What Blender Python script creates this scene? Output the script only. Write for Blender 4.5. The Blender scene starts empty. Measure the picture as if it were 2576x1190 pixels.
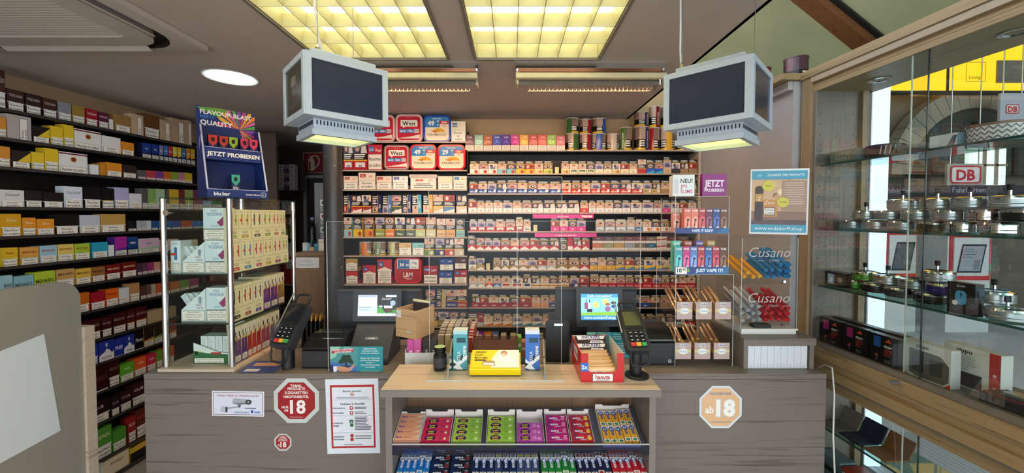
import bpy, math, random
from mathutils import Vector, Matrix
SC = bpy.context.scene
COL = SC.collection
random.seed(11)
PI = math.pi
# ------------------------------------------------------------------ camera
F = 980.0; HORIZ = 540.0; TILT = math.radians(1.6); CZ = 1.55
PPY = HORIZ + F * math.tan(TILT)
cam_d = bpy.data.cameras.new('camera'); cam = bpy.data.objects.new('camera', cam_d); COL.objects.link(cam)
cam_d.sensor_fit = 'HORIZONTAL'; cam_d.sensor_width = 36.0; cam_d.lens = 36.0 * F / 2576.0
cam_d.shift_y = -(595.0 - PPY) / 2576.0
cam_d.clip_start = 0.01; cam_d.clip_end = 200
cam.location = (0, 0, CZ); cam.rotation_euler = (PI / 2 - TILT, 0, 0)
SC.camera = cam
# ------------------------------------------------------------------ world, exposure
w = bpy.data.worlds.new('station_daylight'); SC.world = w; w.use_nodes = True
_bg = w.node_tree.nodes['Background']; _bg.inputs[0].default_value = (0.88, 0.94, 1.0, 1); _bg.inputs[1].default_value = 2.0
vs = SC.view_settings
vs.view_transform = 'Standard'; vs.look = 'None'; vs.exposure = 0.85; vs.gamma = 1.0; vs.use_curve_mapping = False
_pl = bpy.data.lights.new('shop_front_portal', 'AREA'); _po = bpy.data.objects.new('shop_front_portal', _pl); COL.objects.link(_po)
_pl.shape = 'RECTANGLE'; _pl.size = 4.6; _pl.size_y = 2.2; _pl.cycles.is_portal = True
_po.location = (-0.6, -2.55, 1.1); _po.rotation_euler = (PI / 2, 0, 0)

# ------------------------------------------------------------------ pixel helpers (photo 2576 x 1190)
def ray(px, py):
    xc = (px - 1288.0) / F; yc = -(py - PPY) / F
    d = Vector((xc, math.cos(TILT) + yc * math.sin(TILT), -math.sin(TILT) + yc * math.cos(TILT)))
    return d / d.y
def W(px, py, y): return Vector((0, 0, CZ)) + ray(px, py) * y
def G(px, py, z):
    r = ray(px, py); return Vector((0, 0, CZ)) + r * ((z - CZ) / r.z)
def onp(px, py, p, n):
    r = ray(px, py); o = Vector((0, 0, CZ)); return o + r * ((Vector(p) - o).dot(Vector(n)) / r.dot(Vector(n)))
def xat(px, y): return W(px, 540, y).x
def zat(py, y): return W(1288, py, y).z

# ------------------------------------------------------------------ colour
_cc = {}
def C(h):
    if not isinstance(h, str): return tuple(h)[:3]
    if h not in _cc:
        s = h.lstrip('#'); r = []
        if len(s) == 3: s = ''.join(c * 2 for c in s)
        for i in (0, 2, 4):
            v = int(s[i:i + 2], 16) / 255.0
            r.append(v / 12.92 if v <= 0.04045 else ((v + 0.055) / 1.055) ** 2.4)
        _cc[h] = tuple(r)
    return _cc[h]

# ------------------------------------------------------------------ materials
M = {}
def _new(name):
    m = bpy.data.materials.new(name); m.use_nodes = True
    return m, m.node_tree.nodes, m.node_tree.links, m.node_tree.nodes['Principled BSDF']
def mat(name, col, rough=0.5, metal=0.0, noise=0.06, scale=30.0, spec=0.5, bump=0.0, emit=None, es=0.0):
    m, N, L, b = _new(name); c = C(col)
    tc = N.new('ShaderNodeTexCoord'); nz = N.new('ShaderNodeTexNoise'); nz.inputs['Scale'].default_value = scale
    nz.inputs['Detail'].default_value = 4
    L.new(tc.outputs['Object'], nz.inputs['Vector'])
    rp = N.new('ShaderNodeValToRGB')
    rp.color_ramp.elements[0].position = 0.3; rp.color_ramp.elements[1].position = 0.7
    rp.color_ramp.elements[0].color = tuple(v * (1 - noise) for v in c) + (1,)
    rp.color_ramp.elements[1].color = tuple(min(1, v * (1 + noise)) for v in c) + (1,)
    L.new(nz.outputs['Fac'], rp.inputs['Fac']); L.new(rp.outputs['Color'], b.inputs['Base Color'])
    b.inputs['Roughness'].default_value = rough; b.inputs['Metallic'].default_value = metal
    b.inputs['Specular IOR Level'].default_value = spec
    if bump:
        bp = N.new('ShaderNodeBump'); bp.inputs['Strength'].default_value = bump; bp.inputs['Distance'].default_value = 0.002
        L.new(nz.outputs['Fac'], bp.inputs['Height']); L.new(bp.outputs['Normal'], b.inputs['Normal'])
    if emit is not None:
        b.inputs['Emission Color'].default_value = C(emit) + (1,); b.inputs['Emission Strength'].default_value = es
    M[name] = m; return m
def wood(name, a, bcol, axis='X', scale=1.0, rough=0.45):
    m, N, L, b = _new(name)
    tc = N.new('ShaderNodeTexCoord'); mp = N.new('ShaderNodeMapping')
    st = {'X': (1.6, 62, 62), 'Y': (62, 1.6, 62), 'Z': (62, 62, 1.6)}[axis]
    mp.inputs['Scale'].default_value = tuple(v * scale for v in st)
    L.new(tc.outputs['Object'], mp.inputs['Vector'])
    n1 = N.new('ShaderNodeTexNoise'); n1.inputs['Scale'].default_value = 1.6; n1.inputs['Detail'].default_value = 6
    n1.inputs['Distortion'].default_value = 0.6
    L.new(mp.outputs['Vector'], n1.inputs['Vector'])
    mp2 = N.new('ShaderNodeMapping'); mp2.inputs['Scale'].default_value = tuple(v * scale * 0.13 for v in st)
    L.new(tc.outputs['Object'], mp2.inputs['Vector'])
    n2 = N.new('ShaderNodeTexNoise'); n2.inputs['Scale'].default_value = 1.5; n2.inputs['Detail'].default_value = 3
    L.new(mp2.outputs['Vector'], n2.inputs['Vector'])
    ad = N.new('ShaderNodeMath'); ad.operation = 'MULTIPLY_ADD'; ad.inputs[1].default_value = 1.5
    mu = N.new('ShaderNodeMath'); mu.operation = 'MULTIPLY'; mu.inputs[1].default_value = 0.38
    L.new(n2.outputs['Fac'], mu.inputs[0]); L.new(n1.outputs['Fac'], ad.inputs[0]); L.new(mu.outputs[0], ad.inputs[2])
    rp = N.new('ShaderNodeValToRGB'); rp.color_ramp.elements[0].position = 0.56; rp.color_ramp.elements[1].position = 0.86
    rp.color_ramp.elements[0].color = C(a) + (1,); rp.color_ramp.elements[1].color = C(bcol) + (1,)
    L.new(ad.outputs[0], rp.inputs['Fac']); L.new(rp.outputs['Color'], b.inputs['Base Color'])
    b.inputs['Roughness'].default_value = rough
    bp = N.new('ShaderNodeBump'); bp.inputs['Strength'].default_value = 0.12; bp.inputs['Distance'].default_value = 0.001
    L.new(n1.outputs['Fac'], bp.inputs['Height']); L.new(bp.outputs['Normal'], b.inputs['Normal'])
    M[name] = m; return m
def printed(name, rough, emit=0.0, metal=0.0, coat=0.0):
    m, N, L, b = _new(name)
    at = N.new('ShaderNodeAttribute'); at.attribute_name = 'Col'
    L.new(at.outputs['Color'], b.inputs['Base Color'])
    b.inputs['Roughness'].default_value = rough; b.inputs['Metallic'].default_value = metal; b.inputs['Specular IOR Level'].default_value = 0.35
    if coat: b.inputs['Coat Weight'].default_value = coat; b.inputs['Coat Roughness'].default_value = 0.08
    if emit:
        L.new(at.outputs['Color'], b.inputs['Emission Color']); b.inputs['Emission Strength'].default_value = emit
    M[name] = m; return m
def glass(name, tint, refl=1.0, rough=0.0, ior=1.45):
    m = bpy.data.materials.new(name); m.use_nodes = True
    N = m.node_tree.nodes; L = m.node_tree.links; N.clear()
    o = N.new('ShaderNodeOutputMaterial'); mx = N.new('ShaderNodeMixShader')
    t = N.new('ShaderNodeBsdfTransparent'); t.inputs[0].default_value = C(tint) + (1,)
    g = N.new('ShaderNodeBsdfGlossy'); g.inputs['Roughness'].default_value = rough
    fr = N.new('ShaderNodeFresnel'); fr.inputs['IOR'].default_value = ior
    mu = N.new('ShaderNodeMath'); mu.operation = 'MULTIPLY'; mu.inputs[1].default_value = refl
    ge = N.new('ShaderNodeNewGeometry'); iv = N.new('ShaderNodeMath'); iv.operation = 'SUBTRACT'; iv.inputs[0].default_value = 1.0
    m2 = N.new('ShaderNodeMath'); m2.operation = 'MULTIPLY'; m2.use_clamp = True
    L.new(ge.outputs['Backfacing'], iv.inputs[1]); L.new(mu.outputs[0], m2.inputs[0]); L.new(iv.outputs[0], m2.inputs[1])
    L.new(fr.outputs[0], mu.inputs[0]); L.new(m2.outputs[0], mx.inputs[0]); L.new(t.outputs[0], mx.inputs[1]); L.new(g.outputs[0], mx.inputs[2])
    L.new(mx.outputs[0], o.inputs['Surface'])
    M[name] = m; return m
def frosted(name, col, f):
    m = bpy.data.materials.new(name); m.use_nodes = True; N = m.node_tree.nodes; L = m.node_tree.links; N.clear()
    o = N.new('ShaderNodeOutputMaterial'); mx = N.new('ShaderNodeMixShader'); mx.inputs[0].default_value = f
    t = N.new('ShaderNodeBsdfTransparent'); d = N.new('ShaderNodeBsdfDiffuse'); d.inputs[0].default_value = C(col) + (1,)
    L.new(t.outputs[0], mx.inputs[1]); L.new(d.outputs[0], mx.inputs[2]); L.new(mx.outputs[0], o.inputs['Surface']); M[name] = m
printed('print', 0.5); printed('gloss', 0.16); printed('film', 0.3, coat=0.12); printed('screen', 0.25, emit=0.4); printed('backlit', 0.5, emit=1.2)
printed('cello', .15, coat=1.0); printed('metalpaint', 0.35, metal=0.6)
glass('glass', '#f9fcfa'); glass('shelf_glass', '#cfe6dd', 1.3); glass('acrylic', '#fcfdfd', 0.25); glass('acrylic_edge', '#d5e2de', 2.0)
glass('acrylic_fin', '#dfe6e4', 2.5); glass('lid_clear', '#dcbfa8', 1.2); mat('acrylic_rim', '#c9cdca', .2); mat('gold', '#c9a04a', .25, .9); frosted('frost', '#e6e2e0', .5)
mat('term_screen', '#101420', .12, 0, .03, 5, .8); mat('black_gloss', '#141416', .22, 0, .06); mat('reg_body', '#33363c', .42, 0, .06, 40)
glass('cab_glass', '#f5f9f7', 2.0); mat('shelf_edge', '#1f2624', .2); mat('shelf_rim', '#2f4f4c', .15); mat('chrome', '#d8d9da', 0.12, 1.0, 0.02); mat('steel', '#a9adb0', 0.32, 0.9, 0.05); mat('silver_paint', '#b4bfc9', 0.4, 0.1, 0.03, 80)
mat('black_plastic', '#17181b', 0.42, 0, 0.12, 60); mat('dark_plastic', '#2a2c31', 0.45, 0, 0.08, 60); mat('rubber', '#0d0d0e', 0.7)
mat('white_plastic', '#d9d9d4', 0.4, 0, 0.03); mat('white_card', '#dcdcda', 0.6, 0, 0.03); mat('cream', '#d8cda0', 0.5)
wood('counter_wood', '#443d37', '#756c64', 'X'); wood('counter_wood_z', '#443d37', '#756c64', 'Z'); wood('cab_wood', '#64523a', '#98835f', 'X'); wood('ledge_wood', '#64523a', '#98835f', 'Y'); wood('cab_wood_z', '#6b5940', '#8d7a5c', 'Z')
wood('grey_wood_x', '#5d564f', '#7a736b', 'X'); wood('top_wood', '#96836f', '#c4b39e', 'X', 0.7, 0.4); wood('panel_wood', '#6b5543', '#86694f', 'Z'); wood('grey_wood', '#5d564f', '#7a736b', 'Z'); wood('beam_wood', '#3c2415', '#6a4527', 'X')

# ------------------------------------------------------------------ text outlines from the built-in font
_tc = {}
def text_mesh(s, bold=0.0, shear=0.0):
    k = (s, bold, shear)
    if k in _tc: return _tc[k]
    cu = bpy.data.curves.new('t', 'FONT'); cu.body = s; cu.resolution_u = 2; cu.offset = bold; cu.shear = shear
    cu.fill_mode = 'FRONT'; cu.size = 1.0
    ob = bpy.data.objects.new('t', cu)
    me = ob.to_mesh()
    vs_ = [(v.co.x, v.co.y) for v in me.vertices]; fs = [tuple(p.vertices) for p in me.polygons]
    ob.to_mesh_clear(); bpy.data.objects.remove(ob); bpy.data.curves.remove(cu)
    if vs_:
        x0 = min(v[0] for v in vs_); x1 = max(v[0] for v in vs_)
        vs_ = [(x - x0, y) for x, y in vs_]; wd = x1 - x0
    else: wd = 0
    _tc[k] = (vs_, fs, wd); return _tc[k]

# ------------------------------------------------------------------ flat print on a face: canvas in metres, origin lower left
class Cv:
    def __init__(s, w, h): s.w = w; s.h = h; s.el = []
    def poly(s, pts, col): s.el.append(([(x, y) for x, y in pts], [tuple(range(len(pts)))], C(col))); return s
    def rect(s, x0, y0, x1, y1, col): return s.poly([(x0 * s.w, y0 * s.h), (x1 * s.w, y0 * s.h), (x1 * s.w, y1 * s.h), (x0 * s.w, y1 * s.h)], col)
    def pol(s, pts, col): return s.poly([(x * s.w, y * s.h) for x, y in pts], col)
    def ell(s, cx, cy, rx, ry, col, n=12): return s.poly([(cx * s.w + rx * math.cos(2 * PI * i / n), cy * s.h + ry * math.sin(2 * PI * i / n)) for i in range(n)], col)
    def rrect(s, x0, y0, x1, y1, r, col, n=3):
        X0, X1, Y0, Y1 = x0 * s.w, x1 * s.w, y0 * s.h, y1 * s.h; pts = []
        for cx, cy, a in ((X1 - r, Y0 + r, -90), (X1 - r, Y1 - r, 0), (X0 + r, Y1 - r, 90), (X0 + r, Y0 + r, 180)):
            for i in range(n + 1):
                t = math.radians(a + 90.0 * i / n); pts.append((cx + r * math.cos(t), cy + r * math.sin(t)))
        return s.poly(pts, col)
    def text(s, t, x, y, size, col, al='c', bold=0.0, mw=None, rot=0.0, shear=0.0):
        v, f, wd = text_mesh(t, bold, shear)
        if not v: return s
        sx = size
        if mw and wd * size > mw * s.w: sx = mw * s.w / wd
        ox = {'c': -wd / 2, 'l': 0, 'r': -wd}[al]; c_, s_ = math.cos(rot), math.sin(rot)
        pts = []
        for a, b in v:
            a = (a + ox) * sx; b = b * size
            pts.append((x * s.w + a * c_ - b * s_, y * s.h + a * s_ + b * c_))
        s.el.append((pts, f, C(col))); return s
    def lines(s, x0, y0, x1, y1, n, col, seed=0, fill=0.55, al='l'):
        rd = random.Random(seed); hh = (y1 - y0) / n
        for i in range(n):
            e = x0 + (x1 - x0) * rd.uniform(0.65, 1.0)
            a = x0
            if al == 'c': d = (x1 - e) / 2; a, e = x0 + d, e + d
            yb = y1 - (i + 1) * hh + hh * (1 - fill) / 2
            s.rect(a, yb, e, yb + hh * fill, col)
        return s

LAY = 0.00007
class MB:
    def __init__(s): s.v = []; s.f = []; s.c = []; s.sm = []; s.M = Matrix.Identity(4)
    def at(s, M): s.M = M; return s
    def _add(s, vs_, fs, col, smooth=False):
        o = len(s.v); c = C(col)
        for p in vs_:
            q = s.M @ Vector(p); s.v.append((q.x, q.y, q.z))
        for f in fs: s.f.append(tuple(i + o for i in f)); s.c.append(c); s.sm.append(smooth)
        return s
    def poly(s, pts, col='#888'): return s._add(pts, [tuple(range(len(pts)))], col)
    def box(s, x0, y0, z0, x1, y1, z1, col='#888'):
        v = [(x0, y0, z0), (x1, y0, z0), (x1, y1, z0), (x0, y1, z0), (x0, y0, z1), (x1, y0, z1), (x1, y1, z1), (x0, y1, z1)]
        return s._add(v, [(0, 3, 2, 1), (4, 5, 6, 7), (0, 1, 5, 4), (1, 2, 6, 5), (2, 3, 7, 6), (3, 0, 4, 7)], col)
    def prism(s, pts, axis, a, b, col='#888', smooth=False):
        """extrude a 2D outline along axis: 'Y' outline in (x,z); 'Z' in (x,y); 'X' in (y,z)"""
        mk = {'Y': lambda p, t: (p[0], t, p[1]), 'Z': lambda p, t: (p[0], p[1], t), 'X': lambda p, t: (t, p[0], p[1])}[axis]
        n = len(pts); vs_ = [mk(p, a) for p in pts] + [mk(p, b) for p in pts]
        s._add(vs_, [(i, (i + 1) % n, n + (i + 1) % n, n + i) for i in range(n)], col, smooth)
        return s._add(vs_, [tuple(range(n - 1, -1, -1)), tuple(range(n, 2 * n))], col)
    def rbox(s, x0, y0, z0, x1, y1, z1, r, axis='Y', col='#888', n=4):
        A = {'Y': (x0, z0, x1, z1, y0, y1), 'Z': (x0, y0, x1, y1, z0, z1), 'X': (y0, z0, y1, z1, x0, x1)}[axis]
        pts = []
        for cx, cy, a in ((A[2] - r, A[1] + r, -90), (A[2] - r, A[3] - r, 0), (A[0] + r, A[3] - r, 90), (A[0] + r, A[1] + r, 180)):
            for i in range(n + 1):
                t = math.radians(a + 90.0 * i / n); pts.append((cx + r * math.cos(t), cy + r * math.sin(t)))
        return s.prism(pts, axis, A[4], A[5], col)
    def cyl(s, p0, p1, r, n=12, col='#888', r1=None, caps=True):
        p0 = Vector(p0); p1 = Vector(p1); d = (p1 - p0).normalized(); r1 = r if r1 is None else r1
        u = d.orthogonal().normalized(); v = d.cross(u)
        vs_ = []
        for p, rr in ((p0, r), (p1, r1)):
            for i in range(n):
                t = 2 * PI * i / n; vs_.append(p + u * (rr * math.cos(t)) + v * (rr * math.sin(t)))
        s._add(vs_, [(i, (i + 1) % n, n + (i + 1) % n, n + i) for i in range(n)], col, True)
        if caps: s._add(vs_, [tuple(range(n - 1, -1, -1)), tuple(range(n, 2 * n))], col)
        return s
    def tube(s, pts, r, n=8, col='#888'):
        pts = [Vector(p) for p in pts]; vs_ = []; up = None
        for i, p in enumerate(pts):
            d = (pts[min(i + 1, len(pts) - 1)] - pts[max(i - 1, 0)]).normalized()
            if up is None: up = d.orthogonal().normalized()
            up = (up - d * up.dot(d)).normalized(); v = d.cross(up)
            for k in range(n):
                t = 2 * PI * k / n; vs_.append(p + up * (r * math.cos(t)) + v * (r * math.sin(t)))
        fs = []
        for i in range(len(pts) - 1):
            for k in range(n): fs.append((i * n + k, i * n + (k + 1) % n, (i + 1) * n + (k + 1) % n, (i + 1) * n + k))
        s._add(vs_, fs, col, True)
        m = (len(pts) - 1) * n
        return s._add(vs_, [tuple(range(n - 1, -1, -1)), tuple(range(m, m + n))], col)
    def lathe(s, prof, n=24, col='#888', cx=0, cy=0, cz=0):
        """prof: list of (r, z[, col])"""
        vs_ = []
        for p in prof:
            for k in range(n):
                t = 2 * PI * k / n; vs_.append((cx + p[0] * math.cos(t), cy + p[0] * math.sin(t), cz + p[1]))
        for i in range(len(prof) - 1):
            c = prof[i][2] if len(prof[i]) > 2 else col
            s._add(vs_[i * n:(i + 2) * n], [(k, (k + 1) % n, n + (k + 1) % n, n + k) for k in range(n)], c, True)
        return s
    def cv(s, cv, origin, u, v, lift=0.0004):
        """lay a canvas on a face: origin lower-left corner, u and v unit directions, normal u x v"""
        o = Vector(origin); u = Vector(u); v = Vector(v); n = u.cross(v).normalized()
        for i, (pts, fs, col) in enumerate(cv.el):
            off = n * (lift + LAY * i)
            s._add([o + u * a + v * b + off for a, b in pts], fs, col)
        return s
    def mesh(s, name):
        me = bpy.data.meshes.new(name); me.from_pydata(s.v, [], s.f)
        at = me.attributes.new('Col', 'FLOAT_COLOR', 'FACE')
        fl = []
        for c in s.c: fl.extend((c[0], c[1], c[2], 1.0))
        at.data.foreach_set('color', fl)
        if any(s.sm): me.polygons.foreach_set('use_smooth', s.sm)
        me.update(); return me
    def build(s, name, m, parent=None, loc=None, rz=None, bevel=0.0):
        me = s.mesh(name); me.materials.append(M[m] if isinstance(m, str) else m)
        o = bpy.data.objects.new(name, me); COL.objects.link(o)
        if parent: o.parent = parent
        if loc is not None: o.location = loc
        if rz is not None: o.rotation_euler = (0, 0, rz)
        if bevel:
            b = o.modifiers.new('edge', 'BEVEL'); b.width = bevel; b.segments = 2; b.limit_method = 'ANGLE'
        return o
def tag(o, label, cat, group=None):
    o['label'] = label; o['category'] = cat
    if group: o['group'] = group
    return o
def thing(name, label, cat, loc=(0, 0, 0), rz=0.0, group=None):
    o = bpy.data.objects.new(name, None); COL.objects.link(o); o.empty_display_size = 0.05
    o.location = loc; o.rotation_euler = (0, 0, rz); return tag(o, label, cat, group)
def struct(o): o['kind'] = 'structure'; return o
def stuff(o): o['kind'] = 'stuff'; return o
def inst(me, name, parent=None, loc=(0, 0, 0), rz=0.0):
    o = bpy.data.objects.new(name, me); COL.objects.link(o); o.location = loc; o.rotation_euler = (0, 0, rz)
    if parent: o.parent = parent
    return o
ORD = ['zeroth', 'first', 'second', 'third', 'fourth', 'fifth', 'sixth', 'seventh', 'eighth', 'ninth', 'tenth', 'eleventh', 'twelfth', 'thirteenth', 'fourteenth', 'fifteenth', 'sixteenth', 'seventeenth', 'eighteenth', 'nineteenth', 'twentieth'] + ['twenty-' + x for x in ('first', 'second', 'third', 'fourth', 'fifth', 'sixth', 'seventh', 'eighth', 'ninth')]
def RX(a): return Matrix.Rotation(a, 4, 'X')
def RZ(a): return Matrix.Rotation(a, 4, 'Z')
def T(x, y, z): return Matrix.Translation((x, y, z))
# ================================================================== the setting
mat('wall_beige', '#a4a3a4', 0.7, 0, 0.04, 6); mat('wall_warm', '#b59a74', 0.7, 0, 0.04, 6); mat('ceiling_paint', '#c2b4a8', 0.75, 0, 0.05, 3); mat('floor_tile', '#a39c92', 0.35, 0, 0.1, 5)
mat('black_board', '#0c0b0b', 0.45, 0, 0.2, 10); mat('dark_brown', '#2e2420', 0.6, 0, 0.1, 5); mat('wall_dark', '#3a302a', 0.7, 0, 0.08, 4)
CEIL = 2.25
def LXF(y): return -2.47 + 0.06 * y            # front plane of the products on the left wall
PAN = [(-0.86, -0.29), (-0.16, 0.385)]; PY0, PY1 = 0.47, 1.76
def grid_slab(xs, ys, z, skip):
    b = MB()
    for i in range(len(xs) - 1):
        for j in range(len(ys) - 1):
            cx = (xs[i] + xs[i + 1]) / 2; cy = (ys[j] + ys[j + 1]) / 2
            if skip(cx, cy): continue
            b.poly([(xs[i], ys[j], z), (xs[i], ys[j + 1], z), (xs[i + 1], ys[j + 1], z), (xs[i + 1], ys[j], z)])
    return b
b = grid_slab([-3.3, -0.86, -0.29, -0.16, 0.385, 0.85], [-2.6, PY0, PY1, 4.0], CEIL, lambda x, y: PY0 < y < PY1 and any(a < x < c for a, c in PAN))
b.box(0.835, -2.6, CEIL, 0.85, 2.88, CEIL + 0.12)
struct(b.build('ceiling', 'ceiling_paint'))
struct(MB().box(-3.3, -2.6, -0.05, 1.62, 4.0, 0).build('floor', 'floor_tile'))
struct(MB().box(-1.2, 2.88, 0, 1.75, 2.95, 2.9).build('wall_back', 'wall_warm'))
b = MB(); b.poly([(LXF(-2.6) - 0.17, -2.6, 0), (LXF(4) - 0.17, 4.0, 0), (LXF(4) - 0.17, 4.0, CEIL), (LXF(-2.6) - 0.17, -2.6, CEIL)])
struct(b.build('wall_left', 'wall_warm'))
struct(MB().box(-2.5, 3.95, 0, -1.0, 4.0, CEIL).build('wall_passage', 'wall_dark'))
struct(MB().box(-1.26, 2.95, 0, -1.2, 3.95, CEIL).build('wall_passage_side', 'wall_dark'))
struct(MB().box(1.31, 1.83, 0, 1.36, 2.88, 2.17).build('wall_right', 'wall_beige'))
b = MB(); b.box(1.24, 1.81, 2.172, 1.62, 2.88, 2.20); struct(b.build('trim_1', 'ledge_wood'))
struct(MB().box(1.285, 1.83, 2.13, 1.308, 2.88, 2.17).build('trim_2', 'wall_beige'))

# sloping glass roof beyond the ceiling edge
def roofz(x): return 2.30 + (1.60 - x) * 0.78
def roof_glass():
    m, N, L, bs = _new('roof_glass')
    tc = N.new('ShaderNodeTexCoord'); nz = N.new('ShaderNodeTexNoise'); nz.inputs['Scale'].default_value = 3.5; nz.inputs['Detail'].default_value = 8
    L.new(tc.outputs['Object'], nz.inputs['Vector'])
    rp = N.new('ShaderNodeValToRGB'); rp.color_ramp.elements[0].color = C('#6a6a52') + (1,); rp.color_ramp.elements[1].color = C('#9a9c82') + (1,)
    rp.color_ramp.elements[0].position = 0.35; rp.color_ramp.elements[1].position = 0.7
    L.new(nz.outputs['Fac'], rp.inputs['Fac']); L.new(rp.outputs['Color'], bs.inputs['Base Color'])
    bs.inputs['Roughness'].default_value = 0.06; bs.inputs['Specular IOR Level'].default_value = 1.0
    tr = N.new('ShaderNodeBsdfTranslucent'); tr.inputs[0].default_value = C('#d0d2b8') + (1,); mx = N.new('ShaderNodeMixShader'); mx.inputs[0].default_value = .6
    L.new(bs.outputs[0], mx.inputs[1]); L.new(tr.outputs[0], mx.inputs[2]); L.new(mx.outputs[0], N['Material Output'].inputs['Surface'])
    M['roof_glass'] = m
roof_glass()
rf = thing('glass_roof', 'greenish dirty sloping glass roof above the wooden display cabinet', 'glass roof', (0, 0, 0))
xa, xb = 0.62, 1.72
ys = [-0.9, 0.42, 1.745, 3.1]
for i in range(3):
    p = MB(); y0, y1 = ys[i] + 0.045, ys[i + 1] - 0.045
    p.poly([(xa, y0, roofz(xa)), (xb, y0, roofz(xb)), (xb, y1, roofz(xb)), (xa, y1, roofz(xa))])
    p.poly([(xa, y0, roofz(xa) + .012), (xa, y1, roofz(xa) + .012), (xb, y1, roofz(xb) + .012), (xb, y0, roofz(xb) + .012)])
    p.build('pane', 'roof_glass', rf)
for y in ys[1:3]:
    p = MB(); p.prism([(xa, roofz(xa) - .05), (xb, roofz(xb) - .05), (xb, roofz(xb) + .02), (xa, roofz(xa) + .02)], 'Y', y - 0.042, y + 0.042)
    p.build('rafter', 'beam_wood', rf)
    p = MB(); p.prism([(xa, roofz(xa) - .012), (xb, roofz(xb) - .012), (xb, roofz(xb) + .01), (xa, roofz(xa) + .01)], 'Y', y - 0.066, y - 0.0425)
    p.build('gasket', 'rubber', rf)

# ------------------------------------------------------------------ louvred ceiling lights
def emis(name, col, st):
    m, N, L, bs = _new(name); bs.inputs['Base Color'].default_value = C(col) + (1,)
    bs.inputs['Emission Color'].default_value = C(col) + (1,); bs.inputs['Emission Strength'].default_value = st; M[name] = m
emis('panel_light', '#fff6cc', 1.9); emis('down_light', '#f2fbff', 22.0); emis('tube_light', '#ffca98', 62.0); emis('monitor_light', '#f4f07a', 1.1); emis('led_strip', '#ffdcae', 8.0)
mat('louvre', '#b9b48a', 0.5, 0, 0.02); mat('lamp_frame', '#7d7466', 0.5)
PANL = ['louvred ceiling light panel above the left hanging monitor', 'louvred ceiling light panel near the right hanging monitor']
for k, (x0, x1) in enumerate(PAN):
    t = thing('ceiling_light', PANL[k], 'ceiling light', (0, 0, CEIL), 0, 'louvred ceiling panels')
    b = MB()
    for a in ((x0 - .012, PY0 - .012, x0, PY1 + .012), (x1, PY0 - .012, x1 + .012, PY1 + .012), (x0, PY0 - .012, x1, PY0), (x0, PY1, x1, PY1 + .012)):
        b.box(a[0], a[1], -0.008, a[2], a[3], 0.085)
    b.build('frame', 'lamp_frame', t)
    MB().box(x0, PY0, 0.078, x1, PY1, 0.083).build('diffuser', 'panel_light', t)
    b = MB()
    for a in ((x0 + .001, PY0 + .001, x0 + .003, PY1 - .001), (x1 - .003, PY0 + .001, x1 - .001, PY1 - .001), (x0 + .004, PY1 - .003, x1 - .004, PY1 - .001), (x0 + .004, PY0 + .001, x1 - .004, PY0 + .003)):
        b.box(a[0], a[1], 0.0, a[2], a[3], 0.077)
    b.build('reflector', 'louvre', t)
    dx = (x1 - x0) / 6.0
    lm = MB().box(-0.0012, PY0 + .004, 0.0, 0.0012, PY1 - .004, 0.05).mesh('louvre_blade'); lm.materials.append(M['louvre'])
    cm = MB().box(x0 + .004, -0.0012, 0.0, x1 - .004, 0.0012, 0.05).mesh('louvre_blade'); cm.materials.append(M['louvre'])
    for i in range(1, 6): inst(lm, 'louvre_blade', t, (x0 + dx * i, 0, 0))
    for i in range(1, 10):
        y = PY1 - 0.1433 * i
        if y > PY0: inst(cm, 'louvre_blade', t, (0, y, 0.0005))

# linear wall-wash lamps in front of the back wall
def wash(x0, x1, label):
    t = thing('wall_wash_lamp', label, 'lamp', (0, 0, CEIL), 0, 'linear chrome lamps under the ceiling')
    MB().rbox(x0, 1.815, -0.026, x1, 2.0, -0.001, 0.008, 'Y').build('housing', 'chrome', t)
    MB().box(x0 + .012, 1.835, -0.05, x1 - .012, 1.845, -0.0265).build('reflector', 'mirror_brown', t)
    MB().rbox(x0 + .002, 1.80, -0.074, x1 - .002, 1.83, -0.048, 0.006, 'X').build('shade', 'cream', t)
    MB().box(x0, 1.8305, -0.085, x0 + .01, 1.95, -0.0265).build('end_plate', 'chrome', t); MB().box(x1 - .01, 1.8305, -0.085, x1, 1.95, -0.0265).build('end_plate', 'chrome', t)
    MB().box(x0 + .012, 1.858, -0.088, x1 - .012, 1.862, -0.0265).build('added_baffle', 'lamp_frame', t); MB().box(x0 + .012, 1.945, -0.055, x1 - .012, 1.948, -0.0265).build('added_cut_off_plate', 'lamp_frame', t)  # both plates added: one hides the tube from view, one dims the top shelf
    MB().cyl((x0 + .03, 1.905, -0.046), (x1 - .03, 1.905, -0.046), 0.013, 10).build('tube', 'tube_light', t)
    b = MB(); n = int((x1 - x0 - .1) / 0.0195)
    for i in range(n + 1):
        x = x0 + .07 + i * (x1 - x0 - .12) / n
        b.tube([(x, 1.8315, -0.076), (x, 1.838, -0.098), (x, 1.88, -0.108), (x, 1.92, -0.098), (x, 1.928, -0.084)], 0.0011, 5)
    for y, z in ((1.838, -0.098), (1.88, -0.108), (1.92, -0.098)):
        b.cyl((x0 + .06, y, z), (x1 - .05, y, z), 0.0011, 5)
    b.build('wire_guard', 'lamp_frame', t)
mat('mirror_brown', '#8a5a3c', 0.15, 0.9)
wash(0.017, 0.71, 'long chrome wall-wash lamp with wire guard beside the right hanging monitor')
wash(-0.85, -0.158, 'long chrome wall-wash lamp partly hidden behind the left hanging monitor')

# recessed downlight
c = W(581, 193, 1.0); c = G(581, 195, CEIL)
t = thing('recessed_downlight', 'round white recessed downlight glowing in the ceiling', 'downlight', (c.x, c.y, CEIL))
MB().lathe([(0.098, 0.0), (0.118, -0.004), (0.122, -0.001), (0.122, 0.0)], 36).build('ring', 'white_plastic', t)
MB().lathe([(0.098, -0.001), (0.09, -0.006), (0.0, -0.007)], 36).build('lens', 'down_light', t)

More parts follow.
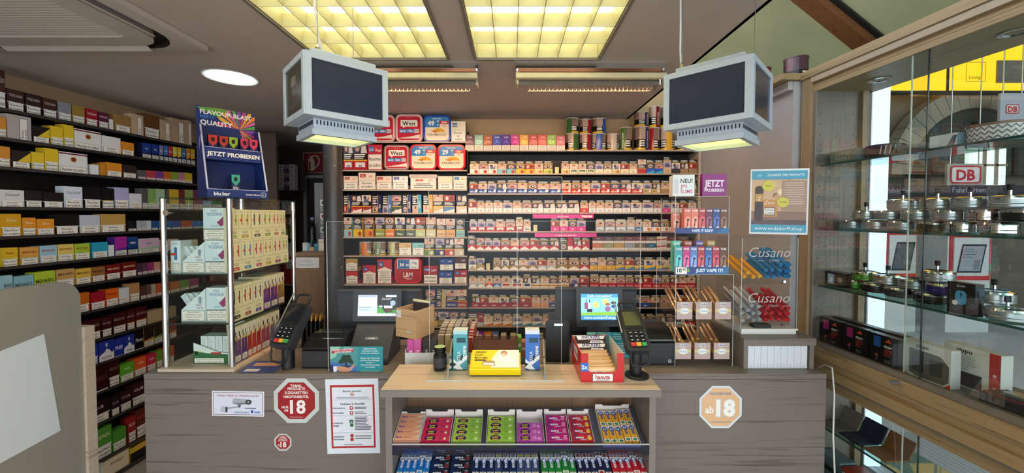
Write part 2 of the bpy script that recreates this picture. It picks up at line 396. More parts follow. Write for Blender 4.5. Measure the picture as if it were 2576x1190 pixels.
# ceiling cassette air conditioner
t = thing('air_conditioner_cassette', 'square ceiling cassette air conditioner with slatted grille and open flaps', 'air conditioner', (-1.735, 1.165, CEIL))
mat('ac_plastic', '#c0b5aa', 0.5, 0, 0.03); mat('ac_dark', '#231c15', 0.6)
def rr(hx, hy, r, n=6):
    pts = []
    for cx, cy, a in ((hx - r, -hy + r, -90), (hx - r, hy - r, 0), (-hx + r, hy - r, 90), (-hx + r, -hy + r, 180)):
        for i in range(n + 1):
            q = math.radians(a + 90.0 * i / n); pts.append((cx + r * math.cos(q), cy + r * math.sin(q)))
    return pts
def ring(b, o, i, z0, z1):
    n = len(o)
    for k in range(n):
        j = (k + 1) % n
        b.poly([(*o[k], z0), (*o[j], z0), (*i[j], z1), (*i[k], z1)])
b = MB(); o1 = rr(.475, .475, .012); o2 = rr(.37, .37, .13); o1 = rr(.475, .475, .13)
b2 = rr(.475, .475, .006)
ring(b, rr(.475, .475, .006), rr(.475, .475, .006), -.001, -.022); ring(b, rr(.475, .475, .006), rr(.43, .43, .14), -.022, -.028)
b.build('panel', 'ac_plastic', t)
b = MB(); ring(b, rr(.43, .43, .14), rr(.425, .425, .14), -.028, -.004); ring(b, rr(.425, .425, .14), rr(.35, .35, .09), -.004, -.004); b.build('air_slot', 'ac_dark', t)
b = MB(); ring(b, rr(.385, .385, .1), rr(.385, .385, .1), -.004, -.036); ring(b, rr(.385, .385, .1), rr(.305, .305, .03), -.036, -.040); ring(b, rr(.305, .305, .03), rr(.298, .298, .02), -.040, -.034); b.build('inner_frame', 'ac_plastic', t)
for a in range(4):
    fm = MB().at(RZ(a * PI / 2)); fm.prism([(.388, -.032), (.418, -.044), (.422, -.042), (.394, -.028)], 'Y', -.29, .29); fm.build('flap', 'ac_plastic', t)
gb = MB().box(-.299, -.299, -.016, .299, .299, -.012).build('grille_back', 'ac_dark', t)
sm = MB().prism([(-.0065, -.034), (.0065, -.038), (.0065, -.034), (-.0065, -.030)], 'X', -.299, .299).mesh('grille_slat'); sm.materials.append(M['ac_plastic'])
for i in range(36): inst(sm, 'grille_slat', gb, (0, -.288 + i * .01645, 0))

# ------------------------------------------------------------------ hanging monitors
mat('screen_glass', '#1f2b42', 0.22, 0, 0.03, 3, 0.6)
def monitor(label, p, yaw, lx, ly, z0, z1, main, ad):
    t = thing('hanging_monitor', label, 'monitor', (p[0], p[1], z0), yaw, 'silver ceiling-hung monitors')
    h = z1 - z0; fr = 0.017
    b = MB(); b.box(0.004, 0.004, 0, lx - .004, ly - .004, h); b.build('housing', 'silver_paint', t, bevel=0.003)
    def frame(face):
        b = MB(); L_ = lx if face == 'x' else ly
        if face == 'x': b.at(Matrix.Identity(4))
        else: b.at(Matrix(((0, 1, 0, 0), (1, 0, 0, 0), (0, 0, 1, 0), (0, 0, 0, 1))))
        b.box(0, -.004, 0, L_, .0035, fr); b.box(0, -.004, h - fr, L_, .0035, h); b.box(0, -.004, fr, fr, .0035, h - fr); b.box(L_ - fr, -.004, fr, L_, .0035, h - fr)
        bz = b.build('bezel', 'silver_paint', t)
        s = MB().at(b.M); s.box(fr + .0005, .0005, fr + .0005, L_ - fr - .0005, .0034, h - fr - .0005)
        s.build('screen', 'screen_glass', bz)
    frame('x'); frame('y')
    if ad:
        c = Cv(ly - 2 * fr, h - 2 * fr).rect(0, 0, 1, 1, '#3b3a2e').rect(.3, .35, .62, .85, '#2a2926').rect(.32, .6, .6, .8, '#6b6a60').rect(.32, .38, .6, .52, '#4b3a33').text('blu', .7, .25, .01, '#5a3030').lines(.2, .12, .7, .2, 2, '#55524a')
        q = MB().cv(c, (-.0, ly - fr, fr), (0, -1, 0), (0, 0, 1), 0.0); q.build('picture', 'film', t)
    b = MB(); b.box(.025, .025, h + .0005, lx - .025, ly - .025, h + .022); b.build('cap', 'silver_paint', t, bevel=.002)
    b = MB(); i0 = .03; b.box(i0, i0, -.03, lx - i0, ly - i0, -.0005); vb = b.build('vent_band', 'silver_paint', t)
    sl = MB().box(0, -.0006, 0, .003, .001, .012).mesh('vent_slot'); sl.materials.append(M['rubber'])
    n = 18
    for i in range(n): inst(sl, 'vent_slot', vb, (i0 + .008 + i * (lx - 2 * i0 - .016) / (n - 1), i0 - .0005, -.017))
    for i in range(n): inst(sl, 'vent_slot', vb, (i0 - .0005, i0 + .008 + i * (ly - 2 * i0 - .016) / (n - 1), -.017), -PI / 2)
    b = MB(); j = i0 - .005
    for a in ((j, j, lx - j, j + .014), (j, ly - j - .014, lx - j, ly - j), (j, j + .014, j + .014, ly - j - .014), (lx - j - .014, j + .014, lx - j, ly - j - .014)): b.box(a[0], a[1], -.047, a[2], a[3], -.0305)
    lr = b.build('light_rim', 'silver_paint', t)
    MB().box(j + .0145, j + .0145, -.034, lx - j - .0145, ly - j - .0145, -.0305).build('light_diffuser', 'monitor_light', lr)
    for q in ((.05, .05), (lx - .04, ly - .04)) if main == 'x' else ((.04, ly - .04), (lx - .04, .04)):
        MB().cyl((q[0], q[1], h + .0225), (q[0], q[1], h + .036), .0055, 10).cyl((q[0], q[1], h + .036), (q[0], q[1], h + .046), .0055, 10, r1=.001).build('cable_fitting', 'chrome', t)
        MB().cyl((q[0], q[1], h + .046), (q[0], q[1], CEIL - z0 - .001), .0011, 6).build('wire', 'steel', t)
    q = (.05, .05) if main == 'x' else (.04, ly - .04)
    zt = CEIL - z0 - .001
    pts = [(q[0] + .03, q[1] + .02, h + .0225), (q[0] + .012, q[1] + .008, h + .04), (q[0] + .004, q[1] + .008, h + .08), (q[0] - .006, q[1] + .004, h + .15), (q[0] + .001, q[1] + .008, zt)]
    MB().tube(pts, .0032, 6).build('power_cord', 'white_plastic', t)
A = W(768, 300, 1.08)
monitor('silver hanging monitor with an advert screen on its left side', (A.x, A.y), math.radians(43.5), .24, .208, zat(286, 1.08), zat(124.5, 1.08), 'x', True)
A = W(1890.5, 300, 1.08)
monitor('silver hanging monitor beside the sloping glass roof', (A.x, A.y), math.radians(45.6), .235, .245, zat(296, 1.08), zat(134.5, 1.08), 'y', False)
# ================================================================== counters
CT = 0.93; CFY = 1.50; CX0, CX1 = -1.433, 1.224
mat('top_edge', '#a3947e', 0.45)
t = thing('sales_counter', 'long grey-brown wood grain sales counter with stickers on its front', 'counter', (0, CFY, 0))
MB().box(CX0, 0, 0, CX1, .02, CT - .022).build('front_panel', 'counter_wood', t)
MB().box(CX0 - .002, -.0001, CT - .0215, CX1 + .002, .42, CT).build('top_board', 'counter_wood', t, bevel=.002)
MB().box(CX0, .0205, 0, CX0 + .02, .41, CT - .022).build('side_panel', 'counter_wood_z', t)
MB().box(CX1 - .02, .0205, 0, CX1, .41, CT - .022).build('side_panel', 'counter_wood_z', t)
MB().box(CX0 - .002, .4205, CT - .0215, -1.02, .56, CT).build('side_wing', 'counter_wood', t)
BT = 0.97; BX0, BX1 = xat(953, 1.277), xat(1668, 1.277); BY0, BY1 = 1.277, 1.495
t = thing('candy_counter', 'lower light-topped counter block with candy shelves under it', 'counter', (0, 0, 0))
MB().box(BX0, BY0, BT - .026, BX1, BY1, BT).build('top_board', 'top_wood', t, bevel=.0015)
b = MB().box(BX0 - .0005, BY0 - .002, BT - .026, BX1 + .0005, BY0 - .0002, BT - .001); b.build('edge_band', 'grey_wood_x', t) if 'grey_wood_x' in M else None
MB().box(BX0 + .012, BY0 + .012, 0, BX0 + .034, BY1, BT - .0265).build('side_panel', 'grey_wood', t)
MB().box(BX1 - .034, BY0 + .012, 0, BX1 - .012, BY1, BT - .0265).build('side_panel', 'grey_wood', t)
MB().box(BX0 + .0345, BY1 - .012, 0, BX1 - .0345, BY1, BT - .0265).build('back_panel', 'panel_wood', t)
MB().box(BX0 + .0345, BY0 + .03, .40, BX1 - .0345, BY1 - .0125, .42).build('bottom_board', 'grey_wood', t)
# ================================================================== printed packs
def photo(c, x0, y0, x1, y1, k):
    """flat health-warning photo motif inside a rectangle"""
    R = lambda a, b, d, e, col: c.rect(x0 + (x1 - x0) * a, y0 + (y1 - y0) * b, x0 + (x1 - x0) * d, y0 + (y1 - y0) * e, col)
    def E(a, b, ra, rb, col): c.ell(x0 + (x1 - x0) * a, y0 + (y1 - y0) * b, (x1 - x0) * c.w * ra, (y1 - y0) * c.h * rb, col, 10)
    P = lambda pts, col: c.pol([(x0 + (x1 - x0) * a, y0 + (y1 - y0) * b) for a, b in pts], col)
    k %= 10
    if k == 0: R(0, 0, 1, 1, '#8a6a55'); E(.5, .5, .42, .4, '#d9b79b'); E(.5, .5, .22, .3, '#2e211c'); E(.52, .55, .1, .13, '#e9e2d8')
    elif k == 1: R(0, 0, 1, 1, '#a8402f'); E(.3, .5, .14, .32, '#e8cdb9'); E(.68, .5, .14, .32, '#7d3428')
    elif k == 2: R(0, 0, 1, 1, '#c9b6a8'); P([(0, 0), (.45, .9), (.75, .8), (.6, 0)], '#d79f86'); E(.55, .7, .14, .2, '#4b3a3c')
    elif k == 3: R(0, 0, 1, 1, '#b7aebc'); E(.45, .45, .3, .3, '#7b6f93'); P([(.1, .1), (.5, .6), (.95, .3), (.7, .05)], '#5b5478')
    elif k == 4: R(0, 0, 1, 1, '#3a3640'); E(.3, .5, .16, .36, '#cfa58c'); P([(.55, 0), (.6, .8), (.9, .9), (1, 0)], '#d8d2cf')
    elif k == 5: R(0, 0, 1, 1, '#d8c6b4'); P([(.3, 0), (.35, 1), (.65, 1), (.7, 0)], '#c98f75'); E(.5, .3, .14, .16, '#f1ece6')
    elif k == 6: R(0, 0, 1, 1, '#9c7d86'); P([(0, .2), (.4, .8), (1, .6), (1, .1)], '#d7a694'); P([(.2, .3), (.5, .5), (.8, .35), (.5, .2)], '#6d2f33')
    elif k == 7: R(0, 0, 1, 1, '#dcd3cb'); E(.35, .6, .18, .3, '#4d4658'); P([(.2, 0), (.3, .4), (.6, .35), (.8, 0)], '#5f6f96'); E(.72, .45, .12, .3, '#b98a72')
    elif k == 8: R(0, 0, 1, 1, '#c7a28c'); P([(0, 0), (.5, .75), (1, 0)], '#e0bfa6'); P([(.35, 1), (.5, .55), (.65, 1)], '#7a5547')
    else: R(0, 0, 1, 1, '#4c4a56'); E(.5, .45, .3, .34, '#cdb3a2'); E(.5, .4, .16, .1, '#7d2f2c')
WHT = '#efece4'; YEL = '#e3b62f'; BLK = '#141213'
def warnbar(c, x0, y0, x1, y1, seed, n=2):
    c.rect(x0, y0, x1, y1, BLK); dx = (x1 - x0); dy = y1 - y0
    c.lines(x0 + dx * .08, y0 + dy * .1, x1 - dx * .1, y1 - dy * .08, n, '#e6e2da', seed, 0.5)
def brandzone(c, y1, st):
    bg, ac, kind, tx, tcol = st[:5]; h = c.h
    c.rect(0, 0, 1, y1, bg)
    if kind == 'roof': c.pol([(0, 0), (1, 0), (1, y1 * .18), (.5, y1 * .82), (0, y1 * .18)], ac)
    elif kind == 'wing': c.pol([(.08, y1 * .25), (.42, y1 * .45), (.3, y1 * .85)], ac); c.rrect(.68, y1 * .3, .92, y1 * .9, .003, '#efe7e4')
    elif kind == 'box': c.rect(.15, y1 * .3, .85, y1 * .85, ac)
    elif kind == 'blob': c.ell(.7, y1 * .45, c.w * .2, h * y1 * .38, ac, 9)
    elif kind == 'band': c.rect(0, y1 * .35, 1, y1 * .7, ac)
    elif kind == 'diag': c.pol([(0, 0), (1, 0), (1, y1 * .7), (0, y1 * .15)], ac)
    elif kind == 'half': c.rect(0, 0, .45, y1, ac)
    if tx: c.text(tx, .5 if kind != 'wing' else .45, y1 * .28, h * y1 * .42, tcol, 'c', .02, .8)
_pm = {}
def pack_mesh(w, h, d, st, ph, lay='A', seed=0, name='cigarette_pack'):
    k = (round(w, 3), round(h, 3), d, st, ph, lay, seed, name)
    if k in _pm: return _pm[k]
    c = Cv(w, h)
    if lay == 'A':
        brandzone(c, .36, st); photo(c, 0, .36, 1, .76, ph); c.rect(0, .76, 1, .80, YEL); warnbar(c, 0, .80, 1, 1, seed)
    elif lay == 'B':
        brandzone(c, .34, st); c.rect(0, .34, 1, .39, YEL); warnbar(c, 0, .39, 1, .64, seed, 3); photo(c, 0, .64, 1, 1, ph)
    elif lay == 'C':   # wide pack, brand column on the right
        photo(c, 0, 0, .64, .62, ph); warnbar(c, 0, .66, .64, 1, seed); c.rect(0, .62, .64, .66, YEL); c.rect(.64, 0, 1, 1, st[0]); c.rect(.64, 0, 1, .3, st[1]); c.text(st[3], .82, .72, h * .14, st[4], 'c', .02, .3)
    elif lay == 'D':   # pouch with vertical brand strip
        photo(c, 0, 0, .62, .42, ph); warnbar(c, 0, .42, .62, 1, seed, 5); c.rect(.56, 0, .62, 1, YEL); c.rect(.62, 0, 1, 1, st[0]); c.text(st[3], .88, .25, w * .28, st[4], 'l', .02, None, PI / 2)
    b = MB().box(-w / 2, 0, 0, w / 2, d, h, st[0] if lay != 'A' else '#3a2c2a')
    b.cv(c, (-w / 2, 0, 0), (1, 0, 0), (0, 0, 1), .0002)
    me = b.mesh(name); me.materials.append(M['film']); _pm[k] = me
    return me
# styles: ground, accent, kind, text, text colour, colour word for the label
ST = {
 'ind': ('#efe6d6', '#c23b2a', 'blob', '', '#333', 'cream and red'), 'indc': ('#7fc3cf', '#c23b2a', 'blob', '', '#333', 'cyan and red'), 'indy': ('#f0c21e', '#c23b2a', 'blob', '', '#333', 'yellow and red'),
 'pue': ('#ecd9a0', '#d98f2c', 'blob', 'PUEBLO', '#9c5a2a', 'pale yellow'), 'pueg': ('#d7d86a', '#8fae3a', 'blob', 'PUEBLO', '#6a7a20', 'lime-yellow'), 'pep': ('#e8e2c4', '#5f7a45', 'box', 'Pepe', '#f0eedd', 'cream and green'),
 'crm': ('#efe6c2', '#c9b88a', 'none', 'eve', '#7c6c40', 'cream'), 'red': ('#c02a24', '#e0554a', 'none', '', '#fff', 'plain red'), 'holo': ('#2f55c8', '#35b9d6', 'diag', '', '#fff', 'shimmering blue'), 'bei': ('#d8bd98', '#b58c62', 'none', 'CC', '#7a5c38', 'beige'), 'gry': ('#3f3a40', '#6c6470', 'none', '', '#ddd', 'dark grey'), 'brn': ('#a98a62', '#7b5d3b', 'none', '', '#4b341c', 'brown and beige'),
 'gaub': ('#24468f', '#7fb2e2', 'wing', 'Gauloises', '#e9eef6', 'blue'), 'gaur': ('#c92b26', '#e9a23c', 'wing', 'Gauloises', '#f6e6e0', 'bright red'), 'gold': ('#c9b273', '#8d7437', 'wing', '', '#5b4a20', 'dull gold'),
 'jpsr': ('#f1eae2', '#c8322c', 'none', 'JPS', '#b5352c', 'white and red'), 'jpsR': ('#d03a30', '#f3e9e2', 'none', 'JPS', '#f6efe8', 'coral red'), 'jpsb': ('#efece8', '#3f5c9c', 'none', 'JPS', '#4a5f98', 'white and blue'), 'jpsp': ('#e0338f', '#f6c3de', 'none', 'JPS', '#fbeaf4', 'hot pink'),
 'wesr': ('#c9272b', '#f1ebe3', 'box', 'West', '#221a1a', 'red with white panel'), 'wess': ('#a9b3bd', '#eef0f0', 'box', 'West', '#2a3a55', 'silver with white panel'), 'wesw': ('#ece8e2', '#c9c6c2', 'box', 'West', '#3a3a44', 'white'), 'wesb': ('#4b7fb5', '#e9eef3', 'none', 'West', '#f2f4f7', 'mid blue'), 'orw': ('#f0ece6', '#e07b3a', 'blob', '', '#333', 'white and orange'),
 'marr': ('#c7202c', '#f4efe9', 'roof', '', '#111', 'red-roofed white'), 'marg': ('#a5854c', '#f4efe6', 'roof', '', '#111', 'gold-roofed white'), 'mars': ('#b9c0c6', '#f3f1ee', 'roof', '', '#111', 'silver-roofed white'), 'maro': ('#d9532e', '#f3efe9', 'roof', '', '#111', 'orange-roofed white'), 'marb': ('#3d7cc0', '#bfd8ef', 'roof', '', '#111', 'blue-roofed'), 'marw': ('#f2eee6', '#bcae8c', 'roof', '', '#111', 'plain white'),
 'cam': ('#e7b93c', '#d89a26', 'blob', '', '#5a3a12', 'camel yellow'), 'camb': ('#e9bf4a', '#4a86b8', 'diag', '', '#333', 'yellow and blue'), 'lky': ('#efe7dc', '#b32630', 'box', 'LUCKY', '#f5ece4', 'white with red box'), 'lkb': ('#efe7dc', '#2c3a6a', 'box', '', '#fff', 'white with blue box'), 'che': ('#efe0c6', '#b78546', 'band', '', '#5a3c1c', 'cream with brown band'), 'dkr': ('#7d1f28', '#9d3640', 'none', 'PRINCE', '#e9d2c6', 'dark red'), 'nvb': ('#27345f', '#e6e3de', 'blob', '', '#fff', 'navy blue'),
 'pal': ('#c22033', '#dba3a0', 'none', 'PALL MALL', '#f3dfdc', 'crimson'), 'lmr': ('#9d2029', '#c9d7e3', 'none', 'L&M', '#f6efe9', 'deep red'), 'lmo': ('#e0ac82', '#d98b58', 'none', 'L&M', '#d0493a', 'pale orange'), 'lmb': ('#244b8c', '#8fb0d6', 'none', 'L&M', '#f1f2f4', 'royal blue'),
 'chw': ('#f2ede6', '#d77a3d', 'diag', '', '#333', 'white with orange stripe'), 'chb': ('#f0eeea', '#4f93b8', 'diag', '', '#333', 'white with blue stripe'), 'blk': ('#1c1a1c', '#55505a', 'none', '', '#ddd', 'black'),
}
RACK = {}
ZB = 2.70
def words(s): return s
NB = [0]
def pack(px0, px1, ypx, st, ph, h=.0865, lay='A', Z=ZB, label='', group='', name='cigarette_pack', d=.023, cat='cigarette pack', tilt=0.0, z=None):
    if px0 < 1170 < 1174.3 < px1: px1 = 1174.3
    x0, x1 = xat(px0, Z), xat(px1, Z); w = x1 - x0
    NB[0] += 1
    me = pack_mesh(w, h, d, ST[st] if isinstance(st, str) else st, ph, lay, ph % 4, name)
    o = inst(me, name, None, ((x0 + x1) / 2, Z, zat(ypx, Z) if z is None else z))
    if tilt: o.rotation_euler = (0, tilt, 0)
    return tag(o, label, cat, group)
def expand(spec):
    out = []
    for e in spec:
        n = e[1] if len(e) > 1 else 1
        for _ in range(n): out.append((e[0], e[2] if len(e) > 2 else 1.0, e[3] if len(e) > 3 else 1.0, e[4] if len(e) > 4 else 'A'))
    return out
def row(px0, px1, ypx, spec, where, side, start=0):
    sp = expand(spec); tot = sum(s[1] for s in sp); u = (px1 - px0) / tot; x = px0; n = start
    for k, (st, wf, hf, lay) in enumerate(sp):
        if st is not None:
            n += 1
            wd = 'price card' if st == 'card' else ST[st][5]
            if st == 'card':
                c = Cv(.026, .045).rect(0, 0, 1, 1, '#e6dcae').rect(.15, .7, .85, .8, '#b9b13a')
                xx = xat(x + u * wf / 2, ZB); bb = MB().box(-.013, 0, 0, .013, .004, .045, '#e6dcae').cv(c, (-.013, 0, 0), (1, 0, 0), (0, 0, 1))
                o = bb.build('price_card', 'print', None, (xx, ZB, zat(ypx, ZB))); tag(o, f'cream {where} card in a gap between packs, {ORD[n]} from left, {side}', 'card')
                o['label'] = f'small cream card, {ORD[n]} item from left, {where}, {side}'
            else:
                rd = (int(x) * 7 + ypx * 3) % 10
                pack(x + .5, x + u * wf - .5, ypx, st, rd, .0865 * hf * random.uniform(.985, 1.01), lay,
                     label=f'{wd} cigarette pack, {ORD[n]} from left, {where}, {side}', group='cigarette packs on the ' + where + ' ' + side, tilt=random.uniform(-.006, .006))
        x += u * wf
    return n
SIDE_R = 'right back rack'
def shelf_name(i): return f'{ORD[i]} shelf'
# rows: (ypx, [ (px0, px1, spec) ... ])
ROWS = [
 (437, [(1182, 1411, [('ind', 3), ('indc', 2), ('indy', 2), ('pue',), ('pueg',), ('card', 1, .9)]), (1411, 1752, [('pue',), ('pep', 3), ('crm', 2), ('pue', 1), ('crm', 2), ('red', 1, 1, 1.12, 'B'), ('holo', 2, 1, 1.1), ('bei', 1, 1, 1.35), ('gry', 1, 1, 1.1), ('brn', 2, 1, 1.1)])]),
 (487, [(1180, 1412, [('gaub', 3), ('gaub', 3, 1.12, 1.08), ('gaub', 1, 1.05), ('gaub', 2, 1.3)]), (1413, 1752, [('gaur', 6, 1.1, 1.06), ('gaur', 2, 1.3, 1.06), ('gold', 2, 1, 1.06), ('brn', 2, 1.05, 1.06), ('gold', 1, 1, 1.06), ('brn', 1, 1, 1.06)])]),
 (535, [(1178, 1458, [('jpsr', 1, .95, 1.15), ('jpsr', 2, .9), ('jpsr', 4, 1.05), ('jpsr', 4, 1.32)]), (1459, 1752, [('jpsR', 1, 1), ('jpsb', 1, .85), ('jpsb', 4, 1, 1.02), ('jpsb', 2, 1.3, 1.04), ('jpsb', 1, 1), ('jpsp', 1, 1), ('jpsr', 1, 1), ('jpsb', 2, 1)])]),
 (582, [(1181, 1358, [('wesr', 2, 1), ('wesr', 2, 1.2), ('wesr', 1, 1.3), ('wesr', 1, .95, 1.2), ('wesw', 1, .95), ('card', 1, 1.1)]), (1385, 1474, [('jpsp', 4, 1, 1.1)]), (1498, 1752, [('wess', 1, 1.0), ('wess', 2, 1.25), ('wess', 1, .95, 1.15), ('wesb', 1, .85), ('orw', 3, 1.0), ('wesw', 2, 1.0), ('orw', 1, 1)])]),
 (629, [(1176, 1484, [('marr', 1, 1, 1.18, 'A'), ('marr', 1, .95, .98, 'B'), ('marr', 2, .95), ('marr', 2, 1.1), ('marr', 4, 1.15), ('marr', 1, 1.6, 1, 'C'), ('marr', 2, .98, 1.02)])]),
 (679, [(1178, 1483, [('marw', 1, 1, 1.15), ('marg', 1, 1, .95, 'B'), ('card', 1, .8), (None, 1, .2), ('marg', 2, 1), ('marg', 3, 1.15), ('mars', 2, 1.15), ('marg', 2, 1.45), ('marr', 1, 1.15, 1.02)]), (1484, 1752, [('cam', 1, .85, .95, 'B'), ('cam', 2, 1, 1.03), ('camb', 3, 1.05, 1.03), ('camb', 2, 1.3, 1.05), ('cam', 3, 1.05)])]),
 (724, [(1179, 1483, [('mars', 1, .95), ('mars', 1, .95), ('maro', 1, .9), ('marb', 1, .9), ('lky', 1, 1.15), ('lky', 1, 1.4), ('lkb', 1, .95, 1.12), ('che', 3, 1.02), ('che', 1, 1.35), ('nvb', 1, 1.1), ('dkr', 1, 1.15, 1.06)]), (1484, 1752, [('pal', 1, 1.15, 1.15), ('pal', 5, 1, 1.05), ('pal', 1, 1.15, 1.08), ('pal', 5, 1, 1.05)])]),
 (773, [(1185, 1402, [('lmr', 1, 1, 1.12), ('lmr', 1, 1.02), ('lmr', 3, 1.2, 1.02), ('lmr', 1, 1.45, 1.02), ('lmo', 2, 1), ('lmb', 1, .95, 1.02)]), (1602, 1752, [('blk', 1, .4), ('lmb', 1, 1.25, .95), ('gry', 1, 1), ('brn', 2, 1), ('lmo', 2, 1)])]),
 (820, [(1176, 1420, [('lmr', 1, 1.7, 1.0, 'C'), ('chw', 3, 1.05), ('chb', 4, 1.08), ('mars', 1, 1.3)]), (1602, 1752, [('marw', 1, 1), ('orw', 2, 1), ('wess', 2, 1), ('marr', 1, 1)])]),
]
for i, (yp, segs) in enumerate(ROWS):
    n = 0
    for a, b_, sp in segs: n = row(a, b_, yp, sp, shelf_name(i + 2), SIDE_R, n)
# heated-tobacco sticks stacked two high on the sixth shelf
TR = [('#6b2c2f', '#5a4a45'), ]
up = ['#6a3038', '#4a2c38', '#5d4035', '#6d2a33', '#6d2b30', '#6f5c52', '#d9cfc6']; lo = ['#b5652c', '#8a8a52', '#b08a2c', '#8d8f98', '#6f5a40', '#1f5c78', '#d9cfc6']
upn = ['brick-brown', 'dark plum', 'brown', 'maroon', 'wine-red', 'taupe', 'white and red']; lon = ['orange', 'olive green', 'mustard yellow', 'silver-grey', 'dark tan', 'teal blue', 'white-red']
for lev, (cols, nm, yb, tone) in enumerate(((lo, lon, 629, 'lower'), (up, upn, 629, 'upper'))):
    for k in range(9):
        kk = k if k < 7 else (k - 3)
        x0 = 1491 + 27.0 * k; col = cols[kk]; w = xat(x0 + 26, ZB) - xat(x0, ZB); h = .046
        c = Cv(w, h).rect(0, 0, 1, 1, '#eee7de').rect(0, .34, 1, 1, col)
        if kk == 6: c.pol([(0, .4), (1, .55), (1, .75), (0, .62)], '#b0352e')
        else: c.text('TEREA', .5, .62, .010, '#cfc3b8', 'c', 0, .8)
        c.rect(.1, .08, .9, .12, '#8d857c').rect(.1, .2, .8, .24, '#8d857c')
        bb = MB().box(-w / 2, 0, 0, w / 2, .023, h, col).cv(c, (-w / 2, 0, 0), (1, 0, 0), (0, 0, 1), .0002)
        o = bb.build('tobacco_stick_pack', 'film', None, (xat(x0 + 13, ZB), ZB, zat(yb, ZB) + lev * .0475))
        tag(o, f'{nm[kk]} heated-tobacco pack, {ORD[k + 1]} from left, {tone} tier, sixth shelf, right back rack', 'tobacco pack', 'flat tobacco stick packs stacked two high')

def box_thing(name, w, h, d, cv, body, loc, label, cat, group=None, matn='film', rz=0.0, side=None):
    b = MB().box(-w / 2, 0, 0, w / 2, d, h, body)
    b.cv(cv, (-w / 2, 0, 0), (1, 0, 0), (0, 0, 1), .0002)
    if side: b.cv(side, (w / 2, 0, 0), (0, 1, 0), (0, 0, 1), .0002)
    return tag(b.build(name, matn, None, loc, rz), label, cat, group)
# ------------------------------------------------------------------ racks
mat('shelf_dark', '#1b1613', 0.4, 0, 0.15, 12); mat('shelf_lip', '#b7a496', 0.35, 0, 0.08, 60); mat('shelf_back', '#120f0e', 0.5, 0, 0.2, 8)
def rack(name, label, x0, x1, shelves, Z, depth, zt, zb=0.0, side='wood', lip='shelf_lip'):
    t = thing(name, label, 'shelf rack', (0, Z, 0))
    MB().box(x0, depth, zb, x1, depth + .01, zt).build('back_board', 'shelf_back', t)
    for (a, b_, yp, wooden) in shelves:
        z = zat(yp, Z)
        MB().box(a, -.004, z - .0085, b_, depth - .0005, z - .0006).build('shelf', 'top_wood' if wooden else 'shelf_dark', t)
        if not wooden:
            MB().box(a, -.0075, z - .0085, b_, -.0045, z + .001).build('price_rail', lip, t)
    return t
RX0, RX1 = xat(1176.5, ZB), xat(1755, ZB)
xm = xat(1487, ZB)
sh = [(RX0, RX1, 378, False)]
for i, (yp, _) in enumerate(ROWS): sh.append((RX0 + .002, RX1, yp, False))
sh.append((RX0 + .002, RX1, 856, False)); sh.append((RX0 + .002, RX1, 905, False))
zr10 = zat(856, ZB)
for k, (a, b_, cl, cn, h) in enumerate(((1198.7, 1216, '#7a2fa0', 'purple', .055), (1217, 1236.6, '#d9762a', 'orange', .055), (1237.5, 1254, '#5a76b8', 'light blue', .055), (1260, 1273.6, '#e6e0c0', 'small cream', .045), (1284, 1297.6, '#e6e0c0', 'little ivory', .045), (1329, 1349, '#2a2624', 'black and cream', .07), (1350, 1371, '#3a3432', 'dark brown', .07))):
    x0, x1 = xat(a, ZB), xat(b_, ZB); w_ = x1 - x0
    c = Cv(w_, h).rect(0, 0, 1, 1, cl).rrect(.2, .2, .8, .75, w_ * .15, '#e9e2d4').rect(.3, .4, .7, .5, cl)
    box_thing('rolling_paper_box', w_, h, .04, c, cl, ((x0 + x1) / 2, ZB, zr10), f'{cn} box on the low rack shelf behind the coin tray', 'box')
t = rack('tobacco_rack', 'tall black back rack filled with rows of cigarette packs', RX0, RX1, sh, ZB, .15, zat(378, ZB))
MB().box(RX1 + .0005, -.004, 0, RX1 + .02, .15, zat(350, ZB)).build('side_board', 'top_wood', t)
LX0, LX1 = xat(864, ZB), xat(1175, ZB)
lrows = [357, 428, 477, 536, 596, 643]
sh = [(LX0, LX1, y, False) for y in lrows] + [(LX0, LX1, 715, True), (LX0, LX1, 773.5, False), (LX0, LX1, 821, False), (LX0, LX1, 870, False)]
t = rack('tobacco_rack', 'black back rack of rolling tobacco tubs, cartons and pouches beside the steel column', LX0, LX1, sh, ZB, .15, zat(320, ZB))
MB().box(LX0 - .0205, -.004, 0, LX0 - .0005, .15, zat(340, ZB)).build('side_board', 'shelf_dark', t)
MB().box(LX1 + .0004, .02, 0, RX0 - .0004, .15, zat(340, ZB)).build('divider', 'shelf_dark', t)
# pink promotional rails on the third and fourth pack shelves
for px0, px1, yp, tx, lab in ((1340, 1492, 537, 'NEU! JPS SLIMS', 'pink promotional shelf rail with a price tag under the fourth shelf packs'), (1345, 1500, 584, 'PS. MEHR SLIMS. MEHR STIL', 'pink promotional shelf rail under four pink packs')):
    x0, x1 = xat(px0, ZB), xat(px1, ZB); w = x1 - x0; h = .027
    c = Cv(w, h).text(tx, .5, .3, .012, '#f8dcea', 'c', .02, .5)
    if 'NEU' in tx: c.pol([(.78, .75), (.98, .75), (.98, .25), (.84, .25)], '#f0e4e0').text('8,30 €', .9, .38, .008, '#7a5a6a', 'c')
    b = MB().box(0, -.006, 0, w, 0, h, '#dd3f96').box(0, -.006, h, .01, 0, h + .008, '#dd3f96').box(w - .01, -.006, h, w, 0, h + .008, '#dd3f96').cv(c, (0, -.006, 0), (1, 0, 0), (0, 0, 1), .0002)
    tag(b.build('shelf_rail', 'film', None, (x0, ZB - .0085, zat(yp + 4, ZB) - h + .004)), lab, 'shelf rail')

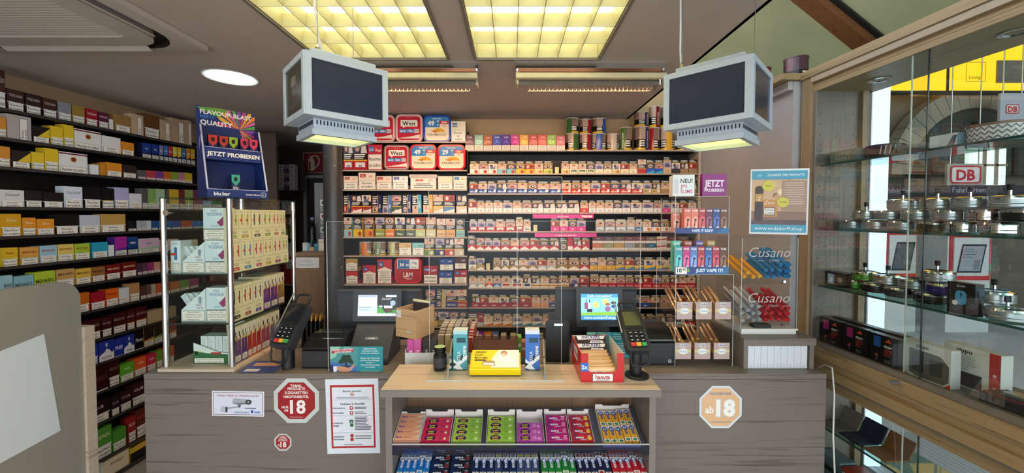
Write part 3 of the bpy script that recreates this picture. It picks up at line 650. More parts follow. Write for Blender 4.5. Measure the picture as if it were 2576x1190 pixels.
# ------------------------------------------------------------------ cartons, tubs, pouches on the left back rack
def rauchen(c, x0, y0, x1, y1, txt=('Rauchen', 'ist tödlich'), bold=.012):
    c.rect(x0, y0, x1, y1, '#1a1817'); e = .012 / max(c.w, .05) * .1
    ex, ey = .0012 / c.w, .0012 / c.h
    c.rect(x0 + ex, y0 + ey, x1 - ex, y1 - ey, '#f1ece0'); n = len(txt); hh = (y1 - y0) / (n + .35)
    for i, s in enumerate(txt):
        c.text(s, (x0 + x1) / 2, y1 - hh * (i + .95), min(hh * c.h * .82, .03), '#1d1a18', 'c', bold, (x1 - x0) * .86)
ALT = ('Tabakrauch', 'enthält über', '70 Stoffe, die', 'krebserregend', 'sind')
def carton(px0, px1, py0, py1, topc, price, pcol, brand, bcol, txt, label, roof=None, wf=.5, d=.075, Z=ZB):
    if px0 < 1170 < 1174.3 < px1: px1 = 1174.3
    x0, x1 = xat(px0, Z), xat(px1, Z); w = x1 - x0; z0 = zat(py1, Z); h = zat(py0, Z) - z0
    c = Cv(w, h).rect(0, 0, 1, 1, topc)
    if roof: c.pol([(0, wf), (1, wf), (1, wf + .06), (.5, wf + .18), (0, wf + .06)], roof)
    rauchen(c, .03, .02, .97, wf, txt)
    if price: c.rect(.08, .72, .42, .92, pcol).text(price, .25, .76, h * .12, '#f4f1ec', 'c', .02, .3)
    if brand: c.text(brand, .72, .72, h * .16, bcol, 'c', .015, .42)
    sd = Cv(d, h).rect(0, 0, 1, 1, '#3a2b2e').rect(0, 0, 1, .3, topc)
    return box_thing('tobacco_carton', w, h, d, c, topc, ((x0 + x1) / 2, Z, z0), label, 'tobacco box', 'tobacco cartons on the left back rack', side=sd)
def tub(px0, px1, py0, py1, rim, face, label, draw, clear=False, Z=ZB, d=.1):
    x0, x1 = xat(px0, Z), xat(px1, Z); w = x1 - x0; z0 = zat(py1, Z); h = zat(py0, Z) - z0
    t = thing('tobacco_tub', label, 'tobacco tub', ((x0 + x1) / 2, Z, z0), 0, 'square plastic tobacco tubs')
    r = w * .19
    MB().rbox(-w / 2 + .004, .022, .004, w / 2 - .004, d, h - .004, r, 'Y', face).build('body', 'gloss', t)
    b = MB(); n = 5
    b.rbox(-w / 2, .006, 0, w / 2, .0215, h, r, 'Y', rim, 6)
    o = []
    ld = b.build('lid', 'gloss', t)
    c = Cv(w, h); draw(c)
    MB().cv(c, (-w / 2, .006, 0), (1, 0, 0), (0, 0, 1), .0003).build('lid_print', 'gloss', ld)
    return t
def f_west(p1, p2, p3, top):
    def f(c):
        r = c.w * .13
        c.rrect(.055, .055, .945, .945, r, '#e6cfc4').rrect(.075, .075, .925, .925, r * .9, '#c5273a').text(top, .5, .86, .008, '#e6b6ae', 'c')
        c.rrect(.19, .56, .81, .79, .006, '#f1e7d6').text('West', .5, .60, c.h * .21, '#2a2222', 'c', .02, .55)
        c.pol([(.27, .57), (.38, .57), (.29, .5)], '#f1e7d6')
        c.rect(.14, .33, .68, .47, '#3f78b5').rect(.69, .33, .86, .47, '#d8c9c0').text(p1, .27, .36, c.h * .10, '#f4f1ea', 'c', .03, .22).text(p2, .55, .36, c.h * .11, '#f4f1ea', 'c', .03, .22).text(p3, .775, .365, c.h * .09, '#5a6a8a', 'c', 0, .15)
        c.pol([(.1, .13), (.9, .13), (.9, .28), (.55, .2), (.1, .14)], '#eadcc8')
    return f
def f_par(p, g, z, top, rim):
    def f(c):
        r = c.w * .12
        c.rrect(.07, .07, .93, .93, r, '#ece2c4').rrect(.07, .56, .93, .93, r, '#3f86c4').rect(.07, .55, .6, .7, '#3f86c4').rect(.6, .53, .93, .66, '#ece2c4').rect(.6, .66, .93, .79, '#cc4437')
        c.text(top, .5, .845, c.h * .07, '#eef3f6', 'c', .02).text(p, .28, .62, c.h * .24, '#f6f3ea', 'c', .04, .34).text('95', .53, .74, c.h * .09, '#f6f3ea', 'c', .03).text('€', .53, .6, c.h * .1, '#f6f3ea', 'c', .0)
        c.text(g, .76, .69, c.h * .11, '#f6f0e6', 'c', .03, .26).text(z, .76, .57, c.h * .09, '#c95a40', 'c', .0, .26)
        c.pol([(.32, .37)] + [(.56 + .24 * math.cos(PI * i / 8), .37 + .15 * math.sin(PI * i / 8)) for i in range(9)], '#e2ab3a')
        c.pol([(.24, .44), (.4, .4), (.62, .46), (.45, .37), (.5, .33), (.36, .38)], '#d5582f')
        c.text('PARAMOUNT', .5, .235, c.h * .12, '#8b6a4a', 'c', .01, .74)
    return f
def f_lm(c):
    r = c.w * .12
    c.rrect(.05, .06, .95, .94, r, '#a41f26').rrect(.1, .56, .9, .93, .006, '#e8ecec').rect(.12, .57, .56, .92, '#2d62a5').text('34', .27, .66, c.h * .18, '#f4f3ef', 'c', .03, .26).text('95', .48, .66, c.h * .13, '#f4f3ef', 'c', .03, .14).text('129g', .73, .76, c.h * .12, '#2b4d7d', 'c', .02, .28).text('285 ZIG.*', .73, .6, c.h * .06, '#2b4d7d', 'c', .02, .28)
    c.text('L&M', .5, .24, c.h * .27, '#f2e9e2', 'c', .02, .34).pol([(.3, .24), (.42, .165), (.58, .15), (.7, .19), (.58, .175), (.42, .19)], '#f2e9e2')
tub(866, 925, 290, 357, '#d9a59c', '#b3303a', 'red rolling tobacco tub almost hidden behind the left hanging monitor', f_west('52', '300', '665', 'GIGA BOX'))
tub(926.5, 995, 288.5, 357, '#dba79e', '#b3303a', 'red tobacco tub half hidden by the hanging monitor, next to another red tub', f_west('52.95', '300g', '665', 'GIGA BOX'))
tub(996, 1064, 287, 357, '#dfb0a6', '#b3303a', 'red tobacco tub showing 176 on the top shelf beside a blue tub', f_west('48.95', '176g', '390', 'GIGA BOX'))
tub(1066, 1134.5, 289, 357, '#2a4fae', '#2a4fae', 'blue-rimmed tobacco tub with bird and price 49', f_par('49', '255g', '565', 'GIGA BOX', 0))
carton(1136, 1172, 305, 357, '#e9e2cc', '18.95', '#3d6aa5', '', '#333', ('Rauchen', 'ist', 'tödlich'), 'cream tobacco carton at the right end of the top tub row', wf=.55)
pouch_black = ('#b3222e', '#f0e8e0', 'box', '38', '#2a4f96', 'black and red')
for k, (a, b_) in enumerate(((865.5, 889.5), (890.5, 925))):
    o = pack(a, b_, 427.5, pouch_black, 4, .18, 'B', ZB, ['narrow black and red tobacco pouch next to the steel column', 'black and red tobacco pouch left of the red and white carton'][k], 'tobacco pouches', 'tobacco_pouch', .03, 'tobacco pouch')
carton(927, 962.5, 364, 427.5, '#c5273a', '12.95', '#3f78b5', 'West', '#f1e7d6', ('Rauchen', 'ist tödlich'), 'red and orange carton standing left of the red tub, second rack shelf', wf=.62)
tub(966, 1030.5, 364, 427.5, '#8c6a60', '#b3303a', 'red tobacco tub showing 102 with a grey rim', f_west('28.95', '102g', '225', 'MEGA BOX'))
tub(1031.5, 1099, 363, 427.5, '#cc2530', '#cc2530', 'red-rimmed tobacco tub between two other tubs, second shelf', f_par('49', '255g', '565', 'GIGA BOX', 1))
tub(1100.5, 1171, 363.5, 427.5, '#cc2530', '#cc2530', 'red-rimmed tobacco tub at the right end of its shelf', f_par('29', '135g', '300', 'MEGA BOX', 1))
R3 = [(865.5, 901, 443, '#f0dcc6', '127g', '#b8352c', 'JPS', '#c2502e'), (903, 945.5, 434.5, '#f2e2ce', '197g', '#b8352c', 'JPS', '#c2502e'), (948, 986, 443, '#f0dcc6', '127g', '#b8352c', 'JPS', '#c2502e'), (988.5, 1027, 443, '#ece8e0', '127g', '#3a4f9a', 'JPS', '#4a5a9a')]
L3 = ['leftmost low white carton, third shelf of left back rack', 'tall white carton marked 197, third shelf of left back rack', 'white carton with red tag beside the tall 197 carton', 'white carton with blue tag left of the lidded clear tub']
for (a, b_, y0, tc, pr, pc, br, bc), lb in zip(R3, L3): carton(a, b_, y0, 476.5, tc, pr, pc, br, bc, ('Rauchen', 'ist tödlich'), lb, wf=.52)
x0, x1 = xat(1030.5, ZB), xat(1100, ZB); wz = x1 - x0; z0 = zat(476.5, ZB); hz = zat(439, ZB) - z0
t = thing('tobacco_tub', 'low pale tobacco tub with ribbed clear lid between cartons', 'tobacco tub', ((x0 + x1) / 2, ZB, z0), 0, 'square plastic tobacco tubs')
c = Cv(wz * .92, hz * .76).rect(0, 0, 1, 1, '#eadfcd').rect(.2, .72, .5, .88, '#b8352c').text('197 Mega Box', .35, .75, .007, '#f3ece2', 'c', 0, .28).text('JPS', .8, .72, .02, '#c2502e', 'c').lines(.1, .1, .9, .55, 3, '#3a332d', 1, .45, 'c')
MB().rbox(-wz * .46, 0, 0, wz * .46, .1, hz * .76, .004, 'Y', '#e3d6c4').cv(c, (-wz * .46, 0, 0), (1, 0, 0), (0, 0, 1), .0002).build('body', 'gloss', t)
b = MB().rbox(-wz / 2, -.004, hz * .765, wz / 2, .104, hz, .006, 'Y', '#cfc2b4')
for i in range(22): b.box(-wz * .47 + i * wz * .94 / 21 - .0008, -.0055, hz * .78, -wz * .47 + i * wz * .94 / 21 + .0008, -.0041, hz * .95, '#b9aa9a')
b.build('lid', 'gloss', t)
carton(1102.5, 1139, 443, 476.5, '#e9dcc0', '', '#333', '', '#333', ('Rauchen', 'verstopft'), 'small carton with warning photo right of the lidded tub', wf=.5)
carton(1141, 1177, 443, 476.5, '#efe6d0', '17', '#3f78b5', 'PARAMOUNT', '#c8893a', ('Rauchen', 'ist tödlich'), 'cream carton at the right end of the third shelf, left back rack', wf=.55)
# pouches
PD = [('#2b3a66', 'D'), ('#b8342e', 'B'), ('#a63a2f', 'B'), ('#22305a', 'D'), ('#4b77a8', 'D'), ('#4d5a3a', 'B'), ('#27346a', 'D'), ('#3f9ec2', 'D'), ('#e0a32a', 'D'), ('#d9b878', 'B'), ('#5f8ab5', 'B'), ('#dcc7b0', 'B')]
PDN = ['navy and orange', 'red and yellow', 'brick-red and blue', 'dark navy', 'slate blue', 'olive green', 'navy and red', 'sky blue', 'amber yellow', 'sand-coloured', 'steel blue', 'pale pink']
PDT = ['SAMSON', 'Denim', 'Denim', 'Van', 'Van', 'Bali', 'DRUM', 'DRUM', 'DRUM', '', '', 'JPS']
PDB = [(115, 195), (200, 320), (325, 430), (440, 550), (560, 665), (670, 780), (790, 890), (905, 1010), (1030, 1140), (1145, 1260), (1265, 1390), (1410, 1545)]
for k, ((a, b_), (cl, ly)) in enumerate(zip(PDB, PD)):
    pack(840 + a / 4.578, 840 + b_ / 4.578, 535.5, (cl, '#e9e2d6', 'diag' if ly == 'B' else 'none', PDT[k], '#f3ede2', ''), (k * 3 + 1) % 10, .122 if k not in (6, 7, 8, 9) else .126, ly, label=f'{PDN[k]} tobacco pouch, {ORD[k + 1]} from left, fourth shelf of left back rack', group='tobacco pouches', name='tobacco_pouch', d=.03, cat='tobacco pouch', tilt=random.uniform(-.02, .02))
PE = ['#8fc4cf', '#e3c02a', '#e3922e', '#8a9a3a', '#dd7a2a', '#4a5a40', '#56604a', '#b9c48a', '#cdc9a4', '#dcb883', '#d9a05a', '#7fb9b8']
PEN = ['light cyan', 'yellow', 'amber orange', 'olive green', 'orange', 'dark green', 'forest green', 'pale green', 'sage', 'tan', 'gold', 'turquoise']; PET = ['', '', '', 'MANITOU', 'MANITOU', 'Pepe', 'Pepe', 'Pepe', 'Pepe', 'PUEBLO', 'PUEBLO', 'PUEBLO']
PEB = [(115, 205), (220, 325), (350, 450), (475, 580), (590, 695), (705, 815), (825, 935), (940, 1050), (1060, 1170), (1185, 1285), (1290, 1395), (1405, 1505)]
for k, (a, b_) in enumerate(PEB):
    pack(840 + a / 4.578, 840 + b_ / 4.578, 595.5, (PE[k], '#b03a30', 'blob' if k < 3 else 'none', PET[k], '#f3efe2' if k < 9 else '#8a4f2a', ''), (k * 7 + 2) % 10, .134 if k < 9 else .125, 'B', label=f'{PEN[k]} tobacco pouch, {ORD[k + 1]} from left, fifth shelf of left back rack', group='tobacco pouches', name='tobacco_pouch', d=.03, cat='tobacco pouch', tilt=random.uniform(-.01, .01))
# round cans
def can(p, r, h, stripe, label, txt='', face=0.0, name='tobacco_can', cat='tobacco can', group='round tobacco cans', lid='#c9c2b6', tcol='#f0ebe2', pal=('#8d7466', '#b9a193', '#c9a48e', '#6f5f66')):
    t = thing(name, label, cat, p, face, group); n = 28
    b = MB(); cols = []
    for i in range(n):
        a0 = 2 * PI * i / n; a1 = 2 * PI * (i + 1) / n; am = (a0 + a1) / 2; dev = (am - 1.5 * PI + PI) % (2 * PI) - PI
        mid = [(0.0, .12, YEL), (.12, .48, '#17140f'), (.48, 1.0, pal[(i // 3) % 4])] if abs(dev) > .38 else [(0, 1, stripe)]
        for z0, z1, cl in mid:
            b._add([(r * math.cos(a0), r * math.sin(a0), z0 * h), (r * math.cos(a1), r * math.sin(a1), z0 * h), (r * math.cos(a1), r * math.sin(a1), z1 * h), (r * math.cos(a0), r * math.sin(a0), z1 * h)], [(0, 1, 2, 3)], cl, True)
    for s in (-1, 1):
        for j in range(3):
            a = 1.5 * PI + s * .9; zz = h * (.18 + .1 * j); rr_ = r + .0004
            pts = [(rr_ * math.cos(a + d), rr_ * math.sin(a + d)) for d in (-.4, -.15, .1, .35)]
            for q in range(3): b.poly([(*pts[q], zz), (*pts[q + 1], zz), (*pts[q + 1], zz + h * .06), (*pts[q], zz + h * .06)], '#e9e4da')
    if txt:
        v, f, wd = text_mesh(txt, .02, 0); sz = min(r * .42, h * .8 / max(wd, .01))
        b._add([((r + .001) * math.sin(-(y - .35) * sz / r), -(r + .001) * math.cos((y - .35) * sz / r), h * .1 + x * sz) for x, y in v], f, tcol)
    b.build('body', 'gloss', t)
    MB().lathe([(r + .0008, h - .001), (r + .002, h + .001), (r + .002, h + .005), (r - .003, h + .006), (r - .004, h + .0035), (0, h + .0035)], n, lid).build('lid', 'gloss', t)
    return t
zf = zat(642.8, ZB)
for k, (a, b_, s_, lb) in enumerate(((260, 410, '#d97b2b', 'orange-striped round tobacco can on the sixth shelf, left back rack'), (415, 575, '#7f9a72', 'sage-striped round tobacco can beside the orange one'), (590, 735, '#c4cc94', 'pale green striped round tobacco can left of the tan box'))):
    x0, x1 = xat(840 + a / 4.578, ZB), xat(840 + b_ / 4.578, ZB); can(((x0 + x1) / 2, ZB + .05, zf), (x1 - x0) / 2 - .001, .088, s_, lb, ['', 'Pepe', 'Pepe'][k])
carton(840 + 745 / 4.578, 840 + 890 / 4.578, 611, 642.8, '#ddbb84', '', '#333', 'PUEBLO', '#9a5a32', ('Rauchen', 'ist', 'tödlich'), 'tan tobacco box next to the turquoise one, sixth shelf', wf=.6)
carton(840 + 900 / 4.578, 840 + 1035 / 4.578, 611, 642.8, '#86c2c4', '', '#333', 'PUEBLO', '#6a5a42', ('Rauchen', 'ist', 'tödlich'), 'turquoise tobacco box left of four short pouches', wf=.6)
for k, (a, b_, cl, cn) in enumerate(((1040, 1155, '#6f8a3a', 'moss green'), (1165, 1270, '#2c3f7a', 'cobalt blue'), (1275, 1380, '#c23f33', 'scarlet'), (1385, 1495, '#c9bfae', 'light grey'))):
    pack(840 + a / 4.578, 840 + b_ / 4.578, 642.8, (cl, '#ded6c4', 'blob', '', '#fff', ''), (k + 2) % 10, .118, 'B', label=f'{cn} short tobacco pouch at right of the sixth shelf, left back rack', group='tobacco pouches', name='tobacco_pouch', d=.03, cat='tobacco pouch')
def zr(v): return 480 + v / 4.578
def xr(v): return 840 + v / 4.578
G7 = [(130, 268, 925, 1070, '#c32532', '', 'red carton at the bottom of the two stacked by the column', ('Rauchen', 'ist tödlich'), '#f1e7d8'), (130, 266, 782, 924, '#b4934f', '', 'gold and white carton on top of the red one by the column', ('Rauchen', 'ist tödlich'), '#f1e7d8'),
      (325, 478, 855, 1066, '#c32539', '24', 'red carton priced 24 on the wooden shelf', ALT, '#f1e7d8'), (495, 660, 785, 1066, '#c32539', '36', 'tall red carton priced 36 left of the red tub', ALT, '#f1e7d8'),
      (1028, 1190, 858, 1062, '#a52532', '19.95', 'red and white carton right of the big red tub', ('Rauchen', 'ist tödlich'), None), (1205, 1362, 920, 1062, '#26479a', '15', 'blue carton under another blue carton on the wooden shelf', ALT[:4], None), (1214, 1375, 783, 918, '#26479a', '15', 'blue carton on top of another blue carton, wooden shelf', ALT[:4], None),
      (1382, 1538, 905, 1062, '#a52532', '15', 'red carton under the dark maroon carton, wooden shelf end', ALT[:4], None), (1388, 1524, 772, 903, '#4b2420', '', 'dark maroon carton on top at the wooden shelf end', ALT[:4], None)]
zw = zat(714.5, ZB)
for (a, b_, y0, y1, cl, pr, lb, tx, rf_) in G7:
    o = carton(xr(a), xr(b_), zr(y0), zr(y1), cl, pr, '#3458a8', 'L&M' if rf_ is None else '', '#f3e9e2', tx, lb, roof=rf_, wf=.52)
    if y1 > 1050: o.location.z = zw
tub(xr(690), xr(1000), zr(772), zr(1066), '#d3222f', '#c81f2b', 'big bright red tobacco tub priced 34.95 on the wooden shelf', f_lm)
for k, (a, b_, cl, cn) in enumerate(((1050, 1160, '#274a9c', 'bright blue'), (1170, 1280, '#c9b890', 'beige and black'), (1290, 1415, '#2a3f8c', 'indigo'), (1420, 1545, '#b5402f', 'rust-red'))):
    pack(xr(a), xr(b_), 773, (cl, '#d9d2c4', 'none', ['TURNER', '', 'RED BULL', 'RED BULL'][k], '#e9e2d2', ''), (k * 3 + 6) % 10, .122, 'B' if k != 1 else 'D', label=f'{cn} tobacco pouch on the shelf right of the customer screen', group='tobacco pouches', name='tobacco_pouch', d=.03, cat='tobacco pouch', tilt=[0, .05, 0, -.03][k])
for k, (a, b_, cl, cn) in enumerate(((1085, 1190, '#e0b33a', 'yellow'), (1195, 1315, '#5a6fa0', 'blue-grey'), (1325, 1425, '#2d2f52', 'midnight blue'), (1435, 1535, '#34365f', 'dark violet'))):
    pack(xr(a), xr(b_), 820.5, (cl, '#d9b94a', 'band', '', '#e9e2d2', ''), (k * 3) % 10, .1, 'B', label=f'{cn} tobacco pouch behind the open cigar box', group='tobacco pouches', name='tobacco_pouch', d=.03, cat='tobacco pouch')

# ------------------------------------------------------------------ top shelf of the right rack: flavour boxes and cans
VU = [('#5a2f4a', 'plum'), ('#7fb3a2', 'mint green'), ('#a3502e', 'rust'), ('#3b4fa5', 'blue'), ('#4d2f8f', 'violet'), ('#c02a88', 'magenta'), ('#d99a2e', 'amber'), ('#b8303c', 'dark red'), ('#cf3a3f', 'red'), ('#7fae3a', 'green'), ('#c8506a', 'rose')]
zt_ = zat(377.6, ZB)
for k, (cl, cn) in enumerate(VU):
    x0, x1 = xat(1171.3 + k * 22.75, ZB), xat(1192.8 + k * 22.75, ZB); w = x1 - x0; h = .104 if k not in (2, 10) else .098
    c = Cv(w, h).rect(0, 0, 1, 1, '#e8ddce').rect(0, .32, 1, 1, cl).text('VUSE', .5, .8, .013, '#f0e9e2', 'c', .02, .75)
    g2 = tuple(min(1, v * 1.8 + .05) for v in C(cl))
    if k in (0, 3, 4, 5, 10): c.pol([(.15, .4), (.5, .72), (.85, .4), (.5, .5)], g2)
    elif k in (1, 6, 9): c.ell(.5, .54, w * .3, h * .14, g2, 10).ell(.5, .54, w * .14, h * .07, cl, 8)
    else: c.pol([(.15, .45), (.45, .72), (.85, .6), (.6, .4)], g2).pol([(.3, .4), (.5, .6), (.7, .38)], cl)
    c.lines(.08, .04, .92, .28, 4, '#8d8378', k, .3, 'c')
    box_thing('vape_pod_box', w, h, .05, c, cl, ((x0 + x1) / 2, ZB, zt_), f'{cn} vape pod box, {ORD[k + 1]} from left on the top rack shelf', 'vape box', 'vape pod boxes on the top shelf')
def xk(v): return 1400 + v / 4.25
CA = [(105, 250, 395, '#3d6b34', 'green', 0, '', 1), (253, 386, 398, '#9c2030', 'red', 0, '', 1), (390, 543, 398, '#3d5fae', 'blue', 0, '', 1), (547, 685, 398, '#c9bfae', 'silver', 0, '', 1),
      (688, 828, 328, '#4f7d33', 'green', 0, 'WOLSDORFF', 2), (846, 1000, 322, '#243a80', 'blue', 0, 'WOLSDORFF', 2), (1004, 1122, 330, '#a52228', 'red', 0, '', 2), (1130, 1280, 330, '#e0a92e', 'yellow', 0, '', 2), (1310, 1440, 400, '#b9a58e', 'tan', 0, '', 1)]
CAL = ['green-striped tobacco can in the bottom row beside the vape boxes', 'red-striped tobacco can in the bottom row, second from the vape boxes', 'blue-striped tobacco can in the bottom row under another blue can', 'silver tobacco can in the bottom row between blue and tall green cans', 'tall green tobacco can with white vertical lettering', 'tall blue tobacco can with white vertical lettering', 'tall red-striped can standing below a maroon can', 'tall yellow tobacco can on the top rack shelf', 'short tan can at the right end of the top rack shelf']
tops = {}
for k, (a, b_, tp, cl, cn, fa, tx, ty) in enumerate(CA):
    x0, x1 = xat(xk(a), ZB), xat(xk(b_), ZB); r = (x1 - x0) / 2 - .002; h = zat(240 + tp / 4.25, ZB) - zt_ - .006
    yy = ZB + .055; can(((x0 + x1) / 2, yy, zt_), r, h, cl, CAL[k], tx, [.5, .6, -.2, 0, -.75, .8, -.8, 0, 0][k]); tops[k] = ((x0 + x1) / 2, yy, zt_ + h + .0065, r)
CU = [(0, '#3d6b34', -.7, 'green-striped can stacked on the green can beside the vape boxes', '', .1), (1, '#9c2030', .7, 'red-striped can stacked on top of another red can', '', .095), (2, '#3054a8', .8, 'blue-striped can stacked on top of another blue can', '', .1), (6, '#7a1a1e', .5, 'maroon can with white vertical lettering stacked high under the ceiling edge', 'WOLSDORFF', .142), (5, '#22325f', .7, 'dark blue can stacked behind the maroon can', 'WOLSDORFF', .095), (7, '#8c1d20', .9, 'dark red can stacked on the yellow can behind the monitor', '', .14)]
for k, cl, fa, lb, tx, h in CU:
    x, y, z, r = tops[k]; can((x, y, z), r * .98, h, cl, lb, tx, fa)
# ================================================================== left wall rack
LN = Vector((1, -.06, 0)).normalized(); LP0 = (-2.47, 0, 0); LA = math.atan2(1, .06)
def LP(px, py): return onp(px, py, LP0, LN)
LPY = [309, 373, 437, 525, 590, 657, 720, 793, 872, 938, 1015, 1098, 1198]
LZ = [LP(180, y).z for y in LPY]
tl = thing('cigar_rack', 'long black wall rack of cigarillo boxes along the left wall', 'shelf rack', LP0, LA)
MB().box(.95, .15, .05, 3.12, .158, 2.10).build('back_board', 'shelf_back', tl)
mat('lip_dark', '#3a3633', 0.2, 0, 0.1)
for z in LZ + [.03]:
    MB().box(.95, -.006, z - .009, 3.12, .149, z - .0006).build('shelf', 'shelf_dark', tl)
    MB().box(.95, -.0095, z - .009, 3.12, -.0065, z + .006).build('price_rail', 'lip_dark', tl)
SHN = [ORD[i + 1] for i in range(13)]
_cnt = {}
def litem(r, zx0, zx1, zt, zoom, col, kind, tx, tc, word, c2='#ffffff', noun='cigarillo box', d=.05, txt=('Rauchen', 'ist tödlich'), wf=.40, name=None):
    """r: rack row; zx in crop pixels; zoom = (x0, y0, scale)"""
    px0, px1, pyt = zoom[0] + zx0 / zoom[2], zoom[0] + zx1 / zoom[2], zoom[1] + zt / zoom[2]
    a, b_ = LP(px0, 540), LP(px1, 540); w = (b_ - a).length - .002; m = (a + b_) / 2; z = LZ[r]
    h = LP((px0 + px1) / 2, pyt).z - z
    if r: h = min(h, LZ[r - 1] - LZ[r] - .015)
    h = max(.03, min(h, .2)); c = Cv(w, h).rect(0, 0, 1, 1, col)
    if kind == 'W':
        c.rect(.0, wf, 1, wf + .03, c2); rauchen(c, .05, .03, .95, wf, txt)
        if tx: c.text(tx, .5, wf + (1 - wf) * .45, h * .17, tc, 'c', .01, .8)
    elif kind == 'Y':   # black and yellow diagonal
        c.pol([(.3, wf), (1, .95), (1, wf)], c2); rauchen(c, .05, .03, .95, wf, txt)
    elif kind == 'V':   # text runs upward on a white strip
        c.rect(.5, .05, .85, .9, '#1a1817').rect(.52, .065, .83, .885, '#eee9de').text('Rauchen', .66, .12, w * .13, '#1d1a18', 'l', .01, None, PI / 2).text('ist tödlich', .8, .12, w * .13, '#1d1a18', 'l', .01, None, PI / 2)
    elif kind == 'E':   # emblem box
        c.rect(0, .9, 1, .96, '#7a2030').ell(.5, .68, h * .13, h * .13, '#b58a3a', 12).ell(.5, .68, h * .09, h * .09, '#8a3028', 10); rauchen(c, .04, .03, .96, wf * .85, ('Rauchen ist tödlich',))
    elif kind == 'P':   # vape pack
        c.pol([(0, .35), (1, .45), (1, 1), (0, 1)], c2).lines(.1, .04, .9, .28, 3, '#8a8784', int(zx0), .4).rect(0, 0, 1, .02, col)
        c.rect(.04, .03, .96, .3, '#dcd8d2').lines(.1, .06, .9, .27, 3, '#6a6764', int(zx0), .35)
        if tx: c.text(tx, .5, .62, h * .14, tc, 'c', .02, .85)
    elif kind == 'T':   # plain box, large title
        if tx: c.text(tx, .5, .42, h * .26, tc, 'c', .02, .86)
        c.rect(0, 0, 1, .06, c2)
    elif kind == 'M':   # snow mountain
        c.pol([(0, 0), (1, 0), (1, .42), (.85, .36), (.7, .52), (.5, .62), (.35, .45), (.15, .4), (0, .3)], '#e6e8ea').text(tx, .5, .14, h * .13, '#2d3a7a', 'c', .02, .7).ell(.5, .8, w * .08, h * .1, '#c3cbe6', 8)
    _cnt[r] = _cnt.get(r, 0) + 1; n = _cnt[r]
    return box_thing(name or noun.replace(' ', '_'), w, h, d, c, col, (m.x, m.y, z), f'{word} {noun}, {ORD[n]} from left, {SHN[r]} shelf of the left wall', 'cigar box' if 'cig' in noun or 'tin' in noun else 'box', f'boxes on the {SHN[r]} shelf of the left wall', 'film', LA)
Z1 = (0, 160, 3.306); Z2 = (0, 460, 3.306); Z3 = (0, 760, 2.768)
WT = '#e9e6e0'
for a in [(2, 85, 60, '#4a2620', 'W', 'TOSCANO', '#c8b6a4', 'tall brown'), (92, 235, 228, '#3d241e', 'W', 'TOSCANO', '#d8c8b8', 'glossy brown'), (242, 375, 264, '#33201d', 'W', 'TOSCANO', '#d8c8b8', 'dark brown'), (384, 503, 300, '#43281f', 'W', 'TOSCANO', '#d8c8b8', 'chocolate brown'), (511, 620, 332, '#8d8f95', 'W', '', '#fff', 'silver and brown'), (626, 731, 358, '#a0803a', 'W', '', '#fff', 'gold and brown'), (739, 836, 386, '#a3202a', 'W', 'TOSCANO', '#f0dcd0', 'red'), (841, 926, 413, '#5d1f3a', 'W', 'TOSCANO', '#e8d0d8', 'wine-purple')]:
    litem(0, *a[:3], Z1, *a[3:])
litem(0, 931, 965, 468, Z1, '#e6e6e0', 'N', '', '', 'narrow white', noun='card box')
litem(0, 978, 1108, 438, Z1, '#a07a45', 'W', '', '', 'tan wooden', noun='cigar box', wf=.38)
litem(0, 1112, 1214, 430, Z1, '#c7ad8c', 'V', '', '', 'pale wooden upright', noun='cigar box')
litem(0, 1218, 1345, 432, Z1, '#6e4526', 'W', '', '', 'dark wooden', noun='cigar box', wf=.4)
litem(0, 1348, 1440, 478, Z1, '#c0a488', 'V', '', '', 'beige upright', noun='cigar box')
litem(0, 1444, 1560, 468, Z1, '#b89b80', 'V', '', '', 'large beige upright', noun='cigar box')
litem(0, 1564, 1610, 480, Z1, '#b89b80', 'V', '', '', 'beige half-hidden', noun='cigar box')
for a in [(2, 80, 450, '#d98f34', 'W', '', '#fff', 'orange and white'), (84, 286, 430, '#b7aba4', 'V', '', '#fff', 'cellophane-wrapped grey'), (290, 438, 530, '#1d1a14', 'Y', '', '#fff', 'black and yellow', '#e6c12e'), (441, 549, 528, '#e8c32c', 'W', '', '#6a4a10', 'yellow'), (551, 635, 515, '#e8c32c', 'W', '', '#6a4a10', 'narrow yellow'), (638, 860, 560, WT, 'E', '', '#fff', 'big white emblem'), (865, 1020, 612, WT, 'W', '', '#fff', 'white emblem'), (1025, 1130, 658, '#e0902c', 'W', '', '#fff', 'orange')]:
    litem(1, *a[:3], Z1, *a[3:])
cols = ['#2a4fa0', '#1f3a80', '#8a7fb5', '#3a7fc0', '#b8354a', '#d9d23a', '#e0b52e', '#3a6f9a', '#d98a2e', '#c8a52e', '#d9602e']
for k in range(10):
    x = 1195 + (0, 80, 142, 180, 217, 254, 291, 328, 365, 402)[k]; x1 = x + (76, 58, 35, 35, 35, 35, 35, 35, 35, 35)[k]
    litem(1, x, x1, 665 + (x - 1195) * .12, Z1, '#1a1e3c', 'P', 'blu', '#dfe4f0', ['blue', 'dark blue', 'lilac-tipped', 'blue-tipped', 'red-tipped', 'lemon-tipped', 'amber-tipped', 'teal-tipped', 'orange-tipped', 'gold-tipped'][k], cols[k] if k > 1 else '#233f8c', noun='vape box')
for a in [(2, 104, 692, '#d98f34', 'W', '', '#fff', 'orange'), (110, 273, 728, '#1d1a14', 'Y', '', '#fff', 'black and yellow', '#e6c12e'), (276, 384, 740, '#e8c32c', 'W', '', '#6a4a10', 'yellow'), (387, 500, 710, '#e8c32c', 'W', '', '#6a4a10', 'tall yellow'), (503, 742, 745, WT, 'E', '', '#fff', 'big white emblem'), (765, 833, 842, '#e8ebe6', 'N', '', '', 'small white card')]:
    litem(2, *a[:3], Z1, *a[3:])
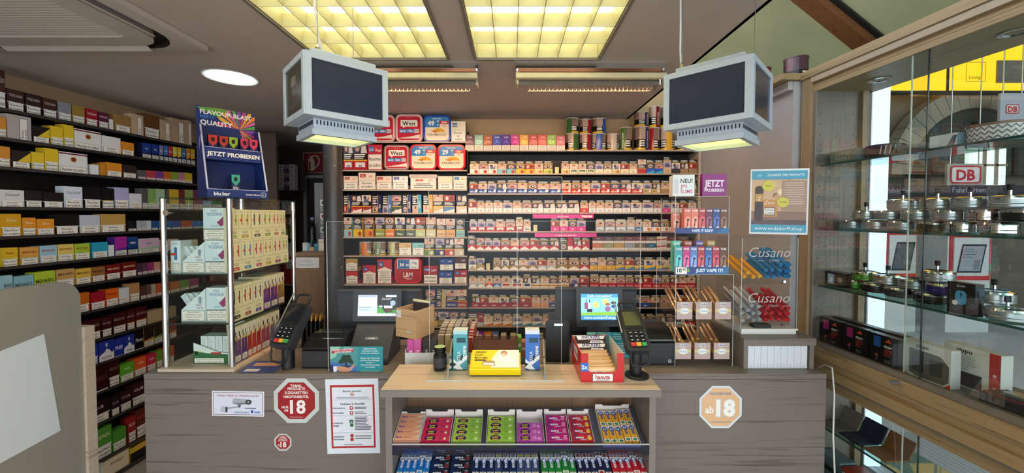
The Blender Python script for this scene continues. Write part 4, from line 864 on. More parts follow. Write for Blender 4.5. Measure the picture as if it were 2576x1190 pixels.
litem(2, 840, 893, 830, Z1, '#c9822c', 'N', '', '', 'plain orange'); litem(2, 896, 1025, 828, Z1, '#e0902c', 'W', '', '', 'orange and white'); litem(2, 1030, 1145, 848, Z1, '#3a2a24', 'W', '', '', 'dark brown and white', '#e8e4dc')
for k, (a, b_, cl, cn) in enumerate(((1155, 1222, '#6a6468', 'grey'), (1225, 1300, '#c84a58', 'red-pink'), (1302, 1369, '#8a4a9a', 'purple'), (1371, 1429, '#d9762e', 'orange'), (1431, 1489, '#8fae3f', 'green'), (1491, 1546, '#c98a9a', 'pink'), (1548, 1606, '#d9c02e', 'yellow'))):
    litem(2, a, b_, 892 + (a - 1225) * .06, Z1, cl, 'P', '', '', cn, tuple(v * .8 for v in C(cl)), noun='vape box')
for a in [(5, 208, 60, '#dcd9d4', 'W', 'Davidoff', '#6a6660', 'long white'), (211, 358, 66, '#211c1b', 'W', '', '#fff', 'black'), (361, 534, 80, '#211c1b', 'W', '', '#fff', 'wide black'), (537, 692, 32, '#dbe0ea', 'W', 'Davidoff', '#888', 'white cigar-picture'), (701, 845, 35, '#191718', 'W', '', '#8a7a4a', 'tall black'), (848, 954, 45, '#191718', 'W', '', '#8a7a4a', 'black and gold', '#b8963e'), (957, 1076, 40, '#b3b0d6', 'W', '', '#333', 'lilac'), (1078, 1182, 90, '#d9dbe4', 'W', '', '#333', 'small white')]:
    litem(3, *a[:3], Z2, *a[3:])
for k, (a, b_, cl, cn) in enumerate(((1186, 1233, '#5f6060', 'grey'), (1236, 1300, '#8fb86a', 'green'), (1302, 1374, '#b5d0b0', 'mint'), (1384, 1412, '#5f5f5c', 'dark grey'), (1414, 1490, '#d9b83a', 'yellow'), (1492, 1541, '#7d3038', 'maroon'), (1543, 1610, '#9ab05a', 'olive'), (1612, 1690, '#7a3a6a', 'plum'), (1692, 1760, '#8fb0d0', 'pale blue'), (1762, 1850, '#3f8a4a', 'leaf green'))):
    litem(3, a, b_, 48 + (a - 1186) * .03, Z2, cl, 'P', '', '', cn, tuple(v * .8 for v in C(cl)), noun='vape box')
for a in [(2, 175, 258, '#d9a01e', 'W', 'Zino', '#f2e2b0', 'golden yellow'), (182, 297, 290, '#e3952c', 'W', 'Zino', '#f6e6c0', 'orange'), (301, 450, 300, '#e3952c', 'W', 'Zino', '#f6e6c0', 'wide orange'), (453, 656, 262, '#1a1818', 'W', '', '#fff', 'black'), (660, 830, 268, '#c3c8d2', 'W', '', '#fff', 'silver-white'), (834, 1043, 260, '#c09a55', 'W', '', '#fff', 'gold')]:
    litem(4, *a[:3], Z2, *a[3:], noun='cigarillo tin')
for k, (a, b_, cl, cn) in enumerate(((1062, 1132, '#1f2226', 'black'), (1136, 1172, '#b7bcc2', 'light grey'), (1174, 1214, '#b7bcc2', 'pale grey'), (1216, 1256, '#d9dcde', 'white'), (1260, 1312, '#34558f', 'blue'), (1316, 1420, '#2f6fb0', 'azure'), (1424, 1500, '#3a58a8', 'royal blue'), (1504, 1600, '#c05a3a', 'rust'), (1604, 1700, '#3f7fc0', 'sky blue'))):
    litem(4, a, b_, 315, Z2, cl, 'P', '', '', cn, tuple(v * .85 for v in C(cl)), noun='vape box')
for a in [(2, 138, 540, '#e0b82a', 'W', 'Petit', '#9a2a1e', 'yellow'), (155, 312, 535, '#dba24a', 'W', 'BIDDIES', '#8a2a20', 'orange with pale frame', '#c9dcc8'), (318, 465, 522, '#9fc4d2', 'W', 'BIDDIES', '#9a2a2a', 'light blue'), (470, 605, 512, '#e2c866', 'W', 'BIDDIES', '#8a2a20', 'pale yellow'), (610, 740, 506, '#a9c43a', 'W', 'BIDDIES', '#8a2a20', 'lime green'), (755, 890, 494, '#2fa0c0', 'W', '', '#1d3a4a', 'turquoise')]:
    litem(5, *a[:3], Z2, *a[3:])
litem(5, 893, 942, 518, Z2, '#dfe6e6', 'N', '', '', 'small white card'); litem(5, 946, 1050, 448, Z2, '#4a2a86', 'P', '', '', 'violet', '#a82f9a', noun='vape box'); litem(5, 1053, 1140, 448, Z2, '#1a2a52', 'P', 'VEEV', '#e8eaf0', 'navy', '#22407c', noun='vape box'); litem(5, 1144, 1318, 462, Z2, '#8fc49a', 'P', 'HQD', '#2f5a3a', 'wide green', '#c9b0c8', noun='vape box')
litem(5, 1322, 1480, 470, Z2, '#c9a0a8', 'P', '', '', 'pink', '#d9c0b8', noun='vape box'); litem(5, 1484, 1640, 475, Z2, '#b0c890', 'P', '', '', 'pale green', '#d9d0b8', noun='vape box')
for a in [(2, 86, 772, '#a9d3de', 'T', "MEHARI'S", '#3a4a55', 'ice blue'), (92, 262, 775, '#8fc3d2', 'T', "MEHARI'S", '#3a4a55', 'sky blue'), (265, 443, 738, '#b3cf36', 'T', "MEHARI'S", '#2a2a1e', 'lime green'), (449, 606, 720, '#c9a060', 'W', "MEHARI'S", '#33261a', 'tan'), (611, 745, 715, '#e0b64a', 'W', "MEHARI'S", '#33261a', 'yellow'), (747, 862, 702, '#9a6a3a', 'W', "MEHARI'S", '#2c1d12', 'brown'), (868, 991, 682, '#7a1c1c', 'W', "MEHARI'S", '#ecd6a6', 'dark red'), (1000, 1125, 660, '#701a1a', 'W', "MEHARI'S", '#ecd6a6', 'deep red')]:
    litem(6, *a[:3], Z2, *a[3:])
for k, (a, b_, cl, cn) in enumerate(((1130, 1172, '#4f3a48', 'grey-violet'), (1174, 1214, '#6a4058', 'mauve'), (1216, 1268, '#9a3a78', 'magenta'), (1270, 1320, '#d9a08a', 'peach'), (1324, 1400, '#b05050', 'brick'), (1404, 1480, '#c9a84a', 'mustard'), (1484, 1560, '#8aa06a', 'sage'), (1564, 1640, '#a06a9a', 'orchid'))):
    litem(6, a, b_, 672 - (a - 1130) * .08, Z2, cl, 'P', '', '', cn, tuple(v * .85 for v in C(cl)), noun='vape box')
for a in [(560, 724, 925, '#c8641e', 'W', '', '#fff', 'burnt orange'), (731, 857, 912, '#a31c2a', 'W', '', '#fff', 'red corner-banded'), (860, 967, 884, '#e2641e', 'W', 'Montego', '#8a2a10', 'bright orange'), (970, 1058, 876, '#d6dae2', 'W', '', '#222', 'white lion'), (1061, 1145, 838, '#b58a5a', 'W', '', '#fff', 'tan')]:
    litem(7, *a[:3], Z2, *a[3:])
for k, (a, b_, cl, cn) in enumerate(((1152, 1198, '#5a3a38', 'brown'), (1200, 1240, '#6a5048', 'taupe'), (1242, 1280, '#b8b0a0', 'pale'), (1282, 1326, '#d0603a', 'orange-red'), (1330, 1400, '#b03a4a', 'crimson'), (1404, 1480, '#c8743a', 'copper'), (1484, 1560, '#7a9a4a', 'green'), (1564, 1640, '#a04a6a', 'berry'))):
    litem(7, a, b_, 862 - (a - 1152) * .15, Z2, cl, 'P', '', '', cn, tuple(v * .85 for v in C(cl)), noun='vape box')
for a in [(560, 680, 130, '#3f1618', 'W', 'MOODS', '#a08a84', 'dark maroon'), (686, 757, 112, '#3f1618', 'W', 'MOODS', '#a08a84', 'narrow dark maroon'), (764, 858, 82, '#3f1618', 'W', 'MOODS', '#a08a84', 'silver-banded maroon', '#9a9aa4'), (862, 920, 64, '#4a181a', 'W', 'MOODS', '#a08a84', 'small orange-banded maroon', '#d9822e'), (924, 1005, 40, '#4a181a', 'W', 'MOODS', '#a08a84', 'orange-banded maroon', '#d9822e'), (1010, 1110, 60, '#b09a78', 'N', '', '', 'straw-coloured'), (1115, 1210, 40, '#a08a6a', 'N', '', '', 'light brown')]:
    litem(8, *a[:3], Z3, *a[3:], wf=.36)
for a in [(560, 655, 320, '#26389a', 'W', '', '#fff', 'blue'), (660, 768, 278, '#26389a', 'M', 'GLETSCHER', '#fff', 'blue and white mountain'), (770, 833, 262, '#26389a', 'T', 'PRISE', '#dfe4f0', 'plain blue'), (836, 912, 236, '#26389a', 'M', 'PRISE', '#fff', 'mountain-printed blue'), (916, 976, 200, '#161416', 'T', 'Ploom', '#d8d4ce', 'black'), (980, 1050, 170, '#b8823a', 'P', '', '', 'amber', '#2a201a'), (1052, 1110, 150, '#7aa04a', 'P', '', '', 'green', '#33261c'), (1115, 1210, 135, '#d07a3a', 'P', '', '', 'orange', '#8a3a2a')]:
    litem(9, *a[:3], Z3, *a[3:])
for a in [(620, 720, 450, '#34120f', 'T', 'MOODS', '#5a3a34', 'dark brown'), (724, 802, 415, '#3c1416', 'W', 'MOODS', '#8a6a64', 'tall maroon'), (805, 904, 438, '#5fae2e', 'W', 'WEI', '#e8f0d8', 'bright green'), (906, 992, 396, '#e0602a', 'W', 'WEI', '#fbe6d8', 'bright orange'), (995, 1060, 370, '#c42a48', 'W', 'WEI', '#fbe0e4', 'raspberry red'), (1062, 1108, 345, '#6f9a3a', 'W', '', '#fff', 'leaf green'), (1112, 1190, 320, '#d0522a', 'W', '', '#fff', 'red-orange')]:
    litem(10, *a[:3], Z3, *a[3:], wf=.36)
for a in [(560, 726, 710, '#2a1518', 'W', 'CLUB', '#e0dad8', 'black'), (735, 795, 680, '#2a1a1e', 'W', 'CLUB', '#b0a8a8', 'small black'), (800, 880, 632, '#33181c', 'W', 'CLUB', '#c0b6b6', 'dark violet'), (884, 980, 575, '#3a1a1c', 'W', 'CLUB', '#f0eaea', 'large black-red')]:
    litem(11, *a[:3], Z3, *a[3:], wf=.36)
for a in [(600, 734, 900, '#4f9a34', 'W', 'SIBEREN', '#d0e0a0', 'green'), (738, 836, 905, '#4a9634', 'W', '', '#fff', 'low green'), (850, 906, 822, '#9a2224', 'W', 'RILLOS', '#f0dcd0', 'red'), (910, 976, 760, '#5f2418', 'W', 'RILLOS', '#c03a2a', 'brown-red'), (980, 1040, 745, '#d98a2a', 'W', '', '#fff', 'orange')]:
    litem(12, *a[:3], Z3, *a[3:], wf=.38)
# two boxes on the bottom board
for zx0, zx1, zt, cl, lb in ((670, 850, 1105, '#e2d8b8', 'cream cigarillo box on the lowest board of the left wall'), (860, 1000, 1060, '#d9b23a', 'yellow and black box on the lowest board of the left wall')):
    a, b_ = LP(zx0 / 2.768, 540), LP(zx1 / 2.768, 540); w_ = (b_ - a).length; m = (a + b_) / 2
    h_ = .1; c = Cv(w_, h_).rect(0, 0, 1, 1, cl).text('ANGELS', .5, .6, .02, '#7a5a2a', 'c', .02, .8) if cl[1] == 'e' else Cv(w_, h_).rect(0, 0, 1, 1, '#1c1a18').rect(0, .55, 1, .9, cl)
    box_thing('cigarillo_box', w_, h_, .06, c, cl, (m.x, m.y, .031), lb, 'cigar box', None, 'film', LA)

# ------------------------------------------------------------------ behind: end panel, small shelf, passage
px = lambda a, y: xat(a, y)
struct(MB().box(-2.36, 3.13, 0, xat(703, 3.16), 3.16, 2.2).build('trim_3', 'panel_dark' if 'panel_dark' in M else mat('panel_dark', '#4a3d33', .6))) 
sx0, sx1 = xat(702, 3.6), xat(742, 3.6)
t = thing('wall_shelf', 'small dark wall shelf with little boxes in the passage', 'shelf', (0, 3.6, zat(478, 3.6)))
MB().box(sx0 - .02, 0, -.015, sx1 + .01, .15, -.0005).build('board', 'dark_brown', t)
MB().box(sx0 - .02, .151, -.015, sx1 + .01, .16, .3).build('back', 'dark_brown', t)
rd = random.Random(4)
for r_ in range(6):
    for k in range(3):
        w_ = (sx1 - sx0) / 3 - .003; h_ = .038; cl = ['#b9aeb0', '#4a2a55', '#a9a2a6', '#8f8590'][(r_ * 2 + k) % 4 if k == 1 else 0]
        c = Cv(w_, h_).rect(0, 0, 1, 1, cl).rect(.15, .2, .85, .35, '#5a5058').ell(.5, .65, .008, .008, '#6a5a6a', 6)
        box_thing('small_carton', w_, h_, .06, c, cl, (sx0 + (k + .5) * (sx1 - sx0) / 3, 3.6, zat(478, 3.6) + r_ * .0392), f'small pale carton, {ORD[k + 1]} in the {ORD[6 - r_]} row from top, passage shelf', 'carton', 'little cartons on the passage shelf')
# fire extinguisher sign
def cvp(a, y0, b_, y1, Z): 
    p = W(a, y1, Z); return p, xat(b_, Z) - xat(a, Z), zat(y0, Z) - zat(y1, Z)
p, w_, h_ = cvp(763.5, 384, 813.5, 434.5, 3.945)
c = Cv(w_, h_).rect(0, 0, 1, 1, '#b8ac98').rect(.025, .025, .975, .975, '#7d1c20')
I = '#c9b89c'
c.rrect(.24, .1, .56, .62, .02, I).rrect(.28, .14, .36, .56, .004, '#7d1c20').ell(.4, .64, w_ * .15, h_ * .09, I).rect(.34, .7, .46, .8, I).rect(.2, .62, .3, .66, I).rect(.3, .78, .52, .83, I)
pts = [(.46, .82), (.6, .86), (.74, .78), (.8, .62), (.76, .42), (.62, .26), (.52, .18)]
for i in range(len(pts) - 1):
    (x0, y0), (x1, y1) = pts[i], pts[i + 1]; dx, dy = x1 - x0, y1 - y0; l = math.hypot(dx, dy); nx, ny = -dy / l * .028, dx / l * .028
    c.pol([(x0 + nx, y0 + ny), (x0 - nx, y0 - ny), (x1 - nx, y1 - ny), (x1 + nx, y1 + ny)], I)
tag(MB().box(0, 0, 0, w_, .003, h_, '#b8ac98').cv(c, (0, 0, 0), (1, 0, 0), (0, 0, 1)).build('fire_extinguisher_sign', 'print', None, p), 'red fire extinguisher sign on the dark passage wall', 'sign')
# door frame in the passage
b = MB(); x0 = xat(766, 3.94); z1 = zat(441, 3.94); b.box(x0, 3.92, 0, x0 + .03, 3.948, z1); struct(b.build('trim_4', 'door_frame' if 'door_frame' in M else mat('door_frame', '#8f918f', .5)))
struct(MB().box(x0 + .0305, 3.92, z1 - .03, -1.3, 3.948, z1).build('trim_5', 'door_frame')); struct(MB().box(x0 + .031, 3.935, 0, -1.3, 3.948, z1 - .0305).build('door_1', 'dark_brown'))
# grey price board behind the column
p, w_, h_ = cvp(793, 460, 826, 630, 3.0)
c = Cv(w_, h_).rect(0, 0, 1, 1, '#7d7c80')
for i in range(4):
    yb = .76 - i * .2; c.rrect(.42, yb - .1, .98, yb - .01, .004, '#d9d6d4').rect(.55, yb - .08, .9, yb - .03, ['#2f5a34', '#8a2a2e'][i % 2]).rrect(.45, yb - .17, .98, yb - .115, .003, '#c9c6c6').lines(.5, yb - .16, .95, yb - .12, 2, '#44424a', i)
tag(MB().box(0, 0, 0, w_, .02, h_, '#7d7c80').cv(c, (0, 0, 0), (1, 0, 0), (0, 0, 1)).build('price_board', 'print', None, p), 'grey board with small price labels standing behind the column', 'board')
# wooden side cabinet with a note, bottle and small boxes
Zc = 2.6; x0, x1 = xat(738, Zc), xat(824, Zc); zc = zat(636, Zc)
t = thing('side_cabinet', 'brown wooden cabinet left of the column with a paper note', 'cabinet', (0, Zc, 0))
MB().box(x0, 0, 0, x1, .45, zc - .02).build('body', 'panel_wood', t); MB().box(x0 - .006, -.006, zc - .0195, x1, .455, zc).build('top_board', 'panel_wood', t)
pn = W(742, 674, Zc - .001); wn = xat(803, Zc) - xat(742, Zc); hn = zat(648, Zc) - zat(674, Zc)
MB().cv(Cv(wn, hn).rect(0, 0, 1, 1, '#dedddb').lines(.1, .15, .9, .9, 6, '#8a8a8e', 3, .25), (pn.x, 0, pn.z), (1, 0, 0), (0, 0, 1), .001).build('paper_note', 'print', t)
Zt = 2.75
for a, b_, y0, cl, lb in ((760, 771, 611, '#c4ccd0', 'slim white box on the side cabinet'), (771, 778, 613, '#7fa0c0', 'slim pale blue box on the side cabinet'), (778, 788, 622, '#c9a878', 'small tan box on the side cabinet'), (789, 799, 613, '#3a7f9a', 'small teal box on the side cabinet'), (800, 813, 602, '#d3cfc4', 'leaning cream card box beside the teal box')):
    x0, x1 = xat(a, Zt), xat(b_, Zt); h_ = zat(y0, Zt) - zc; w_ = x1 - x0
    c = Cv(w_, h_).rect(0, 0, 1, 1, cl).rect(.15, .7, .85, .78, '#b9b13a')
    box_thing('card_box', w_, h_, .03, c, cl, ((x0 + x1) / 2, Zt, zc + .0005), lb, 'box')
xb = xat(785, 2.93); t = thing('spray_bottle', 'clear bottle of teal liquid on the side cabinet', 'bottle', (xb, 2.93, zc + .0005))
MB().lathe([(.0, .001), (.026, .001), (.028, .02), (.028, .15), (.02, .18), (.011, .2), (.011, .215)], 16).build('bottle_glass', 'bottle' if 'bottle' in M else glass('bottle', '#9aa8b4') and 'bottle', t)
MB().lathe([(0, .004), (.024, .004), (.025, .06), (0, .06)], 16, '#0f5a5e').build('liquid', 'gloss', t); MB().cyl((0, 0, .2155), (0, 0, .235), .014, 12, '#5a6a8a').build('cap', 'gloss', t)
# steel column
def column_mat():
    m, N, L, bs = _new('column_paint'); tc = N.new('ShaderNodeTexCoord'); nz = N.new('ShaderNodeTexNoise'); nz.inputs['Scale'].default_value = 38; nz.inputs['Detail'].default_value = 2
    L.new(tc.outputs['Object'], nz.inputs['Vector']); rp = N.new('ShaderNodeValToRGB'); e = rp.color_ramp.elements
    e[0].position = .70; e[0].color = C('#3b3c3e') + (1,); e[1].position = .72; e[1].color = C('#b9a88c') + (1,)
    L.new(nz.outputs['Fac'], rp.inputs['Fac']); L.new(rp.outputs['Color'], bs.inputs['Base Color']); bs.inputs['Roughness'].default_value = .35; bs.inputs['Metallic'].default_value = .3
    M['column_paint'] = m
column_mat()
xc = xat(838.5, 2.45); tag(MB().cyl((0, 0, .001), (0, 0, CEIL - .002), .056, 32).build('steel_column', 'column_paint', None, (xc, 2.45, 0)), 'round dark steel column with chipped paint left of the back racks', 'column')

# ------------------------------------------------------------------ grey partition in the left foreground
mat('partition_grey', '#8f8a80', .55, 0, .03, 4)
GN = LN; GP = (-1.67, 1.458, 0); gd = Vector((.06, 1, 0)).normalized()
def gp(pxx, pyy): return onp(pxx, pyy, GP, GN)
def gl(p): d = p - Vector(GP); return (d.dot(gd), p.z)
e1 = gl(gp(207, 900))[0]; ztop = gl(gp(120, 713))[1]
t = thing('grey_partition', 'grey board with a rounded corner and white sheet in the left foreground', 'partition', GP, LA)
pts = [(-1.1, .02), (e1, .02)]
r_ = .075
for i in range(9):
    q = PI / 2 * i / 8; pts.append((e1 - r_ + r_ * math.cos(q), ztop - r_ + r_ * math.sin(q)))
pts.append((-1.1, ztop))
MB().prism(pts, 'Y', 0, .018).build('board', 'partition_grey', t, bevel=.002)
zp = gl(gp(220, 820))[1]; e2 = gl(gp(236, 1000))[0]
MB().box(e1 + .001, -.012, 0, e2, .05, zp).build('end_post', 'top_wood', t)
q4 = [gl(gp(*q)) for q in ((-80, 915), (110, 840), (152, 1083), (-45, 1190))]
MB().poly([(a, -.0012, z) for a, z in reversed(q4)], '#d3d9de').build('paper_sheet', 'print', t)
# ================================================================== glass vitrine on the counter
VX0, VX1, VY0, VY1 = -1.374, -1.113, 1.535, 1.98; VZ = CT + .001; VT = zat(500, 1.535)
t = thing('glass_showcase', 'glass showcase with chrome posts standing on the left counter end', 'showcase', (0, 0, 0))
MB().box(VX0 - .02, VY0 - .02, VZ, VX1 + .02, VY1 + .02, VZ + .012).build('base', 'top_wood', t)
pm = MB().cyl((0, 0, VZ + .0125), (0, 0, VT), .0105, 16).mesh('post'); pm.materials.append(M['chrome'])
for x in (VX0, VX1):
    for y in (VY0, VY1): inst(pm, 'post', t, (x, y, 0))
zs = [zat(688.5, 1.54), zat(812.5, 1.54)]

for z in zs:
    s_ = MB().box(VX0 + .012, VY0 + .004, z - .006, VX1 - .004, VY1 - .012, z - .0006).build('shelf', 'shelf_glass', t)
    b = MB().box(VX0 + .012, VY0 + .0005, z - .006, VX1 - .012, VY0 + .0038, z - .0006); b.build('edge_strip', 'shelf_edge', s_)
    MB().box(VX1 - .0038, VY0 + .012, z - .006, VX1 - .001, VY1 - .012, z - .0006).build('edge_strip', 'shelf_edge', s_)
MB().box(VX0 - .008, VY0 - .008, VT + .0005, VX1 + .012, VY1 + .012, VT + .006).build('top_pane', 'shelf_glass', t)
for nm, bx in (('front_pane', (VX0 + .0115, VY0 - .002, VZ + .0125, VX1 - .0115, VY0, VT)), ('right_pane', (VX1, VY0 + .0115, VZ + .0125, VX1 + .002, VY1 - .0115, VT)), ('left_pane', (VX0 - .002, VY0 + .0115, VZ + .0125, VX0, VY1 - .0115, VT))):
    MB().box(*bx).build(nm, 'glass', t)
MB().cyl((VX0 + .022, VY0 - .014, VT - .055), (VX0 + .022, VY0 - .0021, VT - .055), .012, 14).build('lock', 'chrome', t)
# vape displays facing right
def vd(y): return 1.113 * F / 1.0 / y
def zpx(p): return 1.113 * F / (1288 - p)
def hqd(y0, y1, z, h, cols, label, style='H', d=.11):
    w_ = y1 - y0 - .0015; c = Cv(w_, h).rect(0, 0, 1, 1, '#e2dcb8'); n = len(cols)
    if style == 'H':
        for i, cl in enumerate(cols):
            x0, x1 = .03 + .94 * i / n, .03 + .94 * (i + 1) / n; cx = (x0 + x1) / 2
            c.rect(x0 + .01, .37, x1 - .01, .99, '#ece7c4').rrect(cx - .055, .47, cx + .055, .84, .003, cl).rect(cx - .13, .6, cx + .0, .68, '#c8402f').text('HQD', cx, .89, .009, '#7a7458', 'c', 0, .3)
            c.rect(x1 - .012, .37, x1 - .004, .99, '#b5ae8c')
        c.rect(.0, .0, 1, .35, '#ece6c2').rect(0, .35, 1, .362, '#b5ae8c').text('HQD', .5, .2, .015, '#4a4636', 'c', 0, .5).rrect(.22, .05, .78, .15, .003, cols[0]).text('SURV', .5, .07, .009, '#f0eedd', 'c', .01, .4)
    else:
        for i, cl in enumerate(cols):
            x0, x1 = .03 + .94 * i / n, .03 + .94 * (i + 1) / n; cx = (x0 + x1) / 2
            c.rect(x0 + .01, .3, x1 - .01, .99, '#e6e0d2').pol([(x0 + .01, .3), (x1 - .01, .3), (x1 - .01, .75), (x0 + .01, .6)], cl).rect(cx - .06, .72, cx + .06, .86, '#201c20').ell(cx, .66, .006, .006, '#e0c23a', 6)
        c.pol([(0, 0), (1, 0), (1, .4), (0, .3)], cols[0]).rrect(.1, .04, .9, .2, .004, '#ece8e0').lines(.15, .06, .85, .18, 3, '#6a6464', 1, .35)
    d = .024 if y0 < 1.66 else d
    o = box_thing('vape_display_box', w_, h, d, c, '#d9d3b4', (VX1 - .008, (y0 + y1) / 2, z), label, 'vape display', 'vape displays in the glass showcase', 'print', PI / 2)
    return o
zoomx = lambda v: zpx(380 + v / 2.479)
UP = [(500, 556, ['#8ab030', '#7aa82e'], 'lime-labelled'), (556, 634, ['#b5a02e', '#c0a830'], 'gold-labelled'), (636, 706, ['#4a5068', '#3a4a60'], 'slate-labelled'), (706, 766, ['#6a9a30', '#84a838'], 'green-labelled'), (766, 812, ['#a8402e', '#b04030'], 'brick-labelled'), (812, 848, ['#3f6a34', '#50803a'], 'dark green-labelled')]
LO = [(500, 572, ['#c43a30', '#d04a40'], 'red-labelled'), (572, 646, ['#3f8ab5', '#4f98c0'], 'blue-labelled'), (647, 709, ['#c4386a', '#d04a70'], 'pink-labelled'), (709, 766, ['#b5a030', '#c4b03a'], 'yellow-labelled'), (766, 826, ['#a03a8a', '#c03a5a'], 'magenta-labelled'), (826, 862, ['#7aa838', '#6a9a30'], 'light green-labelled')]
for a, b_, cl, cn in LO: hqd(zoomx(a), zoomx(b_), zs[0], .131, cl, f'{cn} vape display in the second tier of the showcase')
for a, b_, cl, cn in UP: hqd(zoomx(a), zoomx(b_), zs[0] + .1315, .124, cl, f'{cn} vape display in the top tier of the showcase')
MI = [(503, 572, ['#2a2824', '#3a3a34'], 'black-labelled', 'H'), (572, 638, ['#8a3a2e', '#a04a3a'], 'brown-labelled', 'H'), (638, 701, ['#4a3a9a', '#3a3aa0'], 'violet-labelled', 'H'), (702, 748, ['#6a3a8a', '#7a2a6a'], 'purple wave', 'S'), (748, 792, ['#5a2f80', '#8a3a70'], 'deep purple wave', 'S'), (792, 834, ['#8a6a34', '#9a7a44'], 'bronze wave', 'S')]
for a, b_, cl, cn, s_ in MI: hqd(zoomx(a), zoomx(b_), zs[1], .142 if s_ == 'H' else .15, cl, f'{cn} vape display on the middle glass shelf', s_)
BO = [(512, 560, ['#6a4a80', '#7a4a78'], 'purple-grey'), (560, 599, ['#5a3a78', '#6a3a70'], 'dark purple'), (599, 627, ['#b03a34'], 'brick-red'), (627, 655, ['#c03a3a'], 'bright red'), (655, 684, ['#b83038'], 'crimson'), (684, 740, ['#a04a6a', '#9a5a70'], 'rose'), (740, 800, ['#6a6a90', '#8a8aa0'], 'lavender')]
for a, b_, cl, cn in BO: hqd(zoomx(a), zoomx(b_), VZ + .0125, .15, cl, f'{cn} vape display on the floor of the showcase', 'S')
# white boxes facing the customer through the front pane
def fbox(pxa, pxb, pya, pyb, z, kind, label, y=1.56, d=.055):
    x0, x1 = xat(pxa, y), xat(pxb, y); w_ = x1 - x0; h_ = zat(pya, y) - zat(pyb, y); L3 = ('Dieses Produkt', 'enthält Nikotin: einen', 'Stoff, der sehr stark', 'abhängig macht.')
    if kind == 'V':
        c = Cv(w_, h_).rect(0, 0, 1, 1, '#dfeaec').pol([(0, .38), (0, 1), (1, .38)], '#cfe3e8').pol([(.62, .55), (.95, .75), (1, .5), (.8, .42)], '#9a3a6a').text('HQD', .5, .88, .012, '#6a8ab0', 'c', .01).text('VODKA', .52, .76, .018, '#6f8fb5', 'c', .02, .7).lines(.35, .4, .7, .48, 2, '#8a9aa0', 2, .3)
        c.rect(0, .34, 1, .36, '#2a3a3a'); rauchen(c, .03, .02, .97, .33, L3, 0)
        return box_thing('vape_carton', w_, h_, d, c, '#d5dfe0', ((x0 + x1) / 2, y, z), label, 'vape carton', 'white vape cartons in the showcase', 'film')
    if kind == 'N':
        c = Cv(w_, h_).rect(0, 0, 1, 1, '#dbe6ea').text('HQD', .5, .88, .011, '#5a7a9a', 'c', .01, .7).rrect(.35, .4, .65, .8, .004, '#2a6aa5').rect(.05, .54, .55, .62, '#c8402f'); rauchen(c, .08, .03, .92, .3, L3, 0)
        return box_thing('vape_carton', w_, h_, d, c, '#d5dfe0', ((x0 + x1) / 2, y, z), label, 'vape carton', 'white vape cartons in the showcase', 'film')
    t = thing('vape_carton', label, 'vape carton', ((x0 + x1) / 2, y, z), 0, 'white vape cartons in the showcase')
    c = Cv(w_, h_).pol([(.02, .36), (.98, .36), (.98, .98)], '#dde8ea').text('HQD', .8, .66, .01, '#5a7a9a', 'c').rect(.72, .55, .84, .75, '#8a9aa5').text('KING', .84, .48, .009, '#9a4a7a', 'r', .02).text('TASTE', .9, .39, .009, '#9a4a7a', 'r', .02); rauchen(c, .03, .02, .97, .33, L3, 0)
    MB().prism([(-w_ / 2, 0), (w_ / 2, 0), (w_ / 2, h_), (-w_ / 2, h_ * .34)], 'Y', 0, d, '#d5dfe0').cv(c, (-w_ / 2, 0, 0), (1, 0, 0), (0, 0, 1), .0003).build('tray', 'film', t)
    if kind == 'T':
        for i in range(3):
            b = MB().at(T(-w_ / 2 + .016 + i * .014, .02 + .012 * i, h_ * .5) @ Matrix.Rotation(-.6, 4, 'Y')); b.box(-.011, 0, 0, .011, .02, .045, '#dbe4e8').cv(Cv(.022, .045).lines(.1, .1, .9, .9, 6, '#9aa5aa', i, .3), (-.011, 0, 0), (1, 0, 0), (0, 0, 1)); b.build('vape_stick_box', 'film', t)
    return t
fbox(511, 566, 523.5, 605, zs[0] + .1315, 'V', 'white vape carton at the top of the showcase front', 1.56)
fbox(427, 452, 606, 687, zs[0], 'N', 'narrow white vape carton with blue stick picture by the chrome post')
fbox(455, 512.5, 608, 687, zs[0], 'T', 'cut-away white vape carton spilling sticks on the upper glass shelf')
fbox(513.5, 566, 606, 687, zs[0], 'V', 'white vape carton right of the spilling carton, upper glass shelf')
fbox(450, 512, 728, 811, zs[1], 'T', 'cut-away white vape carton on the middle glass shelf')
fbox(514, 566, 726, 811, zs[1], 'V', 'white vape carton right of the cut-away carton, middle glass shelf')
# green and white display on the showcase floor
y = 1.57; x0, x1 = xat(479, y), xat(567, y); w_ = x1 - x0; h_ = .085
t = thing('vape_display', 'white and green vape tray holding pale stick boxes on the showcase floor', 'vape display', ((x0 + x1) / 2, y, VZ + .0125))
c = Cv(w_, h_).pol([(0, 0), (1, 0), (1, .45), (.4, .5), (0, .62)], '#2f6a42').rect(.5, .45, .8, .55, '#b03a34').rect(.04, .42, .12, .6, '#1c2420').ell(.18, .58, .004, .004, '#e0c83a', 8); rauchen(c, .02, .02, .88, .28, ('Dieses Produkt enthält Nikotin: einen', 'Stoff, der sehr stark abhängig macht.'), 0)
MB().prism([(-w_ / 2, 0), (w_ / 2, 0), (w_ / 2, h_ * .5), (w_ * .2, h_ * .55), (-w_ / 2, h_)], 'Y', 0, .004, '#dfe6e4').box(-w_ / 2, .004, 0, w_ / 2, .064, .004, '#d0d6d4').cv(c, (-w_ / 2, 0, 0), (1, 0, 0), (0, 0, 1), .0003).build('tray', 'film', t)
for i in range(4):
    MB().box(-w_ * .34 + i * .03, .01, .005, -w_ * .34 + .027 + i * .03, .06, .11, '#dce2e2').cv(Cv(.027, .105).lines(.15, .45, .85, .92, 9, '#aab4b6', i, .3), (-w_ * .34 + i * .03, .01, .005), (1, 0, 0), (0, 0, 1)).build('stick_box', 'film', t)

